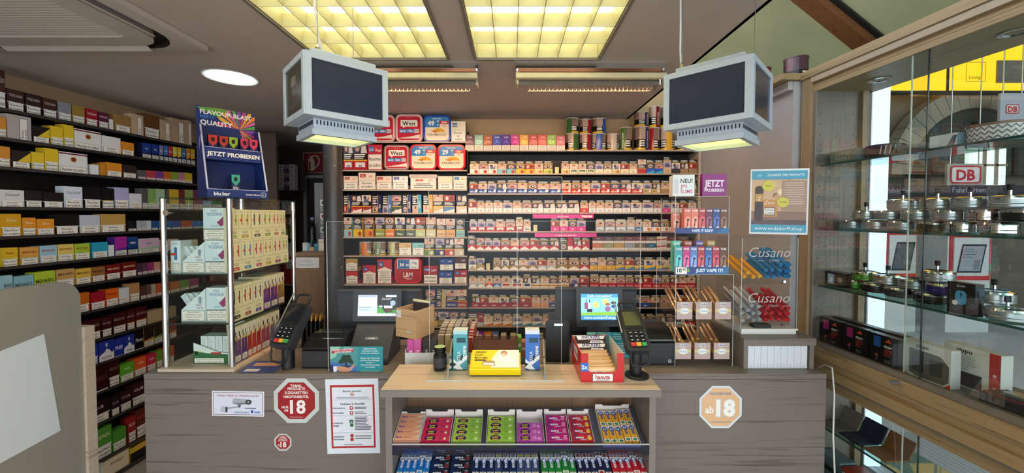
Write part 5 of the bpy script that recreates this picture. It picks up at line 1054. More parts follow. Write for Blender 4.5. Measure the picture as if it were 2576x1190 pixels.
# ------------------------------------------------------------------ cardboard display on top of the showcase
q = W(521, 499, 1.58); a50 = math.radians(50); bw, bd, bh = .218, .15, .40; BZ = VT + .0065
t = thing('cardboard_display', 'blue cardboard display with flower header on the glass showcase', 'display', (q.x, q.y, BZ), a50)
BL = '#1c2f6e'; ED = '#b9c0d6'
c = Cv(bw, bh).rect(0, 0, 1, 1, BL).pol([(.0, .985), (.3, 1), (.6, 1), (.35, .9)], '#6aa03a')
for i in range(16):
    an = math.radians(-75 + i * 16); cl = ['#d96a9a', '#e88a3a', '#e0b03a', '#c94a7a', '#8a4aa0', '#5fa046'][i % 6]; an2 = an + .2; an3 = an + .1
    cx, cy = .72, .80; R1, R2 = .36, .42
    def cl_(x, y_): return (min(1, max(.0, x)), min(1, max(.45, y_)))
    c.pol([cl_(cx, cy), cl_(cx + R1 * math.cos(an), cy + .6 * R1 * math.sin(an)), cl_(cx + R2 * math.cos(an3), cy + .6 * R2 * math.sin(an3)), cl_(cx + R1 * math.cos(an2), cy + .6 * R1 * math.sin(an2))], cl)
c.text('FLAVOUR BLAST', .06, .92, .026, '#efeee4', 'l', .03, .88).text('MEETS', .06, .875, .018, '#4a86d0', 'l', .01, .3).text('QUALITY', .06, .805, .028, '#efeee4', 'l', .03, .55)
b = MB().box(0, bd, 0, bw, bd + .004, bh, BL).cv(c, (0, bd, 0), (1, 0, 0), (0, 0, 1)); b.build('back_panel', 'print', t)
for x in (0, bw - .004):
    b = MB().prism([(.001, .0), (bd - .0005, .0), (bd - .0005, bh * .8), (bd * .62, bh * .76), (.001, .04)], 'X', x, x + .004, BL)
    b.prism([(-.0035, .038), (.0005, .038), (bd * .62, bh * .765), (bd * .6, bh * .775)], 'X', x - .0008, x + .0048, ED)
    if x == 0:
        cf = Cv(.1, .2)
        for i in range(4): cf.pol([(.3 + .1 * i, .5 + .1 * i), (.5 + .1 * i, .62 + .1 * i), (.42 + .1 * i, .8 + .05 * i), (.25 + .1 * i, .7)], ['#8a6ab0', '#b07ab8', '#6a7ac0', '#a85a9a'][i])
        b.cv(cf, (0, bd - .01, .1), (0, -1, 0), (0, 0, 1), .0005)
    b.build('side_panel', 'print', t)
MB().box(.0045, .001, 0, bw - .0045, bd - .0005, .006, BL).build('floor_panel', 'print', t)
c = Cv(bw, .036).text('blu.bar', .1, .3, .02, '#eef0f4', 'l', .03, .3).text('Enthält Nikotin.', .62, .38, .009, '#eef0f4', 'l', .02, .24).ell(.92, .5, .011, .011, '#eef0f4', 16).ell(.92, .5, .0095, .0095, BL, 16).text('18+', .92, .42, .007, '#eef0f4', 'c', .02)
MB().box(0, -.004, 0, bw, 0, .036, BL).cv(c, (0, -.004, 0), (1, 0, 0), (0, 0, 1)).box(0, -.0045, .0355, bw, .0005, .0375, ED).build('front_strip', 'print', t)
MB().box(.0045, .055, .165, bw - .0045, bd - .0005, .17, BL).build('tier', 'print', t)
c = Cv(bw - .01, .05).text('JETZT PROBIEREN', .5, .32, .024, '#efeee4', 'c', .035, .92)
MB().box(.005, .0505, .163, bw - .005, .0545, .213, BL).cv(c, (.005, .0505, .163), (1, 0, 0), (0, 0, 1)).box(.005, .0495, .213, bw - .005, .055, .215, ED).build('tier_strip', 'print', t)
MT = T(q.x, q.y, BZ) @ RZ(a50)
def blubox(lx, ly, lz, cl, label):
    w_, h_ = .031, .098; c = Cv(w_, h_).rect(0, 0, 1, 1, '#1a2450').pol([(.0, 1), (1, 1), (1, .72), (.5, .5), (0, .72)], cl).rrect(.3, .72, .7, .9, .003, '#2a1c22').text('blu', .5, .38, .016, '#f0f0f4', 'c', .02, .7).text('bar', .5, .28, .011, '#f0f0f4', 'c', .02, .7).rect(.04, .02, .96, .15, '#d9d6c8').lines(.1, .04, .9, .13, 2, '#8a8678', 1, .3)
    p = MT @ Vector((lx, ly, lz)); box_thing('vape_box', w_, h_, .02, c, '#151d42', p, label, 'vape box', 'small vape boxes in the cardboard display', 'film', a50)
for k, (lx, ly, cl, lb) in enumerate(((.04, .075, '#c03a2e', 'red vape box leftmost in the cardboard display'), (.078, .075, '#b83a30', 'dark red vape box second in the cardboard display'), (.113, .075, '#8fb03a', 'green vape box in the middle of the cardboard display'), (.155, .075, '#c83a5a', 'pink vape box right of the green one'), (.187, .065, '#d03a62', 'pink vape box rightmost in the cardboard display'))): blubox(lx, ly, .1705, cl, lb)
blubox(.115, .06, .0065, '#3fa88a', 'teal vape box alone on the lower tier of the display')
# ================================================================== things on the counters
def fplate(tau, zp, y=0): return T(0, y, zp) @ RX(-tau)
def terminal(x, y, z, rz, label, pole_h, tau, base_r):
    t = thing('card_terminal', label, 'card terminal', (x, y, z), rz, 'black card payment terminals')
    if base_r: MB().lathe([(0, 0), (base_r, 0), (base_r, .006), (base_r * .9, .009), (0, .009)], 28).build('base', 'black_plastic', t)
    MB().cyl((0, .012, .0095 if base_r else .0), (0, .012, pole_h), .0215, 20).build('pole', 'black_plastic', t)
    A = fplate(tau, pole_h - .03, -.03); w_, L_ = .086, .165
    MB().at(A).rbox(-w_ / 2, 0, 0, w_ / 2, .032, L_, .012, 'Y').build('body', 'dark_plastic', t, bevel=.003)
    sf = MB().at(A).rbox(-w_ / 2 + .003, -.0025, .085, w_ / 2 - .003, -.0003, L_ - .003, .006, 'Y').build('screen_frame', 'black_plastic', t)
    s_ = MB().at(A).box(-w_ / 2 + .012, -.0036, .096, w_ / 2 - .012, -.0027, L_ - .012); s_.build('screen', 'term_screen', sf)
    kp = MB().at(A).rbox(-w_ / 2 + .012, -.0015, .012, w_ / 2 - .012, -.0003, .082, .006, 'Y').build('keypad_plate', 'rubber', t)
    for r_ in range(4):
        for k in range(3):
            cl = ('#c23a3a', '#d9a53a', '#3f9a58')[k] if r_ == 0 else '#20242c'
            kw, kh = (.017, .013) if r_ == 0 else (.015, .0085)
            cx, cz = -.02 + .02 * k, .0165 + (0 if r_ == 0 else .004 + r_ * .0142)
            b = MB().at(A); b.box(cx - kw / 2, -.0052, cz, cx + kw / 2, -.0017, cz + kh, cl)
            if r_: b.cv(Cv(kw, kh).rect(.3, .35, .7, .65, '#d0d4da'), (cx - kw / 2, -.0052, cz), (1, 0, 0), (0, 0, 1), .0002)
            b.build('key', 'gloss', kp)
    A2 = A @ T(0, .008, L_ - .004)
    pts = [(-.032, 0, 0), (-.031, 0, .03), (-.026, 0, .04), (0, 0, .043), (.026, 0, .04), (.031, 0, .03), (.032, 0, 0)]
    b = MB().at(A2); b.tube(pts, .005, 8); b.build('top_loop', 'black_plastic', t)
    zl = pole_h - .03
    pts = [(-.033, -.026, zl + .002), (-.035, -.03, zl - .03), (-.03, -.032, zl - .05), (0, -.033, zl - .054), (.03, -.032, zl - .05), (.035, -.03, zl - .03), (.033, -.026, zl + .002)]
    MB().tube(pts, .0032, 8).build('bottom_loop', 'black_plastic', t)
    MB().at(A).cyl((-w_ / 2 - .0045, .004, .07), (-w_ / 2 - .0045, .004, .205), .0035, 8).build('stylus', 'steel', t)
    return t
q = G(722, 936, CT)
t_ = terminal(q.x - .022, q.y + .03, CT + .0005, math.radians(-14), 'black card terminal leaning left beside the glass showcase', .118, .62, 0); t_.scale = (1.12, 1.12, 1.12)
q = G(1602, 946, BT)
terminal(q.x, q.y, BT + .0005, math.radians(4), 'black card terminal on a round foot next to the red snack box', .132, .78, .042)
# receipt printers
def printer(x0, x1, y, d, h, label):
    t = thing('receipt_printer', label, 'receipt printer', ((x0 + x1) / 2, y, CT + .0005), 0, 'black receipt printers'); w_ = x1 - x0
    MB().prism([(0, 0), (d, 0), (d, h * .62), (0, h * .62)], 'X', -w_ / 2, w_ / 2).build('body', 'black_plastic', t, bevel=.006)
    pr = [(.002, h * .63), (d - .002, h * .63), (d - .002, h * .98), (d * .55, h), (d * .25, h * .96), (.02, h * .82), (.004, h * .72)]
    MB().prism(pr, 'X', -w_ / 2 + .001, w_ / 2 - .001, smooth=False).build('lid', 'black_gloss', t, bevel=.006)
    MB().box(-w_ * .3, d * .6, h * .985, w_ * .3, d * .66, h + .003).build('paper_slot', 'dark_plastic', t)
    return t
a, b_ = xat(757, 1.56), xat(852, 1.56); tl_ = printer(a, b_, 1.55, .165, zat(842, 1.62) - CT, 'black glossy receipt printer between card terminal and cash register')
a, b_ = xat(1606, 1.585), xat(1700, 1.585); tr_ = printer(a, b_, 1.585, .19, zat(818, 1.65) - CT, 'black receipt printer behind the right card terminal')
MB().cv(Cv(.012, .012).rrect(0, 0, 1, 1, .003, '#c9ccd0').rrect(.2, .25, .8, .85, .002, '#141416').pol([(.45, .0), (.75, .0), (.75, .3), (.45, .3)], '#c9ccd0'), ((b_ - a) / 2 - .024, -.0005, .012), (1, 0, 0), (0, 0, 1), .0005).build('logo', 'print', tr_)
# cash registers
def dispscreen(c, left):
    if left:
        c.rect(0, 0, 1, 1, '#dfe8f8').rect(0, 0, .5, 1, '#cfdcf6').rect(.02, .92, .48, .97, '#7f9ae0').rect(0, .38, .5, .44, '#a9c8ea').lines(.02, .39, .48, .43, 1, '#4a5a7a', 1, .4).rect(0, .24, .5, .34, '#b7d2ee').text('Total   EUR', .03, .27, .008, '#2a3a5a', 'l', 0, .3)
        c.rect(.5, .13, 1, 1, '#17161c').rect(.72, .9, 1, 1, '#dfe8f8').pol([(.5, .13), (.75, .13), (.62, .4), (.5, .55)], '#4a9a3a').pol([(.75, .13), (1, .13), (1, .3), (.85, .32)], '#3f8a34').text('Davidoff', .75, .78, .012, '#d8d4dc', 'c', .0, .3, 0, .3)
        c.rect(.67, .2, .9, .38, '#4a2f28').rect(.68, .38, .9, .5, '#dfe3ea').rect(.53, .4, .66, .6, '#22222a').rect(.55, .42, .64, .5, '#c9ccd4').ell(.91, .62, .012, .012, '#9ab0c8', 14)
    else:
        c.rect(0, 0, 1, 1, '#3f9ad8').rect(0, .17, 1, .86, '#8fd0ee').pol([(0, .17), (1, .17), (1, .33), (0, .27)], '#8fc850').text('Große Ascheraktion*', .5, .885, .013, '#f4f8fa', 'c', .015, .92).text('www.wolsdorff.shop', .5, .045, .017, '#f4f8fa', 'c', .01, .92)
        for x, cl in ((.14, '#8a4a70'), (.23, '#c9d0d8')): c.rrect(x - .045, .42, x + .045, .66, .003, cl).rect(x - .01, .66, x + .01, .8, '#22242c')
        c.rrect(.16, .3, .3, .42, .003, '#2a2c34').ell(.4, .58, .015, .015, '#e2e08a', 14).text('2,95 €', .4, .55, .006, '#3a4a2a', 'c', .01).ell(.66, .7, .015, .015, '#e2e08a', 14).text('4,95 €', .66, .67, .006, '#3a4a2a', 'c', .01).ell(.72, .6, .012, .006, '#b0604a', 12).ell(.72, .42, .013, .012, '#9a6a9a', 12).pol([(.8, .5), (.92, .45), (.96, .54), (.85, .58)], '#2a3a9a').ell(.88, .66, .012, .006, '#2a2a34', 12)
def register(label, sx, sy, pxs, pys, Z, left, wedge):
    """customer display centred on given pixels at depth Z"""
    x0, x1 = xat(pxs[0], Z), xat(pxs[1], Z); z0, z1 = zat(pys[1], Z), zat(pys[0], Z); w_ = x1 - x0; h_ = z1 - z0; xc_ = (x0 + x1) / 2
    t = thing('cash_register', label, 'cash register', (xc_, Z, CT + .0005), 0, 'black point-of-sale registers'); zo = z0 - CT - .0005
    tau = .12; A = T(0, 0, zo) @ RX(-tau) @ RZ(0)
    df = MB().at(A).rbox(-w_ / 2, 0, 0, w_ / 2, .022, h_, .008, 'Y').build('display_frame', 'black_plastic', t, bevel=.002)
    c = Cv(w_ * .80, h_ * .66); dispscreen(c, left)
    MB().at(A).cv(c, (-w_ * .40, 0, h_ * .17), (1, 0, 0), (0, 0, 1), .0008).build('display_screen', 'screen', df)
    # rear monitor shell
    rx0, rx1 = [xat(p, Z + .08) - xc_ for p in sx]; rz0, rz1 = zat(sy[1], Z + .08) - CT, zat(sy[0], Z + .08) - CT
    pr = [(.055, rz1), (.10, rz1 - .004), (.115, rz0), (.10, rz0 - .01), (.075, rz0 + .03), (.06, rz1 - .02)]
    b = MB().at(Matrix.Identity(4)); b.prism(pr, 'X', rx0, rx1); b.build('monitor_shell', 'dark_plastic', t, bevel=.006)
    MB().box(rx0 + .004, .1155, rz0 + .01, rx1 - .004, .122, rz1 - .006).build('operator_screen', 'term_screen', t)
    bw = .056 if left else .04
    if wedge:
        pr = [(-.13, 0), (.06, 0), (.06, zo * .85), (.012, zo - .004), (-.03, zo - .02), (-.13, .02)]
        MB().prism(pr, 'X', -.08, .088).build('body', 'reg_body', t, bevel=.006)
        MB().cyl((-.085, .0, zo - .02), (.095, .0, zo - .02), .012, 14).build('hinge', 'dark_plastic', t)
        n_ = Vector((0, -(zo - .04), .10)).normalized()
        c = Cv(.058, .012).rrect(0, 0, 1, 1, .0055, '#8a8f96').text('AURES', .5, .22, .009, '#e8ecef', 'c', .03, .8)
        vv = Vector((0, .10, zo - .04)).normalized(); o_ = Vector((-.029, -.13, .02)) + vv * (Vector((0, .1, zo - .04)).length * .62)
        MB().cv(c, o_, (1, 0, 0), vv, .0012).build('badge', 'metalpaint', t)
        MB().box(-.07, .02, zo * .86, .07, .06, zo + .02).build('neck', 'dark_plastic', t)
    else:
        MB().box(-.05, .03, 0, .05, .1, zo + .05).build('neck', 'dark_plastic', t); MB().rbox(-.1, .0, 0, .1, .15, .02, .02, 'Z').build('foot', 'dark_plastic', t)
        MB().rbox(-.22, .125, .0, -.03, .14, zo + .03, .004, 'Y').build('cable_box', 'reg_body', t)
    return t
register('black cash register with customer screen showing a receipt and advert', (850, 1058), (727, 838), (884, 1006), (730, 809), 1.72, True, True)
register('black cash register with blue advert on its customer screen', (1398, 1600), (722, 835), (1452, 1570), (724, 822), 1.74, False, False)
# thin black device beside the coin tray
Z_ = 1.62; x0, x1 = xat(1374, Z_), xat(1434, Z_); h_ = zat(809, Z_) - CT
t = thing('barcode_scanner_stand', 'upright black scanner with a small white light behind the acrylic guard', 'scanner', ((x0 + x1) / 2, Z_, CT + .0005)); w_ = x1 - x0
MB().rbox(-w_ / 2, 0, 0, w_ / 2, .02, h_, .01, 'Y').build('body', 'black_plastic', t); MB().box(-.015, -.0015, h_ - .018, .02, -.0003, h_ - .01, '#e9eee0').build('light', 'backlit', t)
# acrylic guards
def guard(px0, px1, pyt, y, z, label):
    x0, x1 = xat(px0, y), xat(px1, y); h_ = zat(pyt, y) - z
    t = thing('acrylic_guard', label, 'screen guard', (0, y, z + .0006), 0, 'clear acrylic counter guards')
    MB().box(x0, 0, 0, x1, .004, h_).build('panel', 'acrylic', t)
    b = MB().box(x0, -.0002, h_ + .0002, x1, .0042, h_ + .0012); b.build('top_edge', 'acrylic_rim', t)
    MB().box(x0 - .0012, -.0002, 0, x0 - .0002, .0042, h_).build('side_edge', 'acrylic_rim', t); MB().box(x1 + .0002, -.0002, 0, x1 + .0012, .0042, h_).build('side_edge', 'acrylic_rim', t)
    return t
guard(821, 1300, 558, 1.525, CT, 'clear acrylic guard in front of the left cash register')
guard(1303, 1612, 557, 1.53, CT, 'clear acrylic guard in front of the right cash register')
GY = 1.482; g2 = guard(1079, 1413, 446, GY, BT + .0045, 'tall clear acrylic guard above the yellow coin tray')
# guard foot plate with fins
p0 = G(1070, 960, BT); p1 = G(1420, 960, BT); MB().box(p0.x, p0.y - GY, -.0045, p1.x, .01, -.0005).build('foot_plate', 'acrylic', g2)
MB().box(p0.x, p0.y - GY - .0015, -.0045, p1.x, p0.y - GY, -.0005).build('plate_edge', 'acrylic_rim', g2)
for pf in (1131, 1369):
    xf = xat(pf, 1.40)
    MB().prism([(p0.y - GY, 0), (-.001, 0), (-.001, .12), (-.03, .11), (p0.y - GY + .005, .02)], 'X', xf - .003, xf + .003).build('fin', 'acrylic_fin', g2)
# e-receipt cards
def ecard(px0, px1, py0, py1, y, label):
    x0, x1 = xat(px0, y), xat(px1, y); z0, z1 = zat(py1, y), zat(py0, y); w_, h_ = x1 - x0, z1 - z0
    c = Cv(w_, h_).rect(0, 0, 1, 1, '#1f8a94').rect(0, 0, .52, 1, '#4a8f8f').pol([(0, 0), (.52, 0), (.52, .25), (.3, .35), (0, .4)], '#3a6fb0').pol([(0, 1), (.2, 1), (.1, .6), (0, .5)], '#8fc4b0').pol([(.25, 1), (.4, 1), (.3, .7)], '#6fb0a0')
    for (cx, cy, r_) in ((.3, .52, .016), (.24, .46, .013), (.36, .47, .013), (.27, .6, .012), (.34, .6, .012), (.2, .4, .009), (.4, .4, .009)): c.ell(cx, cy, r_, r_ * .8, '#1f3a26', 9)
    c.pol([(.28, .28), (.32, .28), (.315, .46), (.285, .46)], '#2a2018').pol([(.2, .27), (.42, .27), (.36, .21), (.25, .21)], '#2a2420').pol([(.12, .1), (.14, .25), (.25, .24), (.35, .17), (.46, .32), (.48, .3), (.4, .08), (.3, .02), (.2, .04)], '#c98f72').pol([(.05, 0), (.06, .24), (.13, .25), (.12, .02)], '#e6e8ee').pol([(0, 0), (0, .3), (.06, .26), (.06, 0)], '#1c2a52')
    c.pol([(.03, .74), (.44, .82), (.44, .94), (.03, .88)], '#b0262c').text('UMWELT SCHÜTZEN', .235, .855, .009, '#f4ecec', 'c', .02, .4, .06).text('E-BON NUTZEN', .25, .775, .009, '#f4ecec', 'c', .02, .34, .06)
    for i, s_ in enumerate(('Elektronischen', 'Kassenbon nutzen', '& Umwelt schützen!', '', 'Einfach den QR-Code', 'auf dem Kassendisplay', 'scannen =', 'Papierverschwendung', 'vermeiden!', '')):
        if s_: c.text(s_, .76, .9 - .086 * i - (.02 if i > 3 else 0), .0085, '#d9eef0', 'c', .012, .44)
    c.lines(.58, .03, .94, .11, 2, '#7fc0c6', 2, .4, 'c')
    return tag(MB().box(0, 0, 0, w_, .0008, h_, '#1f8a94').cv(c, (0, 0, 0), (1, 0, 0), (0, 0, 1)).build('receipt_card', 'film', None, (x0, y, z0)), label, 'card', 'printed cards on the acrylic guards')
ecard(826, 960, 872, 937, 1.5235, 'teal printed card with tree in a hand on the left guard')
ecard(1478, 1590, 836, 900, 1.5285, 'teal printed card half hidden behind the red snack box')
# blue leaflet flat on the counter
q = [G(*p, CT + .001) for p in ((598, 938), (640, 908), (716, 908), (690, 938))]
b = MB(); b.poly([(v.x, v.y, 0) for v in (q[0], q[3], q[2], q[1])], '#2f4f9a')
c_ = [(q[0] + (q[3] - q[0]) * a_ + (q[1] - q[0]) * e_) for a_, e_ in ((.15, .55), (.9, .55), (.9, .85), (.15, .8))]; b.poly([(v.x, v.y, .0003) for v in c_], '#c99a7a')
c_ = [(q[0] + (q[3] - q[0]) * a_ + (q[1] - q[0]) * e_) for a_, e_ in ((.1, .1), (.5, .1), (.5, .3), (.1, .3))]; b.poly([(v.x, v.y, .0003) for v in c_], '#d9dce4')
tag(b.build('leaflet', 'film', None, (0, 0, CT + .0012)), 'blue leaflet lying flat on the counter under the card terminal', 'leaflet')
# lipstick-like lighters with gold tops
lm_ = None; rd = random.Random(3); n = 0
for r_ in range(3):
    for k in range(5):
        n += 1; Z_ = 1.80 + .022 * r_; xx = xat(758 + 11 * k + 2 * r_, Z_)
        t = thing('lighter', f'black lighter with gold top, {ORD[k + 1]} from left in the {("front", "middle", "back")[r_]} row by the printer', 'lighter', (xx, Z_, CT + .0005), 0, 'gold-topped black lighters')
        MB().cyl((0, 0, 0), (0, 0, .125), .0085, 10, '#0f0e0e').build('case', 'gloss', t); MB().cyl((0, 0, .1255), (0, 0, .14), .006, 10).build('cap', 'gold', t); MB().cyl((0, 0, .1405), (0, 0, .150), .0035, 8).build('tip', 'gold', t)
# ------------------------------------------------------------------ rolling papers in a white tray, cigar box
Zy = 1.56; x0, x1 = xat(1016, Zy), xat(1192, Zy); zz = CT + .0005
t = thing('paper_tray', 'white cardboard tray full of rolling paper booklets behind the counter block', 'tray', (0, Zy, zz))
hf = zat(888, Zy) - zz
MB().box(x0, 0, 0, x1, .003, hf).build('front_wall', 'white_card', t); MB().box(x0, .0035, 0, x0 + .003, .2, hf + .01).build('side_wall', 'white_card', t); MB().box(x1 - .003, .0035, 0, x1, .2, hf + .03).build('side_wall', 'white_card', t); MB().box(x0 + .0035, .0035, 0, x1 - .0035, .2, .03).build('floor', 'white_card', t)
cw = [(1021, 1037, '#c94a98', 'pink', 'OCB', '#f4dcec'), (1038, 1056, '#d0559f', 'rose-pink', 'ZEH', '#f4dcec'), (1060, 1078, '#1f1c22', 'black', 'IZEH', '#c8c4c8'), (1079, 1096, '#26222a', 'charcoal', 'IZEH', '#c8c4c8'), (1099, 1115, '#8a6a48', 'brown', '', '#fff'), (1117, 1132, '#b59a6a', 'kraft', '', '#fff'), (1134, 1150, '#4a4a52', 'grey', '', '#fff'), (1152, 1168, '#3a4048', 'dark grey', '', '#fff'), (1176, 1188, '#c8332c', 'red', '', '#fff')]
for k, (a, b_, cl, cn, tx, tc) in enumerate(cw):
    xa_, xb_ = xat(a, Zy), xat(b_, Zy); w_ = xb_ - xa_; h_ = .082 if k < 4 else (.1 if k < 8 else .09); nrow = 7 if k < 4 else 9
    for r_ in range(nrow):
        dz = .0 if k < 4 else .012 * min(r_, 3) * .5
        c = Cv(w_, h_).rect(0, 0, 1, 1, cl).text(tx, .75, .08, w_ * .6, tc, 'l', .02, None, PI / 2) if r_ == 0 else Cv(w_, h_).rect(0, 0, 1, 1, cl)
        b = MB().box(-w_ / 2, 0, 0, w_ / 2, .0175, h_, cl).box(-w_ / 2 + .001, .002, h_, w_ / 2 - .001, .0155, h_ + .0006, ['#cfc9c2', '#9a958f'][r_ % 2] if k > 3 else cl).cv(c, (-w_ / 2, 0, 0), (1, 0, 0), (0, 0, 1))
        tag(b.build('rolling_paper_pack', 'film', None, ((xa_ + xb_) / 2, Zy + .006 + r_ * .0195, zz + .0305 + dz)), f'{cn} rolling paper pack, {ORD[r_ + 1]} from the front in the white tray', 'rolling papers', 'rolling paper packs in the white tray')
# open wooden cigar box
ang = math.radians(-28); q = W(1048, 852, 1.655); s_ = .112; hb = .115; zb = zz + .0305 + .0835
t = thing('cigar_box', 'open square wooden cigar box perched on the rolling papers', 'cigar box', (q.x, q.y - .02, zb), ang)
wood('cedar', '#a98258', '#c79f72', 'X', .8)
for nm, bx in (('front_wall', (-s_ / 2, -s_ / 2, 0, s_ / 2, -s_ / 2 + .006, hb)), ('back_wall', (-s_ / 2, s_ / 2 - .006, 0, s_ / 2, s_ / 2, hb)), ('side_wall', (-s_ / 2, -s_ / 2 + .0062, 0, -s_ / 2 + .006, s_ / 2 - .0062, hb)), ('side_wall', (s_ / 2 - .006, -s_ / 2 + .0062, 0, s_ / 2, s_ / 2 - .0062, hb)), ('bottom', (-s_ / 2 + .0062, -s_ / 2 + .0062, 0, s_ / 2 - .0062, s_ / 2 - .0062, .006))): MB().box(*bx).build(nm, 'cedar', t)
MB().cv(Cv(.024, .03).rect(0, 0, 1, 1, '#d6d9da').rect(.4, .45, .6, .52, '#8a8f94'), (-s_ / 2 + .006, -s_ / 2, hb - .034), (1, 0, 0), (0, 0, 1), .0005).build('sticker', 'print', t)
c = Cv(.022, .01).rect(0, 0, 1, 1, '#e6e6e2')
for i in range(7): c.rect(.1 + i * .12, .15, .1 + i * .12 + (.04 if i % 2 else .07), .85, '#22242a')
MB().cv(c, (s_ / 2 - .05, -s_ / 2, .022), (1, 0, 0), (0, 0, 1), .0005).build('barcode', 'print', t)
MB().cv(Cv(.014, .04).rect(0, 0, 1, 1, '#c9ae6a').rect(.2, .1, .8, .2, '#5a4526'), (-s_ / 2, -.01, hb - .045), (0, -1, 0), (0, 0, 1), .0005).build('seal', 'print', t)
Mb = T(q.x, q.y - .02, zb) @ RZ(ang)
for k in range(9):
    p = Mb @ Vector((-.042 + .0105 * k, .040, .03)); t = thing('cigar', f'white-tipped dark cigar, {ORD[k + 1]} from left along the back of the box', 'cigar', p, ang, 'cigars in the open wooden box')
    MB().cyl((0, 0, 0), (0, 0, .098), .0049, 10, '#2a1810').build('wrapper', 'gloss', t); MB().cyl((0, 0, .0985), (0, 0, .108), .0049, 10, '#e2d8b0').build('tip', 'gloss', t)
for k in range(4):
    p = Mb @ Vector((-.036 + .0125 * k, -.034, .03)); b = MB().cyl((0, 0, 0), (.03, .055, .062), .0055, 10, ['#8a5f36', '#7a5230', '#9a6e42'][k % 3])
    tag(b.build('cigar', 'gloss', None, p, ang), f'brown cigar leaning in the open box, {ORD[k + 1]} from left', 'cigar', 'cigars in the open wooden box')
# ------------------------------------------------------------------ coin tray and packs on the counter block
q0 = G(1181, 948, BT); q1 = G(1310, 948, BT); w_ = q1.x - q0.x; zt0 = BT + .005
t = thing('coin_tray', 'yellow sloping coin tray with a printed advert', 'coin tray', (q0.x, q0.y, zt0))
YL = '#e6cb10'
MB().prism([(0, 0), (.062, 0), (.062, .062), (.03, .038), (0, .022)], 'X', 0, w_, YL).build('base', 'gloss', t, bevel=.002)
vv = Vector((0, .060, .066)).normalized(); ll = .085
c = Cv(w_ * .94, ll * .78).rect(0, 0, 1, 1, '#e8c816').pol([(.42, 0), (1, 0), (1, 1), (.56, 1), (.42, .5)], '#e6ddc8').pol([(.55, .5), (.62, .85), (.78, .82), (.82, .6), (.95, .35), (.75, .25), (.6, .3)], '#efe8dc').ell(.68, .8, .012, .011, '#a8683a', 12).ell(.68, .74, .010, .008, '#e0b898', 10).pol([(.22, .12), (.24, .4), (.48, .38), (.5, .1)], '#a8845a').pol([(.24, .15), (.25, .28), (.47, .26), (.48, .12)], '#d8d4cc')
c.text('„PERFEKT', .06, .82, .0105, '#4a3c10', 'l', .02, .42).text('KANN', .06, .66, .0105, '#4a3c10', 'l', .02, .4).text('MICH MAL.', .06, .5, .0105, '#4a3c10', 'l', .02, .42).rect(.06, .38, .3, .45, '#3a3420')
o_ = Vector((w_ * .03, .006, .0255))
MB().cv(c, o_, (1, 0, 0), (0, .70, .71), .0012).build('advert', 'film', t)
MB().prism([(.0605, .0665), (.0625, .0665), (.082, .118), (.080, .118)], 'X', .008, w_ - .008, '#b98a64').build('lid', 'lid_clear', t)
def rizla(px0, px1, y, cl, cl2, label):
    x0, x1 = xat(px0, y), xat(px1, y); w_ = x1 - x0; h_ = .132; zt = BT + .005
    c = Cv(w_, h_).rect(0, 0, 1, 1, cl).pol([(0, .05), (0, .3), (.3, .2), (1, .42), (1, .3), (.45, .12), (.7, 0), (.3, 0)], '#e0e6ea').pol([(.0, .2), (.22, .15), (.0, .08)], '#23282e').pol([(.3, .3), (.75, .45), (.6, .25)], '#2a3036').text('RIZLA', .5, .2, .016, '#e9ecee', 'l', .0, None, PI / 2).text('XTREME', .9, .3, .013, '#f0f4f6', 'l', .03, None, PI / 2).rect(.25, .76, .9, .9, '#1f4a58')
    b = MB().box(-w_ / 2, 0, 0, w_ / 2, .045, h_, cl).box(-w_ / 2, .0, h_, w_ / 2, .045, h_ + .012, cl2).cv(c, (-w_ / 2, 0, 0), (1, 0, 0), (0, 0, 1))
    for i in range(6): b.box(-w_ / 2, .0455 * i / 6, h_ + .0121, w_ / 2, .0455 * i / 6 + .005, h_ + .0135, '#dfe8ea')
    return tag(b.build('filter_tip_pack', 'film', None, ((x0 + x1) / 2, y, zt)), label, 'rolling papers', 'stacks of packs beside the coin tray')
rizla(1139, 1174, 1.432, '#4fa2ae', '#a9d0d6', 'teal stack of rolling paper packs left of the coin tray')
rizla(1322, 1358, 1.432, '#3a6fc0', '#d0dcec', 'blue stack of rolling paper packs right of the coin tray')
for k, (a, b_, cl, cn) in enumerate(((1300, 1312, '#6fb03a', 'green'), (1313, 1322, '#c86a3a', 'orange'))):
    Zq = 1.56; x0, x1 = xat(a, Zq), xat(b_, Zq); w_ = x1 - x0; h_ = zat(850 + 12 * k, Zq) - CT
    box_thing('rolling_paper_pack', w_, h_, .05, Cv(w_, h_).rect(0, 0, 1, 1, cl).rect(.1, .1, .9, .4, '#5a8ac0').rect(.1, .7, .9, .8, '#e9ead8'), cl, ((x0 + x1) / 2, Zq, CT + .0005), f'{cn} upright pack behind the coin tray, left of the blue stack', 'rolling papers')
q = G(1109, 926, BT); t = thing('black_jar', 'small black jar with pale green lid on the acrylic foot plate', 'jar', (q.x, q.y - .016, BT + .005)); r_ = .0232
MB().lathe([(0, 0), (r_, 0), (r_ + .001, .004), (r_ + .001, .052), (r_ * .8, .06), (r_ * .8, .064)], 24, '#1d1d1f').build('body', 'gloss', t)
b = MB().lathe([(r_ * .9, .0645), (r_ * .95, .066), (r_ * .95, .080), (r_ * .88, .083)], 24, '#141416').lathe([(r_ * .88, .083), (r_ * .8, .0825), (r_ * .78, .0832), (0, .0834)], 24, '#a9c98a'); b.build('lid', 'gloss', t)
MB().lathe([(r_ + .0014, .01), (r_ + .0014, .045)], 24, '#39393c').build('label_band', 'print', t)
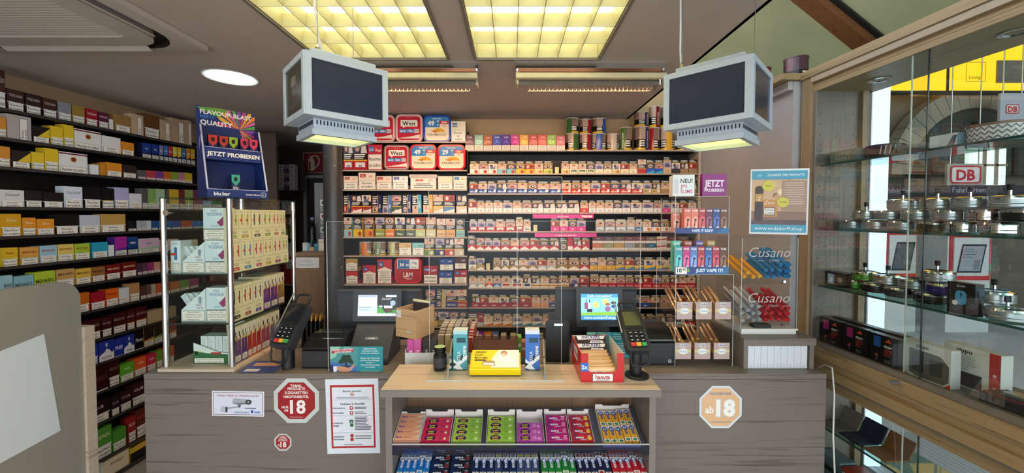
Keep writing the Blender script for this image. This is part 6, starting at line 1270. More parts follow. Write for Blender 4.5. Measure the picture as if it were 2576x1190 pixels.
# ------------------------------------------------------------------ red snack box
f0 = G(1461, 962, BT); x0, y0 = f0.x, f0.y; w_ = xat(1573, y0) - x0; d_ = .205; hB = .10
t = thing('snack_box', 'red open snack box with chocolate wafers and bars on the counter block', 'snack box', (x0, y0, BT + .0005))
RD = '#c22a2a'
c = Cv(w_, hB).text('hanuta', .52, .13, .026, '#b02a2a', 'c', .03, .40)
c = Cv(w_, hB).rect(.27, .03, .75, .3, '#2a2a2e').rect(.28, .04, .74, .29, '#efeeea').text('hanuta', .51, .12, .019, '#a82a2e', 'c', .03, .42).rect(.36, .065, .66, .085, '#4a4a4e').rect(.0, .38, .17, .68, '#2f6ac0').text('2x', .085, .46, .02, '#f0f4f8', 'c', .03, .14)
b = MB().prism([(0, 0), (w_, 0), (w_, hB), (w_ * .84, hB), (w_ * .84, hB * .42), (w_ * .78, hB * .33), (w_ * .24, hB * .33), (w_ * .17, hB * .42), (w_ * .17, hB), (0, hB)], 'Y', 0, .003, RD); b.cv(c, (0, 0, 0), (1, 0, 0), (0, 0, 1)); b.build('front_wall', 'film', t)
cs = Cv(d_, hB).rect(.3, .45, .68, .9, '#e9e6e0').text('hanuta', .49, .58, .03, '#a82a2e', 'c', .03, .34).rect(.12, .5, .24, .85, '#2f6ac0').text('2x', .18, .6, .02, '#f0f4f8', 'c', .02, .1)
for xx in (0, w_ - .003):
    b = MB().box(xx, .0035, 0, xx + .003, d_ - .0035, hB, RD if xx == 0 else '#d9d6cc')
    if xx == 0: b.cv(cs, (0, d_, 0), (0, -1, 0), (0, 0, 1)).box(.0031, .0035, .002, .0036, d_ - .0035, hB, '#d9d6cc')
    b.build('side_wall', 'film', t)
MB().box(0, d_ - .003, 0, w_, d_, hB, '#d9d6cc').build('back_wall', 'film', t); MB().box(.0035, .0035, 0, w_ - .0035, d_ - .0035, .003, '#d9d6cc').build('bottom', 'film', t)
for k in range(6):
    lz = .004 + [.0, .0, .012, .012, .024, .024][k]; ly = .008 + .024 * k; 
    c = Cv(.105, .034).rect(0, 0, 1, 1, ['#d9b27a', '#c99a5a'][k % 2]).pol([(.0, .5), (1, .65), (1, .9), (0, .8)], '#e6c48a').pol([(.05, .35), (.4, .35), (.4, .65), (.05, .7)], '#f0ece0').text('hanuta', .22, .42, .012, '#b03a2e', 'c', .02, .32).rect(.45, .4, .6, .58, '#5f9ad0')
    b = MB().at(RX(-.35)).rbox(0, 0, 0, .112, .02, .036, .005, 'X', '#d0a566').cv(c, (.003, 0, .001), (1, 0, 0), (0, 0, 1))
    tag(b.build('wafer_bar', 'film', None, (x0 + .012, y0 + ly, BT + .012 + k * .004)), f'gold wrapped wafer bar, {ORD[k + 1]} from the front in the red box', 'snack bar', 'wafer bars in the red box')
for k in range(2):
    c = Cv(.11, .03).rect(0, 0, 1, 1, '#3a2420').pol([(.05, .5), (.95, .6), (1, 1), (.0, 1)], '#e9e2dc').text('SNICKERS', .5, .64, .016, '#2a3a7a', 'c', .03, .8).pol([(.45, .1), (.95, .1), (.9, .42), (.5, .42)], '#e6dcd6').text('SNICKERS', .68, .16, .008, '#3a4a9a', 'c', .03, .38)
    b = MB().at(RX(-.5)).rbox(0, 0, 0, .116, .022, .03, .007, 'X', '#33201c').cv(c, (.003, 0, 0), (1, 0, 0), (0, 0, 1))
    tag(b.build('chocolate_bar', 'film', None, (x0 + .008, y0 + .138 + .014 * k, BT + .058 + .026 * k)), ['brown chocolate bar lying under another at the back of the red box', 'brown chocolate bar topmost at the back of the red box'][k], 'chocolate bar')
# ================================================================== acrylic displays and cigar case on the right counter
DZ = 1.575
def acr_box(name, label, x0, x1, y0, y1, z0, z1, floors, cat='display'):
    t = thing(name, label, cat, (0, 0, z0))
    h = z1 - z0; e = .003
    MB().box(x0, y0, 0, x0 + e, y1, h).build('side_panel', 'acrylic', t); MB().box(x1 - e, y0, 0, x1, y1, h).build('side_panel', 'acrylic', t); MB().box(x0 + e, y1 - e, 0, x1 - e, y1, h).build('back_panel', 'acrylic', t)
    MB().box(x0 + e, y0, h - e, x1 - e, y1 - e, h).build('top_panel', 'acrylic', t)
    for f in floors: MB().box(x0 + e, y0, f, x1 - e, y1 - e, f + e).build('tier_floor', 'acrylic', t)
    for xx, yy in ((x0, y0), (x1, y0), (x0, y1)): MB().box(xx - .0007, yy - .0007, 0, xx + .0007, yy + .0007, h).build('edge', 'acrylic_rim', t)
    MB().box(x0, y0 - .001, h, x1, y0 + .001, h + .001).build('edge', 'acrylic_rim', t)
    return t
ax0, ax1 = xat(1702, DZ), xat(1848, DZ); ay0, ay1 = DZ, DZ + .21; az1 = zat(691, DZ)
hA = az1 - CT
tA = acr_box('cigar_dispenser', 'clear acrylic dispenser with six compartments of wrapped cigars', ax0, ax1, ay0, ay1, CT + .0005, az1, [.025, zat(806, DZ) - CT])
MB().box(ax0, DZ - .002, .0, ax1, DZ, .018).build('front_lip', 'acrylic', tA)
rd = random.Random(9)
for r_, (pyt, pyb, fz) in enumerate(((762, 806, zat(806, DZ) - CT + .003), (862, 903, .028))):
    for k in range(3):
        a = (1704 + 49 * k + (2 if r_ == 0 else 0)); b_ = a + 40; x0, x1 = xat(a, DZ), xat(b_, DZ); w_ = x1 - x0; h_ = zat(pyt, DZ) - zat(pyb, DZ)
        c = Cv(w_, h_).rect(0, 0, 1, 1, '#b8a09c').rect(0, .42, 1, .58, '#cfc28a').ell(.5, .48, w_ * .33, h_ * .2, '#d9c88a', 16).ell(.5, .48, w_ * .29, h_ * .165, '#dfe4ea', 16).text('Cusano', .5, .43, .011, '#5a6f9a', 'c', 0, .5, 0, .3).rect(.3, .76, .7, .94, '#e0e0e4')
        for i in range(6): c.rect(.33 + i * .06, .79, .35 + i * .06 + (.02 if i % 2 else 0), .91, '#2a2a34')
        MB().box(x0, DZ + .004, fz + .0003, x1, DZ + .007, fz + h_, '#b8a09c').cv(c, (x0, DZ + .004, fz), (1, 0, 0), (0, 0, 1)).build('label_card', 'film', tA)
        if k < 2: MB().box(x1 + .003, DZ + .004, fz, x1 + .0055, ay1 - .004, fz + .075).build('divider', 'acrylic', tA)
        for i in range(5):
            xx = x0 + .010 + i * (w_ - .020) / 4; zz_ = CT + fz + .012 + rd.uniform(0, .012) + (.012 if i % 2 else 0)
            ln = .15; b = MB().cyl((0, 0, 0), (0, ln * .86, ln * .5), .0062, 8, ['#8a5f40', '#7a4f34', '#9a7048'][(i + k) % 3]).cyl((0, ln * .3, ln * .5 * .3 / .86 + .0), (0, ln * .36, ln * .5 * .36 / .86), .0065, 8, '#c9a85a')
            tag(b.build('wrapped_cigar', 'cello', None, (xx, DZ + .013 + .004 * (i % 2), zz_)), f'wrapped cigar, {ORD[i + 1]} from left in the {("left", "middle", "right")[k]} {("upper", "lower")[r_]} compartment', 'cigar', 'wrapped cigars in the acrylic dispenser')
# vape display on top
bx0, bx1 = xat(1699, DZ), xat(1834, DZ); bz0 = az1 + .0015; bz1 = zat(494, DZ)
f2 = zat(588, DZ) - bz0
tB = acr_box('vape_stand', 'clear two-tier acrylic stand of slim vape boxes', bx0, bx1, ay0, ay0 + .15, bz0, bz1, [.004, f2])
for (txt, tx, lz, lh, price) in (('JUST VAPE IT!', .64, .001, zat(671, DZ) - zat(689, DZ), True), ('VAPE IT EASY!', .5, f2 + .001, zat(574, DZ) - zat(588, DZ), False)):
    w_ = bx1 - bx0; c = Cv(w_, lh).rect(0, 0, 1, 1, '#2a3a7a').pol([(.3, 0), (1, 0), (1, 1), (.55, 1)], '#2a4f8c').pol([(.75, 0), (1, 0), (1, 1), (.9, 1)], '#2f6a9a').text(txt, tx, .3, lh * .62, '#e2ecf4', 'c', .03, .56)
    if price: c.rect(.01, .05, .22, .95, '#eceae2').text('10', .08, .25, lh * .8, '#1c1c20', 'c', .03).text('95', .17, .48, lh * .5, '#1c1c20', 'c', .02).pol([(.225, .3), (.27, .3), (.26, .8), (.23, .8)], '#6aa83a')
    MB().box(bx0, DZ - .003, lz, bx1, DZ - .001, lz + lh, '#2a3a7a').cv(c, (bx0, DZ - .003, lz), (1, 0, 0), (0, 0, 1)).build('slogan_strip', 'film', tB)
T1 = [('#3a9aa0', 'teal'), ('#b03a7a', 'magenta'), ('#5a7ab8', 'periwinkle'), ('#a8343a', 'red'), ('#2f5a9a', 'blue'), ('#a83048', 'crimson'), ('#6a4030', 'brown')]
T2 = [('#d06a58', 'salmon'), ('#d87868', 'coral'), ('#a83a40', 'red'), ('#6a3050', 'plum'), ('#2a4a8a', 'blue'), ('#6a4030', 'brown')]
def vbox(pa, pb, z, h, cl, label, y):
    x0, x1 = xat(pa, DZ), xat(pb, DZ); w_ = x1 - x0
    c = Cv(w_, h).rect(0, 0, 1, 1, cl).text('VUSE', .5, .88, w_ * .34, '#ece8e4', 'c', .03, .8)
    l2 = tuple(min(1, v * 1.7 + .06) for v in C(cl)); c.pol([(.1, .18), (.9, .18), (.9, .62), (.5, .7), (.1, .55)], l2).pol([(.35, .2), (.5, .2), (.62, .5), (.5, .52)], '#2a2226').ell(.58, .54, w_ * .2, w_ * .16, '#1f1a1e', 10).rect(.45, .2, .9, .26, '#e0dcd8').rect(.03, .0, .97, .13, '#dad6d0').lines(.1, .02, .9, .11, 2, '#7a7672', 1, .35)
    box_thing('vape_box', w_, h, .022, c, cl, ((x0 + x1) / 2, y, z), label, 'vape box', 'slim vape boxes in the acrylic stand', 'film')
for k, (cl, cn) in enumerate(T1): vbox(1701 + 18.8 * k, 1718.8 + 18.8 * k, bz0 + .0075, .104, cl, f'{cn} slim vape box, {ORD[k + 1]} from left on the lower stand tier', DZ + .004)
for k, (cl, cn) in enumerate(T2): vbox(1722 + 18.3 * k, 1739.5 + 18.3 * k, bz0 + f2 + .0035, .098, cl, f'{cn} slim vape box, {ORD[k + 1]} from left on the upper stand tier', DZ + .004)
for k in range(4):
    cl = ['#5ac0a8', '#a8503a', '#6a5a9a', '#c0a060'][k]; vbox(1706 + 30 * k, 1726 + 30 * k, bz0 + .0075, .125, cl, f'{("mint", "rust", "violet", "tan")[k]} slim vape box in the back row of the lower stand tier', DZ + .05)
for k in range(3): vbox(1706 + 20 * k, 1724 + 20 * k, bz0 + f2 + .0035, .08, ['#e0958a', '#d88878', '#e09a90'][k], f'{("pale", "dusty", "light")[k]} salmon vape box in the back row of the upper tier', DZ + .05)
# promotional cube and card on top of the stand
cz = bz1 + .0015; q = W(1741, 489, DZ + .02); s_ = .078
t0 = math.radians(38)
c1 = Cv(s_ * 1.06, s_ * 1.1).rect(0, 0, 1, 1, '#dfe4e2').text('NEU!', .36, .62, .024, '#33303a', 'l', .02, .55).text('JPS', .36, .38, .02, '#c03a8a', 'l', .01, .5).text('SLIMS', .36, .14, .02, '#c03a8a', 'l', .01, .55)
for i in range(8): c1.rect(.04 + .03 * i, .1 + .02 * (i % 3), .055 + .03 * i, .8, '#c9c4d6')
c2 = Cv(s_, s_ * 1.1).rect(0, 0, 1, 1, '#7d2a78').text('JETZT', .5, .5, .026, '#d9c0d6', 'c', .03, .8).text('PROBIEREN', .5, .3, .014, '#d9c0d6', 'c', .02, .85)
b = MB().box(-s_ * 1.06, 0, 0, 0, s_, s_ * 1.1, '#d6dad8').cv(c1, (-s_ * 1.06, 0, 0), (1, 0, 0), (0, 0, 1)).cv(c2, (0, 0, 0), (0, 1, 0), (0, 0, 1))
tag(b.build('promo_cube', 'film', None, (q.x, q.y - .02, cz), math.radians(-12)), 'white and purple cardboard promotional cube on the acrylic stand', 'promo cube')
x0, x1 = xat(1766, DZ + .01), xat(1826, DZ + .01); w_ = x1 - x0; h_ = zat(433, DZ) - zat(489, DZ)
c = Cv(w_, h_).rect(0, 0, 1, 1, '#8a1f78').text('JETZT', .5, .44, .036, '#ece4ea', 'c', .03, .82).text('PROBIEREN', .5, .2, .018, '#ece4ea', 'c', .02, .82)
tag(MB().box(0, 0, 0, w_, .02, h_, '#8a1f78').cv(c, (0, 0, 0), (1, 0, 0), (0, 0, 1)).build('promo_card', 'film', None, (x0, DZ + .01, cz)), 'purple promotional card on top of the acrylic stand', 'promo card')
# wooden riser with white boxes, cigar case on it
RZ0 = 1.545; rx0, rx1 = xat(1877, RZ0), xat(2055, RZ0); rt = zat(851, RZ0)
t = thing('wooden_riser', 'wooden counter riser box holding white cartons', 'riser', (0, RZ0, CT + .0005)); hr = rt - CT
MB().box(rx0 - .004, -.006, hr - .028, rx1 + .004, .26, hr).build('top_board', 'counter_wood', t); MB().box(rx0, 0, 0, rx0 + .017, .25, hr - .0285).build('side_board', 'counter_wood_z', t); MB().box(rx1 - .017, 0, 0, rx1, .25, hr - .0285).build('side_board', 'counter_wood_z', t); MB().box(rx0 + .0175, .24, 0, rx1 - .0175, .25, hr - .0285).build('back_board', 'counter_wood', t)
nn = 9; ww = (rx1 - rx0 - .04) / nn
for k in range(nn):
    c = Cv(ww - .001, .072).rect(0, 0, 1, 1, '#d3d8e0').rect(.06, .04, .94, .97, '#dde1e8')
    box_thing('white_carton', ww - .001, hr - .0285 - .006, .12, Cv(ww - .001, hr - .036).rect(0, 0, 1, 1, '#d6dae2').rect(.45, .05, .55, .2, '#b9bfca'), '#d6dae2', (rx0 + .02 + ww * (k + .5), RZ0 + .008, CT + .0008), f'blank white carton, {ORD[k + 1]} from left inside the wooden riser', 'carton', 'blank white cartons in the riser')
cx0, cx1 = xat(1868, 1.6), xat(2009, 1.6); cy0, cy1 = 1.6, 1.6 + .2; cz0 = rt + .001
t = thing('cigar_tube_case', 'clear acrylic case of coloured cigar tubes on a white base', 'case', (0, 0, cz0))
MB().box(cx0, cy0 - .004, 0, cx1 - .004, cy1, .016).build('base', 'white_plastic', t); MB().box(cx0 - .002, cy0 - .008, .0165, cx1 + .002, cy1 + .004, .022).build('base_rim', 'white_plastic', t)
hc = zat(601, 1.6) - cz0; e = .003; hm = zat(716, 1.6) - cz0
MB().box(cx0, cy0, .0225, cx0 + e, cy1, hc).build('side_panel', 'acrylic', t); MB().box(cx1 - e, cy0, .0225, cx1, cy1, hc).build('side_panel', 'acrylic', t); MB().box(cx0 + e, cy1 - e, .0225, cx1 - e, cy1, hc).build('back_panel', 'acrylic', t); MB().box(cx0, cy0, hc + .0003, cx1, cy1, hc + e).build('top_panel', 'acrylic', t); MB().box(cx0 + e, cy0 + .004, hm - e, cx1 - e, cy1 - e, hm).build('tier_floor', 'acrylic', t)
for zz0, zz1, yt in ((hm + .002, hc, .62), (.024, hm - .004, .62)):
    c = Cv(cx1 - cx0, zz1 - zz0).text('Cusano', .5, .60, .058, '#d6d2d0', 'c', -.005, .74, 0, .3).text('CIGARS', .58, .50, .013, '#cfcac8', 'c', 0, .3).rect(.28, .515, .40, .525, '#c0bab8').rect(.75, .515, .87, .525, '#c0bab8')
    p = MB().box(cx0 + e + .0003, cy0, zz0, cx1 - e - .0003, cy0 + .002, zz1).build('door', 'acrylic', t)
    MB().cv(c, (cx0, cy0, zz0), (1, 0, 0), (0, 0, 1), .0006).build('lettering', 'frost', p)
    MB().cyl((cx0 + (cx1 - cx0) * .74, cy0 - .012, zz0 + .012), (cx0 + (cx1 - cx0) * .74, cy0 - .0003, zz0 + .012), .006, 12).build('knob', 'chrome', p)
for xx, yy in ((cx0, cy0), (cx1, cy0)): MB().box(xx - .0008, yy - .0008, .0225, xx + .0008, yy - .0001, hc + e).build('edge', 'acrylic_rim', t)
MB().box(cx0 + .06, cy0 + .006, .0225, cx0 + .13, cy0 + .04, .036).build('hygrometer', 'black_plastic', t)
def tubes(name_, col, pts, where, mt='gloss', base=0.0):
    for k, (zx, zy) in enumerate(pts):
        p = W(1640 + zx / 3.305, 580 + zy / 3.305, cy0 + .03); p.x = min(max(p.x, cx0 + .013), cx1 - .013)
        b = MB().cyl((0, 0, 0), (0, .135, .055), .009, 14, col)
        lowz = min(q_[1] for q_ in pts)
        tag(b.build('cigar_tube', mt, None, p), f'{name_} cigar tube, {ORD[k + 1]} counted left to right {where}', 'cigar tube', f'{name_} cigar tubes in the acrylic case')
tubes('yellow', '#dc9a28', [(770, 383), (800, 352), (845, 386), (896, 381)], 'in the upper tier')
tubes('blue', '#2a6fa0', [(950, 331), (962, 386), (1001, 326), (1010, 386), (1062, 380), (1067, 335), (1072, 287), (1112, 381), (1118, 336), (1122, 287), (1162, 381), (1168, 337), (1172, 288)], 'in the upper tier')
tubes('silver', '#c9ccd2', [(742, 632), (748, 690), (757, 750), (800, 663), (803, 720), (833, 626), (845, 690), (848, 748), (888, 636), (893, 690), (896, 742)], 'in the lower tier', 'metalpaint')
tubes('red', '#b52a30', [(945, 692), (948, 745), (962, 646), (992, 738), (998, 686), (1055, 742), (1066, 692), (1082, 642), (1106, 742), (1118, 690), (1140, 650), (1156, 745), (1166, 695)], 'in the lower tier')
# advertising poster on the post
pc = [onp(px_, py_, (1.27, 1.70, 0), (-.32, -1, 0)) for px_, py_ in ((1884, 588), (2032, 597), (2019, 424), (1873, 433))]
o_ = pc[0]; u_ = (pc[1] - pc[0] + pc[2] - pc[3]) / 2; v_ = (pc[3] - pc[0] + pc[2] - pc[1]) / 2; pw, ph = u_.length, v_.length; u_.normalize(); v_ = (v_ - u_ * v_.dot(u_)).normalized()
c = Cv(pw, ph).rect(0, 0, 1, 1, '#dfe3e6').rect(.03, .03, .97, .97, '#d0ab84').rect(.03, .15, .97, .35, '#5a4044').rect(.03, .22, .97, .34, '#8a6a58')
rd = random.Random(2)
for i in range(14): c.ell(rd.uniform(.12, .88), rd.uniform(.45, .8), pw * .05, ph * .05, ['#d9b98a', '#e9d2a8', '#8a6448', '#c79a6c'][i % 4], 10)
c.rect(.55, .36, .97, .82, '#a58670').lines(.58, .45, .93, .8, 10, '#d9c8b4', 5, .25, 'c')
c.rect(.03, .84, .97, .97, '#3f9cba').rect(.03, .03, .97, .15, '#3f9cba').text('ZIGARRE DES MONATS', .6, .89, .0135, '#e6f0f2', 'c', .01, .66).text('W', .16, .88, .018, '#b9e0e8', 'c', 0).text('www.wolsdorff.shop', .5, .065, .022, '#eef4f4', 'c', .0, .84)
c.rrect(.22, .27, .48, .53, .002, '#c88a44').text('Zino', .34, .46, .022, '#efe2c8', 'c', .0, .2, 0, .2); c.rect(.24, .29, .44, .41, '#22201e').rect(.25, .3, .43, .4, '#e9e4dc').text('Rauchen', .34, .36, .010, '#22201e', 'c', .01, .16).text('ist tödlich', .34, .315, .010, '#22201e', 'c', .01, .16)
c.rrect(.09, .2, .23, .74, pw * .06, '#3a2420').rect(.09, .5, .23, .62, '#c09048').text('Z', .16, .52, .024, '#f0e2c4', 'c', .01).ell(.31, .74, pw * .105, pw * .105, '#d0c838', 18).text('7.80 €', .31, .73, .0095, '#3a3a1c', 'c', .01).ell(.57, .49, pw * .1, pw * .1, '#d0c838', 18).text('79.00€', .57, .48, .0095, '#3a3a1c', 'c', .01)
n_ = u_.cross(v_)
b = MB().cv(c, o_, u_, v_, .0008); b.poly([o_, o_ + v_ * ph, o_ + u_ * pw + v_ * ph, o_ + u_ * pw], '#dfe3e6')
tag(b.build('poster', 'film', None), 'cigar advertising poster with blue bands hanging by the wooden post', 'poster')
# ================================================================== candy trays in the counter block
TL = math.radians(20); TX0, TX1 = BX0 + .037, BX1 - .037
cc = [o for o in COL.objects if o.name == 'candy_counter'][0]
mat('tray_grey', '#6f7684', .35, .2, .05); glass('rail_clear', '#b9bfda', 1.6)
FR = [T(0, 1.297, .757) @ RX(TL), T(0, 1.287, .642) @ RX(TL)]
for k, A in enumerate(FR):
    MB().at(A).box(TX0, 0, -.005, TX1, .175, -.001).build('candy_tray', 'tray_grey', cc)
    MB().at(T(0, 1.287, .744 - .115 * k)).box(TX0 - .002, -.004, 0, TX1 + .002, -.002, .036).build('tray_lip', 'rail_clear', cc)
    MB().at(T(0, 1.287, .744 - .115 * k)).box(TX0 - .002, -.006, .0362, TX1 + .002, 0, .038).build('lip_edge', 'acrylic_rim', cc)
MB().box(xat(1224, 1.46), 1.462, .905, xat(1398, 1.46), 1.474, .925).build('bracket_rail', 'steel', cc)
for p_ in (1217, 1405): MB().box(xat(p_ - 7, 1.46), 1.455, .875, xat(p_ + 7, 1.46), 1.481, .93).build('bracket', 'dark_plastic', cc)
def gx(px_): return xat(px_, 1.345)
_gm = {}
def gumpack(A, x, s, w, l, h, cv, key, body, label, grp, name='gum_pack', lift=0.0, yaw=0.0):
    if key not in _gm:
        b = MB().box(-w / 2, 0, 0, w / 2, l, h, body); b.cv(cv, (-w / 2, 0, h), (1, 0, 0), (0, 1, 0), .0002)
        me = b.mesh(name); me.materials.append(M['film']); _gm[key] = me
    p = A @ Vector((x, s, lift)); o = inst(_gm[key], name, None, p); o.rotation_euler = (TL, 0, yaw)
    return tag(o, label, 'chewing gum' if 'gum' in name else 'wafers', grp)
def c_hubba(w, l, bg, fr, bg2):
    return Cv(w, l).rect(0, 0, 1, 1, bg).pol([(.45, 0), (1, 0), (1, 1), (.55, 1)], bg2).ell(.3, .5, w * .2, l * .44, '#3a1f5a', 14).text('Hubba', .3, .52, l * .34, '#ecd02e', 'c', .03, .34, .12).text('Bubba', .31, .16, l * .34, '#ecd02e', 'c', .03, .34, .12).ell(.68, .52, l * .28, l * .28, fr, 12).ell(.84, .4, l * .2, l * .2, '#dfe6b0' if fr != '#d98ac8' else '#e6a8d8', 10)
def c_extra(w, l, bg, f1, f2):
    return Cv(w, l).rect(0, 0, 1, 1, bg).ell(.2, .52, l * .42, l * .42, '#1c3a86', 14).ell(.2, .52, l * .3, l * .3, bg, 12).text('extra', .4, .38, l * .5, '#f2f2f6', 'c', .03, .52).rect(.42, .14, .72, .26, '#b8c0e0').ell(.85, .42, l * .3, l * .3, f1, 10).pol([(.72, .8), (.95, .85), (.9, .7)], f2)
def c_manner(w, l): return Cv(w, l).rect(0, 0, 1, 1, '#e8a482').text('Manner', .17, .3, l * .55, '#2a3a9a', 'c', .02, .26, 0, .2).rect(.36, .38, .62, .5, '#b87a5a').pol([(.74, .2), (.96, .5), (.96, .9), (.8, .5)], '#e6d6b0').rect(.95, 0, 1, 1, '#d8d8dc')
def c_stick(w, l, bg, f1, top='#e8e8ea'):
    return Cv(w, l).rect(0, 0, 1, 1, bg).rect(0, .82, 1, 1, top).ell(.5, .82, w * .42, w * .42, '#1c3a86', 12).ell(.5, .82, w * .28, w * .28, bg if top == bg else '#dfe4ee', 10).text('extra', .72, .44, w * .72, '#2a4a9a' if bg in ('#e3a838',) else '#eef0f6', 'l', .03, None, PI / 2).rect(.05, .03, .95, .24, '#e9e4d8').ell(.5, .13, w * .32, l * .08, f1, 10)
def gtray(A, px0, px1, depth, hgt, col, label, back=.05, txt='', tcol='#fff'):
    x0, x1 = gx(px0), gx(px1); w_ = x1 - x0
    t = thing('gum_display_box', label, 'display box', A @ Vector(((x0 + x1) / 2, .006, 0)), 0, 'open cardboard candy boxes on the upper tray'); t.rotation_euler = (TL, 0, 0)
    I_ = '#d8d2cc'
    c = Cv(w_, hgt).rect(.0, 0, 1, 1, col)
    if txt: c.text(txt, .5, .3, hgt * .5, tcol, 'c', .02, .7)
    MB().box(-w_ / 2, 0, 0, w_ / 2, .0015, hgt, col).cv(c, (-w_ / 2, 0, 0), (1, 0, 0), (0, 0, 1)).build('front_wall', 'film', t)
    MB().box(-w_ / 2, .002, 0, -w_ / 2 + .0015, depth, hgt + .008, I_).build('side_wall', 'film', t); MB().box(w_ / 2 - .0015, .002, 0, w_ / 2, depth, hgt + .008, I_).build('side_wall', 'film', t)
    MB().prism([(-w_ / 2, 0), (w_ / 2, 0), (w_ / 2, back), (w_ * .3, back), (w_ * .26, back * .8), (-w_ * .26, back * .8), (-w_ * .3, back), (-w_ / 2, back)], 'Y', depth + .0003, depth + .0018, I_).build('back_wall', 'film', t)
    MB().box(-w_ / 2 + .002, .002, 0, w_ / 2 - .002, depth, .0015, I_).build('bottom', 'film', t)
    return (x0 + x1) / 2, w_
A = FR[0]
UPR = [(996, 1060, 5, .021, 'manner', '#c58a74', 'salmon wafer box with blue lettering at the left tray end', 'Manner', '#2a3a9a'), (1061, 1134, 4, .0235, 'hr', '#b02048', 'red open box of strawberry gum packs', '', ''), (1138, 1211, 4, .0235, 'hg', '#7fa040', 'green open box of apple gum beside the red one', '', ''), (1224, 1296, 4, .0255, 'hg', '#8fae48', 'green open box of apple gum beside the half-empty pink one', '', ''), (1300, 1368, 3, .0245, 'hp', '#9a3a8a', 'half-empty box of pink bubble gum', '', ''), (1373, 1431, 4, .0265, 'em', '#a82a7a', 'tall box of magenta gum packs', '', ''), (1434, 1491, 4, .0265, 'er', '#a82a32', 'tall box of red fruit gum packs', '', '')]
KD = {'manner': (lambda w, l: c_manner(w, l), '#e0a888', 'salmon wafer pack'), 'hr': (lambda w, l: c_hubba(w, l, '#cf2450', '#b03a4a', '#d83a62'), '#c02048', 'red gum pack'), 'hg': (lambda w, l: c_hubba(w, l, '#a9c84a', '#7fb03a', '#8fc050'), '#98b848', 'green gum pack'), 'hp': (lambda w, l: c_hubba(w, l, '#b04aa4', '#d98ac8', '#c060b4'), '#a8489c', 'pink gum pack'), 'em': (lambda w, l: c_extra(w, l, '#c02a78', '#e07ab0', '#f0e0ea'), '#b02a70', 'magenta gum pack'), 'er': (lambda w, l: c_extra(w, l, '#c43038', '#e6c23a', '#e8e4ea'), '#b02a34', 'red fruit gum pack')}
for bi, (p0_, p1_, n, pit, kind, col, lab, tx, tc) in enumerate(UPR):
    dep = .112 if kind[0] != 'e' else .118; hg = .03 if kind == 'manner' else .024
    xc_, w_ = gtray(A, p0_, p1_, dep, hg, col, lab, .05 if kind[0] == 'h' else (.04 if kind == 'manner' else .045), tx, tc)
    fn, body, nm = KD[kind]; w2 = w_ - .006; l2 = pit - .001
    for r_ in range(n):
        gumpack(A, xc_, .0095 + r_ * pit, w2, l2, .024 if kind != 'manner' else .031, fn(w2, l2), (kind, round(w2, 4)), body, f'{nm}, {ORD[r_ + 1]} from the front, {ORD[bi + 1]} box on the upper tray', 'packs in the upper candy tray', 'gum_pack' if kind != 'manner' else 'wafer_pack', .002)
xc_, w_ = gtray(A, 1514, 1606, .15, .012, '#d8d8dc', 'white open box of yellow stick gum at the right tray end', .035)
for r_ in range(2):
    for k in range(5):
        w2, l2 = .0235, .067; gumpack(A, xc_ - w_ / 2 + .016 + k * .0238, .0095 + r_ * .068 + (.004 if k > 2 else 0), w2 - .001, l2, .014 + .003 * (k > 2), c_stick(w2 - .001, l2, '#e3a838', '#3f8a6a'), ('sy', k > 2), '#d9a02e', f'yellow stick gum pack, {ORD[k + 1]} from left, {("front", "back")[r_]} row, upper tray', 'stick gum in the white box', 'gum_pack', .0021)
A = FR[1]
LOW = [(1000, 16.2, 5, '#2a7ac8', '#5aa8e0', 'blue'), (1188, 18.6, 3, '#22305a', '#8a929c', 'navy'), (1244, 18.6, 1, '#3a4a72', '#e0cc3a', 'lemon-print navy'), (1262.6, 18.6, 2, '#22305a', '#e0cc3a', 'dark navy'), (1300, 18.6, 3, '#46557a', '#e0cc3a', 'lemon-print slate'), (1361, 17.6, 5, '#2a8a3c', '#a8c8a0', 'green'), (1451, 17.2, 5, '#2a3050', '#b03a3a', 'silver-navy'), (1539, 17.4, 5, '#c42a34', '#e09a9a', 'red')]
n = 0
for (p0_, pit, cnt, bg, f1, cn) in LOW:
    for k in range(cnt):
        x = gx(p0_ + pit * (k + .5)); w2 = gx(p0_ + pit - 1) - gx(p0_); l2 = .072
        for r_ in range(2):
            gumpack(A, x, .012 + r_ * .074 + (.006 if (k * 3) % 4 == 1 else 0), w2, l2, .013, c_stick(w2, l2, bg, f1, '#e8e8ea' if r_ == 0 else bg), ('l', bg, round(w2, 4), r_), bg, f'{cn} stick gum pack, {ORD[k + 1]} of its kind from left, {("front", "back")[r_]} row, lower tray', 'stick gum in the lower tray', 'gum_pack', .001 + (.006 if r_ == 0 else 0))
for j, (p0_, p1_) in enumerate(((1082, 1130), (1132, 1181))):
    x0, x1 = gx(p0_), gx(p1_)
    for r_ in range(5): gumpack(A, (x0 + x1) / 2, .012 + r_ * .0285, x1 - x0 - .001, .0275, .018, c_extra(x1 - x0 - .001, .0275, '#252a36', '#8a3a42', '#b8bcc4'), ('xk', round(x1 - x0, 4)), '#3a404c', f'black gum pack, {ORD[r_ + 1]} from the front, {("left", "right")[j]} black column, lower tray', 'black gum packs in the lower tray', 'gum_pack', .001)
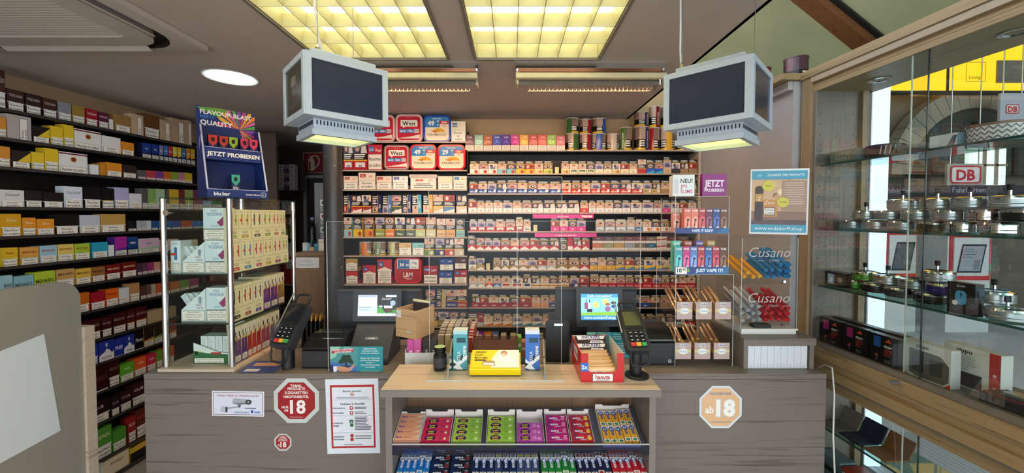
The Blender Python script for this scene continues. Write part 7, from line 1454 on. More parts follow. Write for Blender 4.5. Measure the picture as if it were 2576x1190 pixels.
# ================================================================== tall wooden glass cabinet on the right
RA = math.atan2(-1, .059); RP0 = (1.456, 0, 0); RN = Vector((1, .059, 0)).normalized()
MR = T(*RP0) @ RZ(RA); MRI = MR.inverted()
def RL(px_, py_, off=0.0): return MRI @ onp(px_, py_, Vector(RP0) + RN * off, RN)   # local x, y=off, z
wood('panel_grey', '#5c534b', '#7a7068', 'Z', 1.4); mat('gap_dark', '#16130f', .7); mat('sign_grey', '#6f695f', .5)
t = thing('display_cabinet', 'tall wooden display cabinet with sliding glass doors on the right', 'display cabinet', RP0, RA); cabt = t
X0, X1 = -1.765, -.25
def part(nm, m, *bx, bevel=0): return MB().box(*bx).build(nm, m, t, bevel=bevel)
part('end_post', 'cab_wood_z', X0 - .052, -.012, 0, X0 - .001, .06, 2.165)
part('end_panel', 'panel_grey', X0, .002, .985, X0 + .012, .205, 2.10); part('end_panel', 'panel_grey', X0, .002, .05, X0 + .012, .205, .86)
for yy in (.025, .178):
    for z_ in [1.08 + .046 * i for i in range(22)]:
        if abs(z_ - 1.236) > .02 and abs(z_ - 1.49) > .02 and abs(z_ - 1.775) > .02: MB().cyl((X0 + .0121, yy, z_), (X0 + .013, yy, z_), .0023, 6).build('peg_hole', 'gap_dark', t)
part('top_board', 'cab_wood', X0, .0, 2.10, X1, .27, 2.12); part('fascia', 'cab_wood', X0 - .052, -.02, 2.166, X1, .30, 2.20); part('fascia_strip', 'top_edge', X0, -.014, 2.14, X1, -.002, 2.165); part('head_rail', 'cab_wood', X0, .0, 2.121, X1, .03, 2.1655)
part('floor_board', 'panel_grey', X0, .0, .955, X1, .27, .984)
part('door_track', 'sign_grey', X0, -.012, .972, X1, -.001, .992); part('rail', 'cab_wood', X0, -.022, .925, X1, -.0005, .971, bevel=.002); part('rail', 'cab_wood', X0, -.012, .895, X1, -.0005, .9245); part('rail', 'cab_wood', X0, -.034, .86, X1, -.0005, .8945, bevel=.002); part('lower_track', 'sign_grey', X0, -.026, .85, X1, -.0005, .8595)
part('lower_head', 'cab_wood', X0, .0, .80, X1, .05, .8495); part('base_board', 'panel_grey', X0, 0, .36, X1, .27, .40); part('plinth', 'cab_wood', X0, 0, 0, X1, .02, .3595)
xs1, xs2 = RL(2277, 540).x, RL(2322, 540).x
for nm, a, b_, yy, z0, z1 in (('glass_door', X0 + .013, xs2, .004, .9925, 2.0995), ('glass_door', xs1, X1, .010, .9925, 2.0995), ('glass_door', X0 + .013, xs2, .006, .41, .7995), ('glass_door', xs1, X1, .012, .41, .7995)):
    d_ = MB().box(a, yy, z0, b_, yy + .004, z1).build(nm, 'cab_glass', t)
    e_ = b_ if a < xs1 - .1 else a; MB().box(e_ - .0012, yy - .0002, z0, e_ + .0012, yy + .0042, z1).build('glass_edge', 'shelf_edge' if a < xs1 - .1 else 'acrylic_rim', d_)

for z_ in (1.235, 1.489, 1.773, .61):
    s_ = MB().box(X0 + .0135, .03, z_ - .008, X1, .225, z_).build('glass_shelf', 'shelf_glass', t); MB().box(X0 + .0135, .0285, z_ - .008, X1, .0297, z_).build('front_edge', 'shelf_rim', s_)
# window frame at the back
for nm, m, y0_, y1_, wd in (('window_frame', 'cab_wood_z', .206, .235, .03), ('window_frame', 'shelf_edge', .236, .255, .022), ('window_frame', 'steel', .256, .272, .012)): part(nm, m, X0, y0_, .40, X0 + wd, y1_, 2.10)
MB().box(X0 + .03, .262, .40, X1, .268, 2.10).build('window_pane', 'glass', t)
for pz in ((2212, 200), (2556, 80)):
    q = MRI @ G(pz[0], pz[1], 2.0995); MB().at(T(q.x, q.y, 2.0995)).lathe([(.036, 0), (.038, -.003), (.03, -.004), (.026, .0), (.018, .004), (0, .004)], 24).build('spotlight', 'chrome', t)
q = RL(2262, 962, -.02); MB().cyl((q.x, -.05, q.z), (q.x, -.0125, q.z), .0075, 16).build('lock', 'steel', t)
# ---- ashtrays
def am(prof, n=28, col='#888'): b = MB().lathe(prof, n, col); return b
R_ = .0445
mat('ash_silver', '#a9adb2', .3, .75, .03); mat('ash_black', '#1b1b1d', .35, .3); mat('ash_green', '#3f8a1e', .3, .2); mat('ash_blue', '#26247a', .3, .3)
BW = {}
for m in ('ash_silver', 'ash_black', 'ash_green', 'ash_blue', 'chrome'):
    me = am([(0, 0), (R_ * .9, 0), (R_, .004), (R_, .011), (R_ * 1.015, .0125), (R_, .014), (R_, .026)]).mesh('bowl'); me.materials.append(M[m]); BW[m] = me
lidm = am([(R_ * 1.02, .0262), (R_ * 1.03, .030), (R_ * .98, .036), (R_ * .72, .0385), (R_ * .66, .036), (0, .0355)]).mesh('lid'); lidm.materials.append(M['chrome'])
stm = MB().cyl((0, 0, .0357), (0, 0, .054), .0045, 10).mesh('stem'); stm.materials.append(M['chrome'])
knm = MB().cyl((0, 0, .0542), (0, 0, .072), .0072, 12).mesh('knob'); knm.materials.append(M['rubber'])
NMC = {'ash_silver': 'silver', 'ash_black': 'black', 'ash_green': 'green', 'ash_blue': 'blue', 'chrome': 'chrome'}
def ashtray(px_, z, m, knob, label, off=.125):
    p = MR @ RL(px_, 540, off); p.z = z
    t = thing('push_ashtray', label, 'ashtray', p, 0, 'push-down ashtrays in the cabinet')
    inst(BW[m], 'bowl', t); inst(lidm, 'lid', t)
    if knob: inst(stm, 'stem', t); inst(knm, 'knob', t)
zx = lambda v: 2000 + v / 3.132
TI = [[(455, 'ash_silver'), (640, 'ash_silver'), (850, 'ash_silver'), (1095, 'ash_black'), (1320, 'chrome'), (1600, 'chrome')], [(560, 'ash_silver'), (745, 'ash_silver'), (960, 'ash_silver'), (1215, 'ash_silver'), (1490, 'chrome'), (1790, 'ash_black')], [(845, 'ash_silver'), (1120, 'ash_silver'), (1375, 'ash_silver'), (1690, 'ash_silver')]]
for i, row_ in enumerate(TI):
    for k, (v, m) in enumerate(row_): ashtray(zx(v), 1.4896 + .0402 * i, m, i == 2 or (i == 1 and k == 0), f'{NMC[m]} push ashtray, {ORD[k + 1]} from left, {("bottom", "middle", "top")[i]} tier of the ashtray pyramid')
for v, m, lv, kn, lb in ((480, 'ash_green', 0, 0, 'green push ashtray under another green one, lower glass shelf'), (650, 'ash_black', 0, 0, 'black push ashtray next to the green stack'), (840, 'ash_black', 0, 0, 'black push ashtray between two black ones, lower glass shelf'), (1085, 'ash_black', 0, 0, 'black push ashtray beneath the tall silver one'), (565, 'ash_green', 1, 1, 'green push ashtray with black knob on top of its stack'), (745, 'ash_silver', 1, 1, 'silver push ashtray right of the green one'), (955, 'ash_silver', 1, 0, 'silver push ashtray without visible knob, lower stack'), (1190, 'ash_blue', 1, 0, 'dark blue push ashtray behind the black lighter box'), (1590, 'ash_silver', 1, 1, 'silver push ashtray high at the right of the lower stack'), (1400, 'ash_silver', 0, 0, 'silver push ashtray hidden behind the lighter box'), (1700, 'ash_silver', 0, 1, 'large silver push ashtray at the front right of the lower shelf')):
    ashtray(zx(v), 1.2356 + .0402 * lv, m, kn, lb, .125 if v != 1700 else .09)
ashtray(zx(1135), 1.2356 + .0804, 'ash_silver', 1, 'silver push ashtray on the very top of the lower stack')
# ---- helper: box facing the room inside the cabinet
def cbox(name, pa, pb, z, h, off, d, cv, body, label, cat, matn='film', group=None):
    a, b_ = RL(pa, 540, off), RL(pb, 540, off); a.x = max(a.x, -1.748); w_ = abs(b_.x - a.x); c = Cv(w_, h); cv(c); p = MR @ Vector(((a.x + b_.x) / 2, off, z))
    return box_thing(name, w_, h, d, c, body, p, label, cat, group, matn, RA)
cbox('lighter_box', 2389, 2460, 1.2356, .10, .032, .03, lambda c: c.rect(0, 0, 1, 1, '#1d1e22').text('ZORR', .5, .86, .009, '#b9bcc0', 'c', .02).rrect(.3, .3, .7, .75, .012, '#4a9acb').pol([(.47, .68), (.55, .68), (.51, .5)], '#2a3a44').rrect(.2, .27, .4, .42, .006, '#dfe2e4'), '#1a1b1f', 'black lighter box with blue lighter window on the lower glass shelf', 'lighter box')
cbox('gift_box', 2056, 2130, 1.2356, .062, .06, .05, lambda c: c.rect(0, 0, 1, 1, '#221c1c').rect(.12, .15, .45, .85, '#9ab4dc').pol([(.2, .3), (.3, .7), (.4, .5), (.3, .25)], '#dfe8f4').ell(.75, .5, .012, .012, '#8a8a90', 14), '#1c1717', 'dark gift box with a pale blue window at the cabinet end', 'gift box')
cbox('grey_box', 2085, 2150, 1.7736, .05, .05, .07, lambda c: c.rect(0, 0, 1, 1, '#6f756a').text('TOUT EST', .5, .55, .017, '#a9b0a0', 'c', 0, .86).text('POSSIBLE', .5, .2, .017, '#a9b0a0', 'c', 0, .86), '#7a8488', 'grey-green box with pale lettering on the top glass shelf', 'box')
p = MR @ RL(2222, 540, .12); p.z = 1.7736; b = MB().lathe([(0, 0), (.05, 0), (.058, .006), (.06, .05), (.056, .052), (.052, .01), (0, .008)], 28, '#3a2c28')
for i in range(9):
    a = -2.6 + i * .22; b.poly([(.0612 * math.cos(a), .0612 * math.sin(a), .012), (.0612 * math.cos(a + .06), .0612 * math.sin(a + .06), .012), (.0612 * math.cos(a + .14), .0612 * math.sin(a + .14), .044), (.0612 * math.cos(a + .08), .0612 * math.sin(a + .08), .044)], '#b9a89c')
tag(b.build('round_bowl', 'gloss', None, p), 'dark round bowl with pale scribbled marks on the top glass shelf', 'bowl')
p = MR @ RL(2293, 540, .12); p.z = 1.7736; tag(MB().lathe([(0, 0), (.03, 0), (.046, .02), (.048, .034), (.044, .034), (.028, .008), (0, .006)], 24, '#8a8680').build('glass_ashtray', 'gloss', None, p), 'shiny low ashtray between the round bowl and striped tray', 'ashtray')
cbox('striped_tray', 2333, 2402, 1.7736, .045, .07, .09, lambda c: [c.rect(0, 0, 1, 1, '#cfd6d4')] + [c.pol([(.62 + .07 * i, 0), (.66 + .07 * i, 0), (.9 + .05 * i if .9 + .05 * i < 1 else 1, .8), (.86 + .05 * i if .86 + .05 * i < 1 else .98, .85)], '#3f5a5c') for i in range(4)], '#7fb0c8', 'white and blue tray with dark diagonal stripes on the top shelf', 'tray', 'gloss')
p = MR @ RL(2505, 540, .13); p.z = 1.7736; b = MB().lathe([(0, 0), (.066, 0), (.066, .05)], 48, '#d8d3d0').lathe([(.068, .0505), (.069, .056), (.064, .058), (0, .058)], 48, '#8a6a58')
for rw in range(3):
    for i in range(24):
        a0 = 2 * PI * i / 24; am_ = a0 + PI / 24; a1 = a0 + PI / 12; z0 = .004 + rw * .015; rr_ = .0666
        for (u0, u1, h0, h1) in ((a0, am_, z0, z0 + .01), (am_, a1, z0 + .01, z0)): b.poly([(rr_ * math.cos(u0), rr_ * math.sin(u0), h0), (rr_ * math.cos(u1), rr_ * math.sin(u1), h1), (rr_ * math.cos(u1), rr_ * math.sin(u1), h1 + .005), (rr_ * math.cos(u0), rr_ * math.sin(u0), h0 + .005)], '#6f6a6c')
tag(b.build('round_tin', 'gloss', None, p), 'white round tin with grey zigzag bands on the top shelf', 'tin')
# ---- lighter gift boxes on the cabinet floor
def zip_(c, lid, cl2):
    c.rect(0, 0, 1, 1, '#17171a').rrect(.16, .55, .42, .92, .003, lid).pol([(.56, .78), (.72, .92), (.8, .78)], '#d0502a').text('zippo', .68, .6, .014, '#e0dcd8', 'c', .03, .4).lines(.54, .28, .84, .55, 4, '#b03a2a', 2, .5).lines(.56, .06, .82, .18, 3, '#8a8884', 3, .4).ell(.28, .25, .007, .007, '#a8402e', 8).rect(.25, .05, .31, .22, '#5a5a5e')
for k, (a, b_, cl, lb) in enumerate(((2069, 2124, '#b02a7a', 'black lighter box with pink lighter picture at the cabinet end'), (2128, 2190, '#a82a72', 'black lighter box with magenta lighter picture, second in the row'), (2196, 2266, '#2a5ab0', 'black lighter box with blue lighter picture'))):
    cbox('lighter_box', a, b_, .9846, .108, .036, .03, lambda c: zip_(c, cl, 0), '#141416', lb, 'lighter box', 'film', 'lighter boxes on the cabinet floor')
    cbox('lighter_box', a + 22, b_ + 24, .9846, .108, .10 + .0, .03, lambda c: c.rect(0, 0, 1, 1, '#1a191b'), '#2a2624', f'plain dark lighter box behind, {ORD[k + 1]} in the back row', 'lighter box', 'film', 'lighter boxes on the cabinet floor')
def zwhite(c): c.rect(0, 0, 1, 1, '#d3d3cf').pol([(.14, .1), (.3, .03), (.86, .03), (.97, .14), (.97, .55), (.8, .76), (.14, .78)], '#5a564c').rrect(.2, .16, .45, .7, .006, '#2e2c28').rrect(.58, .2, .84, .62, .004, '#33322e').text('zippo', .42, .84, .018, '#2a2a2c', 'c', .03, .34).pol([(0, 0), (.12, 0), (0, .12)], '#c8402a').pol([(.88, 0), (1, 0), (1, .12)], '#c8402a')
def zback(c): c.rect(0, 0, 1, 1, '#d6d6d2').text('zippo', .38, .84, .02, '#2a2a2c', 'c', .03, .3).lines(.08, .42, .66, .8, 7, '#9a9a98', 3, .3).rect(.3, .04, .7, .38, '#2e2a28').rect(.82, 0, 1, 1, '#b82a2a').ell(.91, .2, .005, .005, '#e6c8c4', 8).ell(.91, .5, .005, .005, '#e6c8c4', 8)
cbox('lighter_set_box', 2282, 2404, .9846, .125, .034, .035, zwhite, '#d0d0cc', 'white windowed lighter set box next to the black ones', 'lighter box')
cbox('lighter_set_box', 2385, 2532, .9846, .135, .10, .04, zback, '#d0d0cc', 'white lighter set box with red edge and small print', 'lighter box')
a, b_ = RL(2462, 540, .02), RL(2640, 540, .02); p = MR @ Vector(((a.x + b_.x) / 2, .04, .9846)); w_ = abs(b_.x - a.x)
t = thing('lighter_case', 'open black presentation case with red lining and metal lighter', 'lighter case', p, RA)
MB().box(-w_ / 2, 0, 0, w_ / 2, .09, .03, '#121214').build('box', 'gloss', t); MB().box(-w_ / 2 + .006, .006, .0302, w_ / 2 - .006, .084, .032, '#8a2a2e').build('lining', 'print', t); MB().box(-w_ / 2 + .012, .012, .0322, w_ / 2 - .012, .078, .0335, '#101014').build('inset', 'print', t); MB().box(-w_ / 4, .025, .0337, w_ / 3, .065, .042).build('lighter', 'steel', t)
# ---- wallets and cases in the lower part
def slab(name, pa, pb, z, h, off, d, cl, label, tilt=0.0, m='gloss', cat='wallet'):
    a, b_ = RL(pa, 540, off), RL(pb, 540, off); a.x = max(a.x, -1.748); w_ = abs(b_.x - a.x); p = MR @ Vector(((a.x + b_.x) / 2, off, z))
    o = MB().rbox(-w_ / 2, 0, 0, w_ / 2, d, h, min(h * .45, .008), 'Y', cl).build(name, m, None, p, RA); return tag(o, label, cat, 'wallets and cases in the lower cabinet')
mat('leather_tan', '#8a5a2e', .5, 0, .12, 90, .4, .3); mat('leather_navy', '#1c2440', .45, 0, .1, 90, .4, .3); mat('leather_grey', '#7d7468', .5, 0, .12, 90, .4, .3)
for pa, pb, cl, mt_, lb in ((2070, 2122, '#7d7468', 'leather_grey', 'grey-beige leather wallet standing ajar in the lower cabinet'), (2126, 2180, '#1c2440', 'leather_navy', 'navy leather wallet standing ajar in the lower cabinet'), (2186, 2250, '#8a5a2e', 'leather_tan', 'tan leather wallet standing ajar in the lower cabinet')):
    a, b_ = RL(pa, 540, .05), RL(pb, 540, .05); a.x = max(a.x, -1.748); w_ = abs(b_.x - a.x); p = MR @ Vector(((a.x + b_.x) / 2, .045, .6106)); t = thing('leather_wallet', lb, 'wallet', p, RA, 'wallets and cases in the lower cabinet')
    MB().rbox(-w_ / 2, 0, 0, w_ / 2, .085, .007, .003, 'Y').build('cover', mt_, t); MB().at(T(0, .088, .004) @ RX(-.45)).rbox(-w_ / 2, 0, 0, w_ / 2, .006, .075, .003, 'Y').build('cover', mt_, t)
for k, (cl, lb) in enumerate((('#5f7076', 'grey-blue rounded case at the bottom of the left stack'), ('#23272c', 'black rounded case in the left stack'), ('#66787e', 'blue-grey rounded case in the left stack'), ('#6f8288', 'pale blue-grey rounded case on top of the left stack'))): slab('cigarette_case', 2066, 2128, .4006 + k * .0215, .021, .04, .08, cl, lb, cat='case')
for k, (cl, lb) in enumerate((('#2a4aa8', 'blue rounded case at the bottom of the right stack'), ('#1f2226', 'black rounded case in the right stack'), ('#b9c4c6', 'white-grey rounded case in the right stack'), ('#b8402f', 'red rounded case on top of the right stack'))): slab('cigarette_case', 2133, 2205, .4006 + k * .0215, .021, .04, .08, cl, lb, cat='case')
# ---- cans on the ledge above the wall
for px_, py_, r_, h_, st_, lb, fa in ((1997, 209, .052, .125, '#3a2030', 'dark tobacco can on the ledge beside the wooden fascia', 1.2), (1936, 216, .047, .12, '#8c1f2c', 'red tobacco can behind the dark one on the ledge', .2)):
    q = G(px_, py_, 2.2008); can((q.x + .03, q.y + (.03 if px_ > 1990 else .12), 2.2008), r_, h_, st_, lb, '', fa, pal=('#4a3540', '#5a4048', '#3a2a34', '#6a4a50'), lid='#5a4a48')
# white wire behind the counter end
p_ = [W(2050, 925, 1.66), W(2066, 918, 1.60), W(2086, 926, 1.54), W(2091, 990, 1.50), W(2088, 1100, 1.49), W(2092, 1190, 1.48)]
tag(MB().tube([v + Vector((.012, 0, 0)) for v in p_], .003, 8).build('cable', 'white_plastic'), 'thin white cable hanging down at the counter end', 'cable')
# ================================================================== station hall outside the window
mat('hall_wall', '#5c564c', .8, 0, .15, 1.5); mat('hall_floor', '#b9bcc0', .7, 0, .05, 3); mat('hall_dark', '#1f1d1c', .6); mat('hall_stone', '#8a8172', .8, 0, .12, 4); mat('machine_red', '#b5202a', .4); mat('machine_white', '#b9bcbe', .4)
emis('hall_yellow', '#f5b515', 0.75); emis('white_column', '#c6dcf2', 0.55); emis('hall_window', '#cfe0d8', .7)
HY = 6.0
struct(MB().box(1.78, -6, -.05, 14, HY + .3, 0).build('floor_hall', 'hall_floor')); struct(MB().box(1.78, HY, 0, 14, HY + .2, 6.5).build('wall_hall', 'hall_wall')); struct(MB().box(13.8, -6, 0, 14, HY, 6.5).build('wall_hall_side', 'hall_wall')); struct(MB().box(1.78, -6, 6.5, 14, HY + .2, 6.6).build('ceiling_hall', 'hall_wall'))
struct(MB().box(1.72, 2.95, 0, 1.78, HY, 6.5).build('wall_hall_inner', 'hall_wall'))
def hz(py_, y=HY): return zat(py_, y)
def hx(px_, y=HY): return xat(px_, y)
# yellow lounge sign
y_ = HY - .36; t = thing('lounge_sign', 'large backlit yellow lounge sign across the hall', 'sign', (0, y_, 0))
MB().box(hx(2120, y_), 0, hz(228, y_), hx(2370, y_), .08, hz(60, y_)).build('sign_panel', 'hall_yellow', t); MB().box(hx(2376, y_), 0, hz(228, y_), hx(2800, y_), .08, hz(60, y_)).build('sign_panel', 'hall_yellow', t)
MB().box(hx(2120, y_), -.01, hz(235, y_), hx(2800, y_), .08, hz(228.4, y_)).build('frame', 'hall_dark', t); MB().box(hx(2370.3, y_), -.01, hz(228, y_), hx(2375.7, y_), .08, hz(60, y_)).build('frame', 'hall_dark', t)
x0, x1, z0, z1 = hx(2418, y_), hx(2467, y_), hz(205, y_), hz(156, y_); w_ = x1 - x0; h_ = z1 - z0
c = Cv(w_, h_)
for r in ((0, 0, 1, .02), (0, .98, 1, 1), (0, 0, .02, 1), (.98, 0, 1, 1)): c.rect(*r, '#5a4a1a')
c.text('Lounge', .5, .14, h_ * .24, '#4a3f22', 'c', 0, .84); MB().cv(c, (x0, 0, z0), (1, 0, 0), (0, 0, 1), .004).build('lettering', 'print', t)
MB().box(hx(2493, y_), -.02, hz(209, y_), hx(2700, y_), -.001, hz(153, y_)).build('grey_panel', 'sign_grey', t)
# arch with window
t = thing('stone_arch', 'stone archway with dark glazing across the hall', 'archway', (0, HY - .2, 0)); yA = HY - .2
cxp, cyp = 2445, 440; cx_, cz_ = hx(cxp, yA), hz(cyp, yA); R1 = hx(2445 + 215, yA) - cx_; R0 = hx(2445 + 165, yA) - cx_
n = 22
for i in range(n):
    a0, a1 = PI * i / n, PI * (i + 1) / n
    pts = [(cx_ + r * math.cos(a), cz_ + r * math.sin(a)) for r, a in ((R0, a0 + .004), (R1, a0 + .004), (R1, a1 - .004), (R0, a1 - .004))]
    MB().prism(pts, 'Y', -.06, .12).build('arch_stone', 'hall_stone', t)
MB().prism([(cx_ + R0 * math.cos(PI * i / n), cz_ + R0 * math.sin(PI * i / n)) for i in range(n + 1)], 'Y', .0, .05).build('glazing', 'arch_glass' if 'arch_glass' in M else mat('arch_glass', '#3a423c', .15), t)
for px_ in (2345, 2440, 2545): MB().box(hx(px_, yA) - .03, -.03, cz_, hx(px_, yA) + .03, -.001, cz_ + R0 * (.8 if px_ == 2440 else .6)).build('mullion', 'hall_dark', t)
# bright window behind
t = thing('bright_window', 'bright daylit window behind the ticket hall front', 'window', (0, HY - .3, 0)); yB = HY - .3
MB().box(hx(2432, yB), 0, hz(465, yB), hx(2526, yB), .05, hz(372, yB)).build('pane', 'hall_window', t)
for px_ in (2470, 2500): MB().box(hx(px_, yB) - .02, -.02, hz(465, yB), hx(px_, yB) + .02, -.001, hz(372, yB)).build('mullion', 'hall_stone', t)
MB().box(hx(2432, yB), -.02, hz(418, yB), hx(2526, yB), -.0005, hz(413, yB)).build('transom', 'hall_stone', t)
def dblogo(c): c.rrect(.0, .0, 1, 1, c.h * .18, '#b02a34').rrect(.06, .09, .94, .91, c.h * .12, '#cfc9cc').text('DB', .5, .2, c.h * .82, '#b02a34', 'c', .04, .74)
def panel(nm, pa, pb, ya, yb, y, cl, label, lg, cat='sign'):
    x0, x1, z0, z1 = hx(pa, y), hx(pb, y), hz(yb, y), hz(ya, y); t = thing(nm, label, cat, (0, y, 0)); MB().box(x0, 0, z0, x1, .03, z1, cl).build('panel', 'print', t)
    a, b_, c0, c1 = lg; lx0, lx1, lz0, lz1 = hx(a, y), hx(b_, y), hz(c1, y), hz(c0, y); c = Cv(lx1 - lx0, lz1 - lz0); dblogo(c)
    for hx_ in (x0 + .05, x1 - .05): MB().cyl((hx_, .015, z1 + .001), (hx_, .015, 6.499), .008, 6).build('hanging_rod', 'steel', t)
    c = c; MB().cv(c, (lx0, 0, lz0), (1, 0, 0), (0, 0, 1), .006).build('logo', 'print', t)
panel('hanging_banner', 2507, 2572, 234, 345, HY - .6, '#a9abb8', 'pale hanging banner with a red logo in the hall', (2520, 2553, 263, 286), 'banner')
panel('logo_sign', 2380, 2470, 412, 466, HY - .62, '#9a968e', 'red logo sign over the ticket machines', (2386, 2464, 417, 462))
# ticket band
y = HY - .7; x0, x1, z0, z1 = hx(2180, y), hx(2720, y), hz(492, y), hz(466, y); w_ = x1 - x0; h_ = z1 - z0
c = Cv(w_, h_).rect(0, 0, 1, 1, '#24262f').text('Fahrkarten', (hx(2260, y) - x0) / w_, .3, h_ * .55, '#9a9ca4', 'c', .0, .3).text('Fahrkarten', (hx(2435, y) - x0) / w_, .3, h_ * .75, '#9a9ca4', 'c', .0, .3)
tag(MB().box(0, 0, 0, w_, .2, h_, '#24262f').cv(c, (0, 0, 0), (1, 0, 0), (0, 0, 1), .004).build('ticket_sign', 'print', None, (x0, y, z0)), 'dark sign band reading tickets above the machines', 'sign')
for k, (pa, pb, lb) in enumerate(((2226, 2310, 'red-framed ticket machine left of the other one'), (2386, 2496, 'red-framed ticket machine with a bright screen'))):
    y = HY - .9; x0, x1 = hx(pa, y), hx(pb, y); w_ = x1 - x0; zt = hz(580 if k == 0 else 586, y); t = thing('ticket_machine', lb, 'ticket machine', (x0, y, 0), 0, 'ticket machines across the hall')
    MB().box(0, 0, 0, w_, .5, zt).build('body', 'machine_white', t); MB().box(w_ * .04, -.015, zt - .62, w_ * .96, -.001, zt - .02).build('red_frame', 'machine_red', t); MB().box(w_ * .1, -.03, zt - .56, w_ * .9, -.0155, zt - .06).build('front', 'machine_white', t)
    zc_ = zt - .1; c = Cv(w_ * .55, .38).rect(0, 0, 1, 1, '#22242a').rect(.06, .06, .94, .94, '#4a5058' if k == 0 else '#8a909a')
    if k: c.lines(.12, .5, .7, .88, 4, '#5a606a', 1, .25).rect(.62, .12, .88, .45, '#6a707a')
    MB().cv(c, (w_ * .16, -.031, zc_ - .42), (1, 0, 0), (.18, 0, .98), .004).build('screen', 'film', t)
# tall white column by the window
px0_, px1_ = 2178, 2232; y = 2.35
tag(MB().box(xat(px0_, y), y, 0, xat(px1_, y), y + .06, 2.9).build('white_column_panel', 'white_column'), 'tall bright white panel standing right outside the window', 'panel')
# pale tiles on the hall floor just outside
for i in range(6):
    for j in range(3):
        x = 2.0 + i * .305; yy = .9 + j * .61
        b = MB().box(0, 0, .0005, .30, .60, .006, '#aeb2b6')
        for q in range(7): b.box(.02 + q * .04, 0, .0061, .026 + q * .04, .60, .0072, '#9a9ea4')
        o = b.build('floor_tile', 'print', None, (x, yy, 0)); o.parent = [q for q in COL.objects if q.name == 'floor_hall'][0]
# ================================================================== stickers on the counter front
def fsign(name, px0, px1, py0, py1, cv, label, cat, rot=0.0, m='film'):
    y = CFY - .0006; x0, x1 = xat(px0, y), xat(px1, y); z0, z1 = zat(py1, y), zat(py0, y); c = Cv(x1 - x0, z1 - z0); cv(c)
    b = MB().cv(c, (-(x1 - x0) / 2, 0, -(z1 - z0) / 2), (1, 0, 0), (0, 0, 1), .0002)
    o = b.build(name, m, None, ((x0 + x1) / 2, y, (z0 + z1) / 2)); o.rotation_euler = (0, rot, 0); return tag(o, label, cat)
def s_cam(c):
    c.rect(0, 0, 1, 1, '#dfe3ea').rect(.02, .05, .98, .95, '#8a4a5a').rect(.03, .07, .97, .93, '#d6dcea').text('Dieses Objekt ist videoüberwacht!', .5, .78, .0125, '#b03a42', 'c', .01, .8).pol([(.38, .52), (.42, .72), (.7, .68), (.78, .62), (.72, .5), (.5, .45)], '#a9aeb6').pol([(.38, .52), (.5, .45), (.72, .5), (.7, .56)], '#7d838c').ell(.7, .57, .012, .010, '#2a2e36', 12).ell(.7, .57, .006, .005, '#8a8f98', 10).pol([(.5, .46), (.56, .46), (.54, .34), (.5, .36)], '#5a6068').pol([(.16, .16), (.18, .4), (.3, .38), (.3, .14)], '#b9bec6').pol([(.26, .16), (.3, .14), (.3, .36), (.26, .36)], '#3a3f48').pol([(.3, .34), (.5, .4), (.52, .36), (.3, .28)], '#9aa0a8').lines(.63, .29, .94, .36, 1, '#3a4a8a', 1, .4).text('0209/31838-0', .57, .12, .0105, '#4a68b0', 'c', .0, .34).rect(.75, .14, .79, .25, '#3a4a9a').rect(.81, .16, .93, .2, '#4a78c0').rect(.81, .11, .93, .12, '#4a78c0')
fsign('camera_sticker', 523, 656, 984, 1047, s_cam, 'white sticker with a surveillance camera on the counter front', 'sticker', .02)
def octo(c, f, col): c.pol([(.5 + f * .5 * math.cos(PI / 8 + i * PI / 4) / math.cos(PI / 8), .5 + f * .5 * math.sin(PI / 8 + i * PI / 4) / math.cos(PI / 8)) for i in range(8)], col)
def s_18(c):
    octo(c, 1, '#c3c9c6'); octo(c, .82, '#9a2226'); h = c.h; W_ = '#ece6e2'
    c.text('TABAK-', .5, .81, h * .075, W_, 'c', .03, .4).text('PRODUKTE', .5, .745, h * .075, W_, 'c', .03, .5).rect(.2, .725, .8, .73, '#c86a6a').text('E-ZIGARETTEN', .5, .655, h * .075, W_, 'c', .03, .6).rect(.18, .635, .82, .64, '#c86a6a').text('NIKOTINBEUTEL', .5, .565, h * .075, W_, 'c', .03, .64).text('18', .53, .22, h * .42, W_, 'c', .03, .46).text('NUR', .25, .33, h * .075, W_, 'c', .03, .16).text('AB', .27, .26, h * .075, W_, 'c', .03, .12).text('JVD Jugendschutzgesetz', .5, .125, h * .03, W_, 'c', 0, .4)
fsign('age_sticker', 681, 796, 952, 1064, s_18, 'large red octagonal age limit sticker on the counter front', 'sticker', .0)
fsign('age_sticker', 680.5, 724, 1091, 1134, s_18, 'small red octagonal age limit sticker on the counter front', 'sticker', .0)
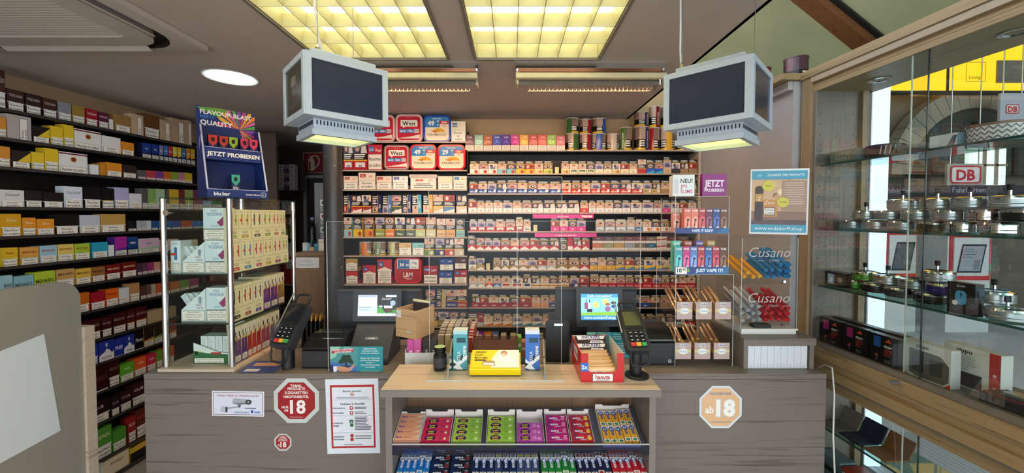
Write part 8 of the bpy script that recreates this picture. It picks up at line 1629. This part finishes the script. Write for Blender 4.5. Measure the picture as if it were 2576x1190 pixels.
def s_fire(c):
    h = c.h; K = '#22242a'
    c.rect(0, 0, 1, 1, '#dbe1ea').rect(.085, .075, .92, .92, '#b02a2e').rect(.12, .1, .885, .89, '#dfe4ec').text('Brände verhüten', .5, .825, h * .036, K, 'c', .02, .44).ell(.5, .795, c.w * .035, c.w * .035, '#b02a2e', 14).ell(.5, .795, c.w * .026, c.w * .026, '#f0eeee', 12).rect(.47, .79, .53, .8, '#b02a2e').lines(.2, .735, .82, .76, 2, '#6a6c74', 2, .4, 'c').rect(.12, .722, .885, .725, '#a9aeb8').text('Verhalten im Brandfall', .5, .655, h * .036, K, 'c', .02, .58)
    for i, (tx, yy, sc) in enumerate((('Ruhe bewahren', .605, '#b02a2e'), ('Brand melden', .54, '#b02a2e'))): c.text(tx, .13, yy, h * .026, K, 'l', .02, .3).rect(.45, yy - .015, .51, yy + .03, sc).ell(.48, yy + .01, .003, .004, '#f0eeee', 8).lines(.54, yy - .012, .78, yy + .026, 2, '#4a4c54', i, .4)
    c.rect(.12, .51, .885, .513, '#a9aeb8').text('In Sicherheit', .13, .405, h * .026, K, 'l', .02, .26).text('bringen', .13, .37, h * .026, K, 'l', .02, .2).rect(.38, .415, .44, .455, '#dfe4ec').rect(.44, .415, .51, .455, '#2a6a3a').rect(.45, .365, .51, .405, '#2a6a3a').text('→', .475, .42, h * .03, '#f0f4f0', 'c', .02).lines(.54, .315, .86, .5, 9, '#4a4c54', 4, .35).rect(.12, .28, .885, .283, '#a9aeb8').text('Löschversuch', .13, .225, h * .026, K, 'l', .02, .28).text('unternehmen', .13, .19, h * .026, K, 'l', .02, .28).rect(.45, .225, .51, .265, '#b02a2e').rect(.45, .175, .51, .215, '#b02a2e').lines(.54, .19, .86, .255, 2, '#4a4c54', 6, .25).lines(.25, .115, .75, .135, 1, '#8a8c94', 1, .3, 'c')
fsign('fire_notice', 814, 949, 953, 1141, s_fire, 'white fire safety notice with a red frame on the counter front', 'notice', -.018, 'print')
def s_ab(c):
    octo(c, 1, '#d3dbe2'); octo(c, .9, '#e0b48a'); h = c.h; W_ = '#f4efe8'
    c.text('RAUCHEN NUR', .5, .79, h * .085, '#7d8894', 'c', .04, .5).text('ab', .24, .36, h * .22, W_, 'c', .03, .2).text('18', .62, .3, h * .52, '#c9d2da', 'c', .07, .54).text('18', .62, .3, h * .52, W_, 'c', .04, .52).text('§ 10 JUGENDSCHUTZGESETZ', .5, .13, h * .045, '#8a94a0', 'c', .02, .5)
fsign('age_sticker', 1766, 1874, 971, 1077, s_ab, 'orange octagonal smoking age sticker on the right counter front', 'sticker')
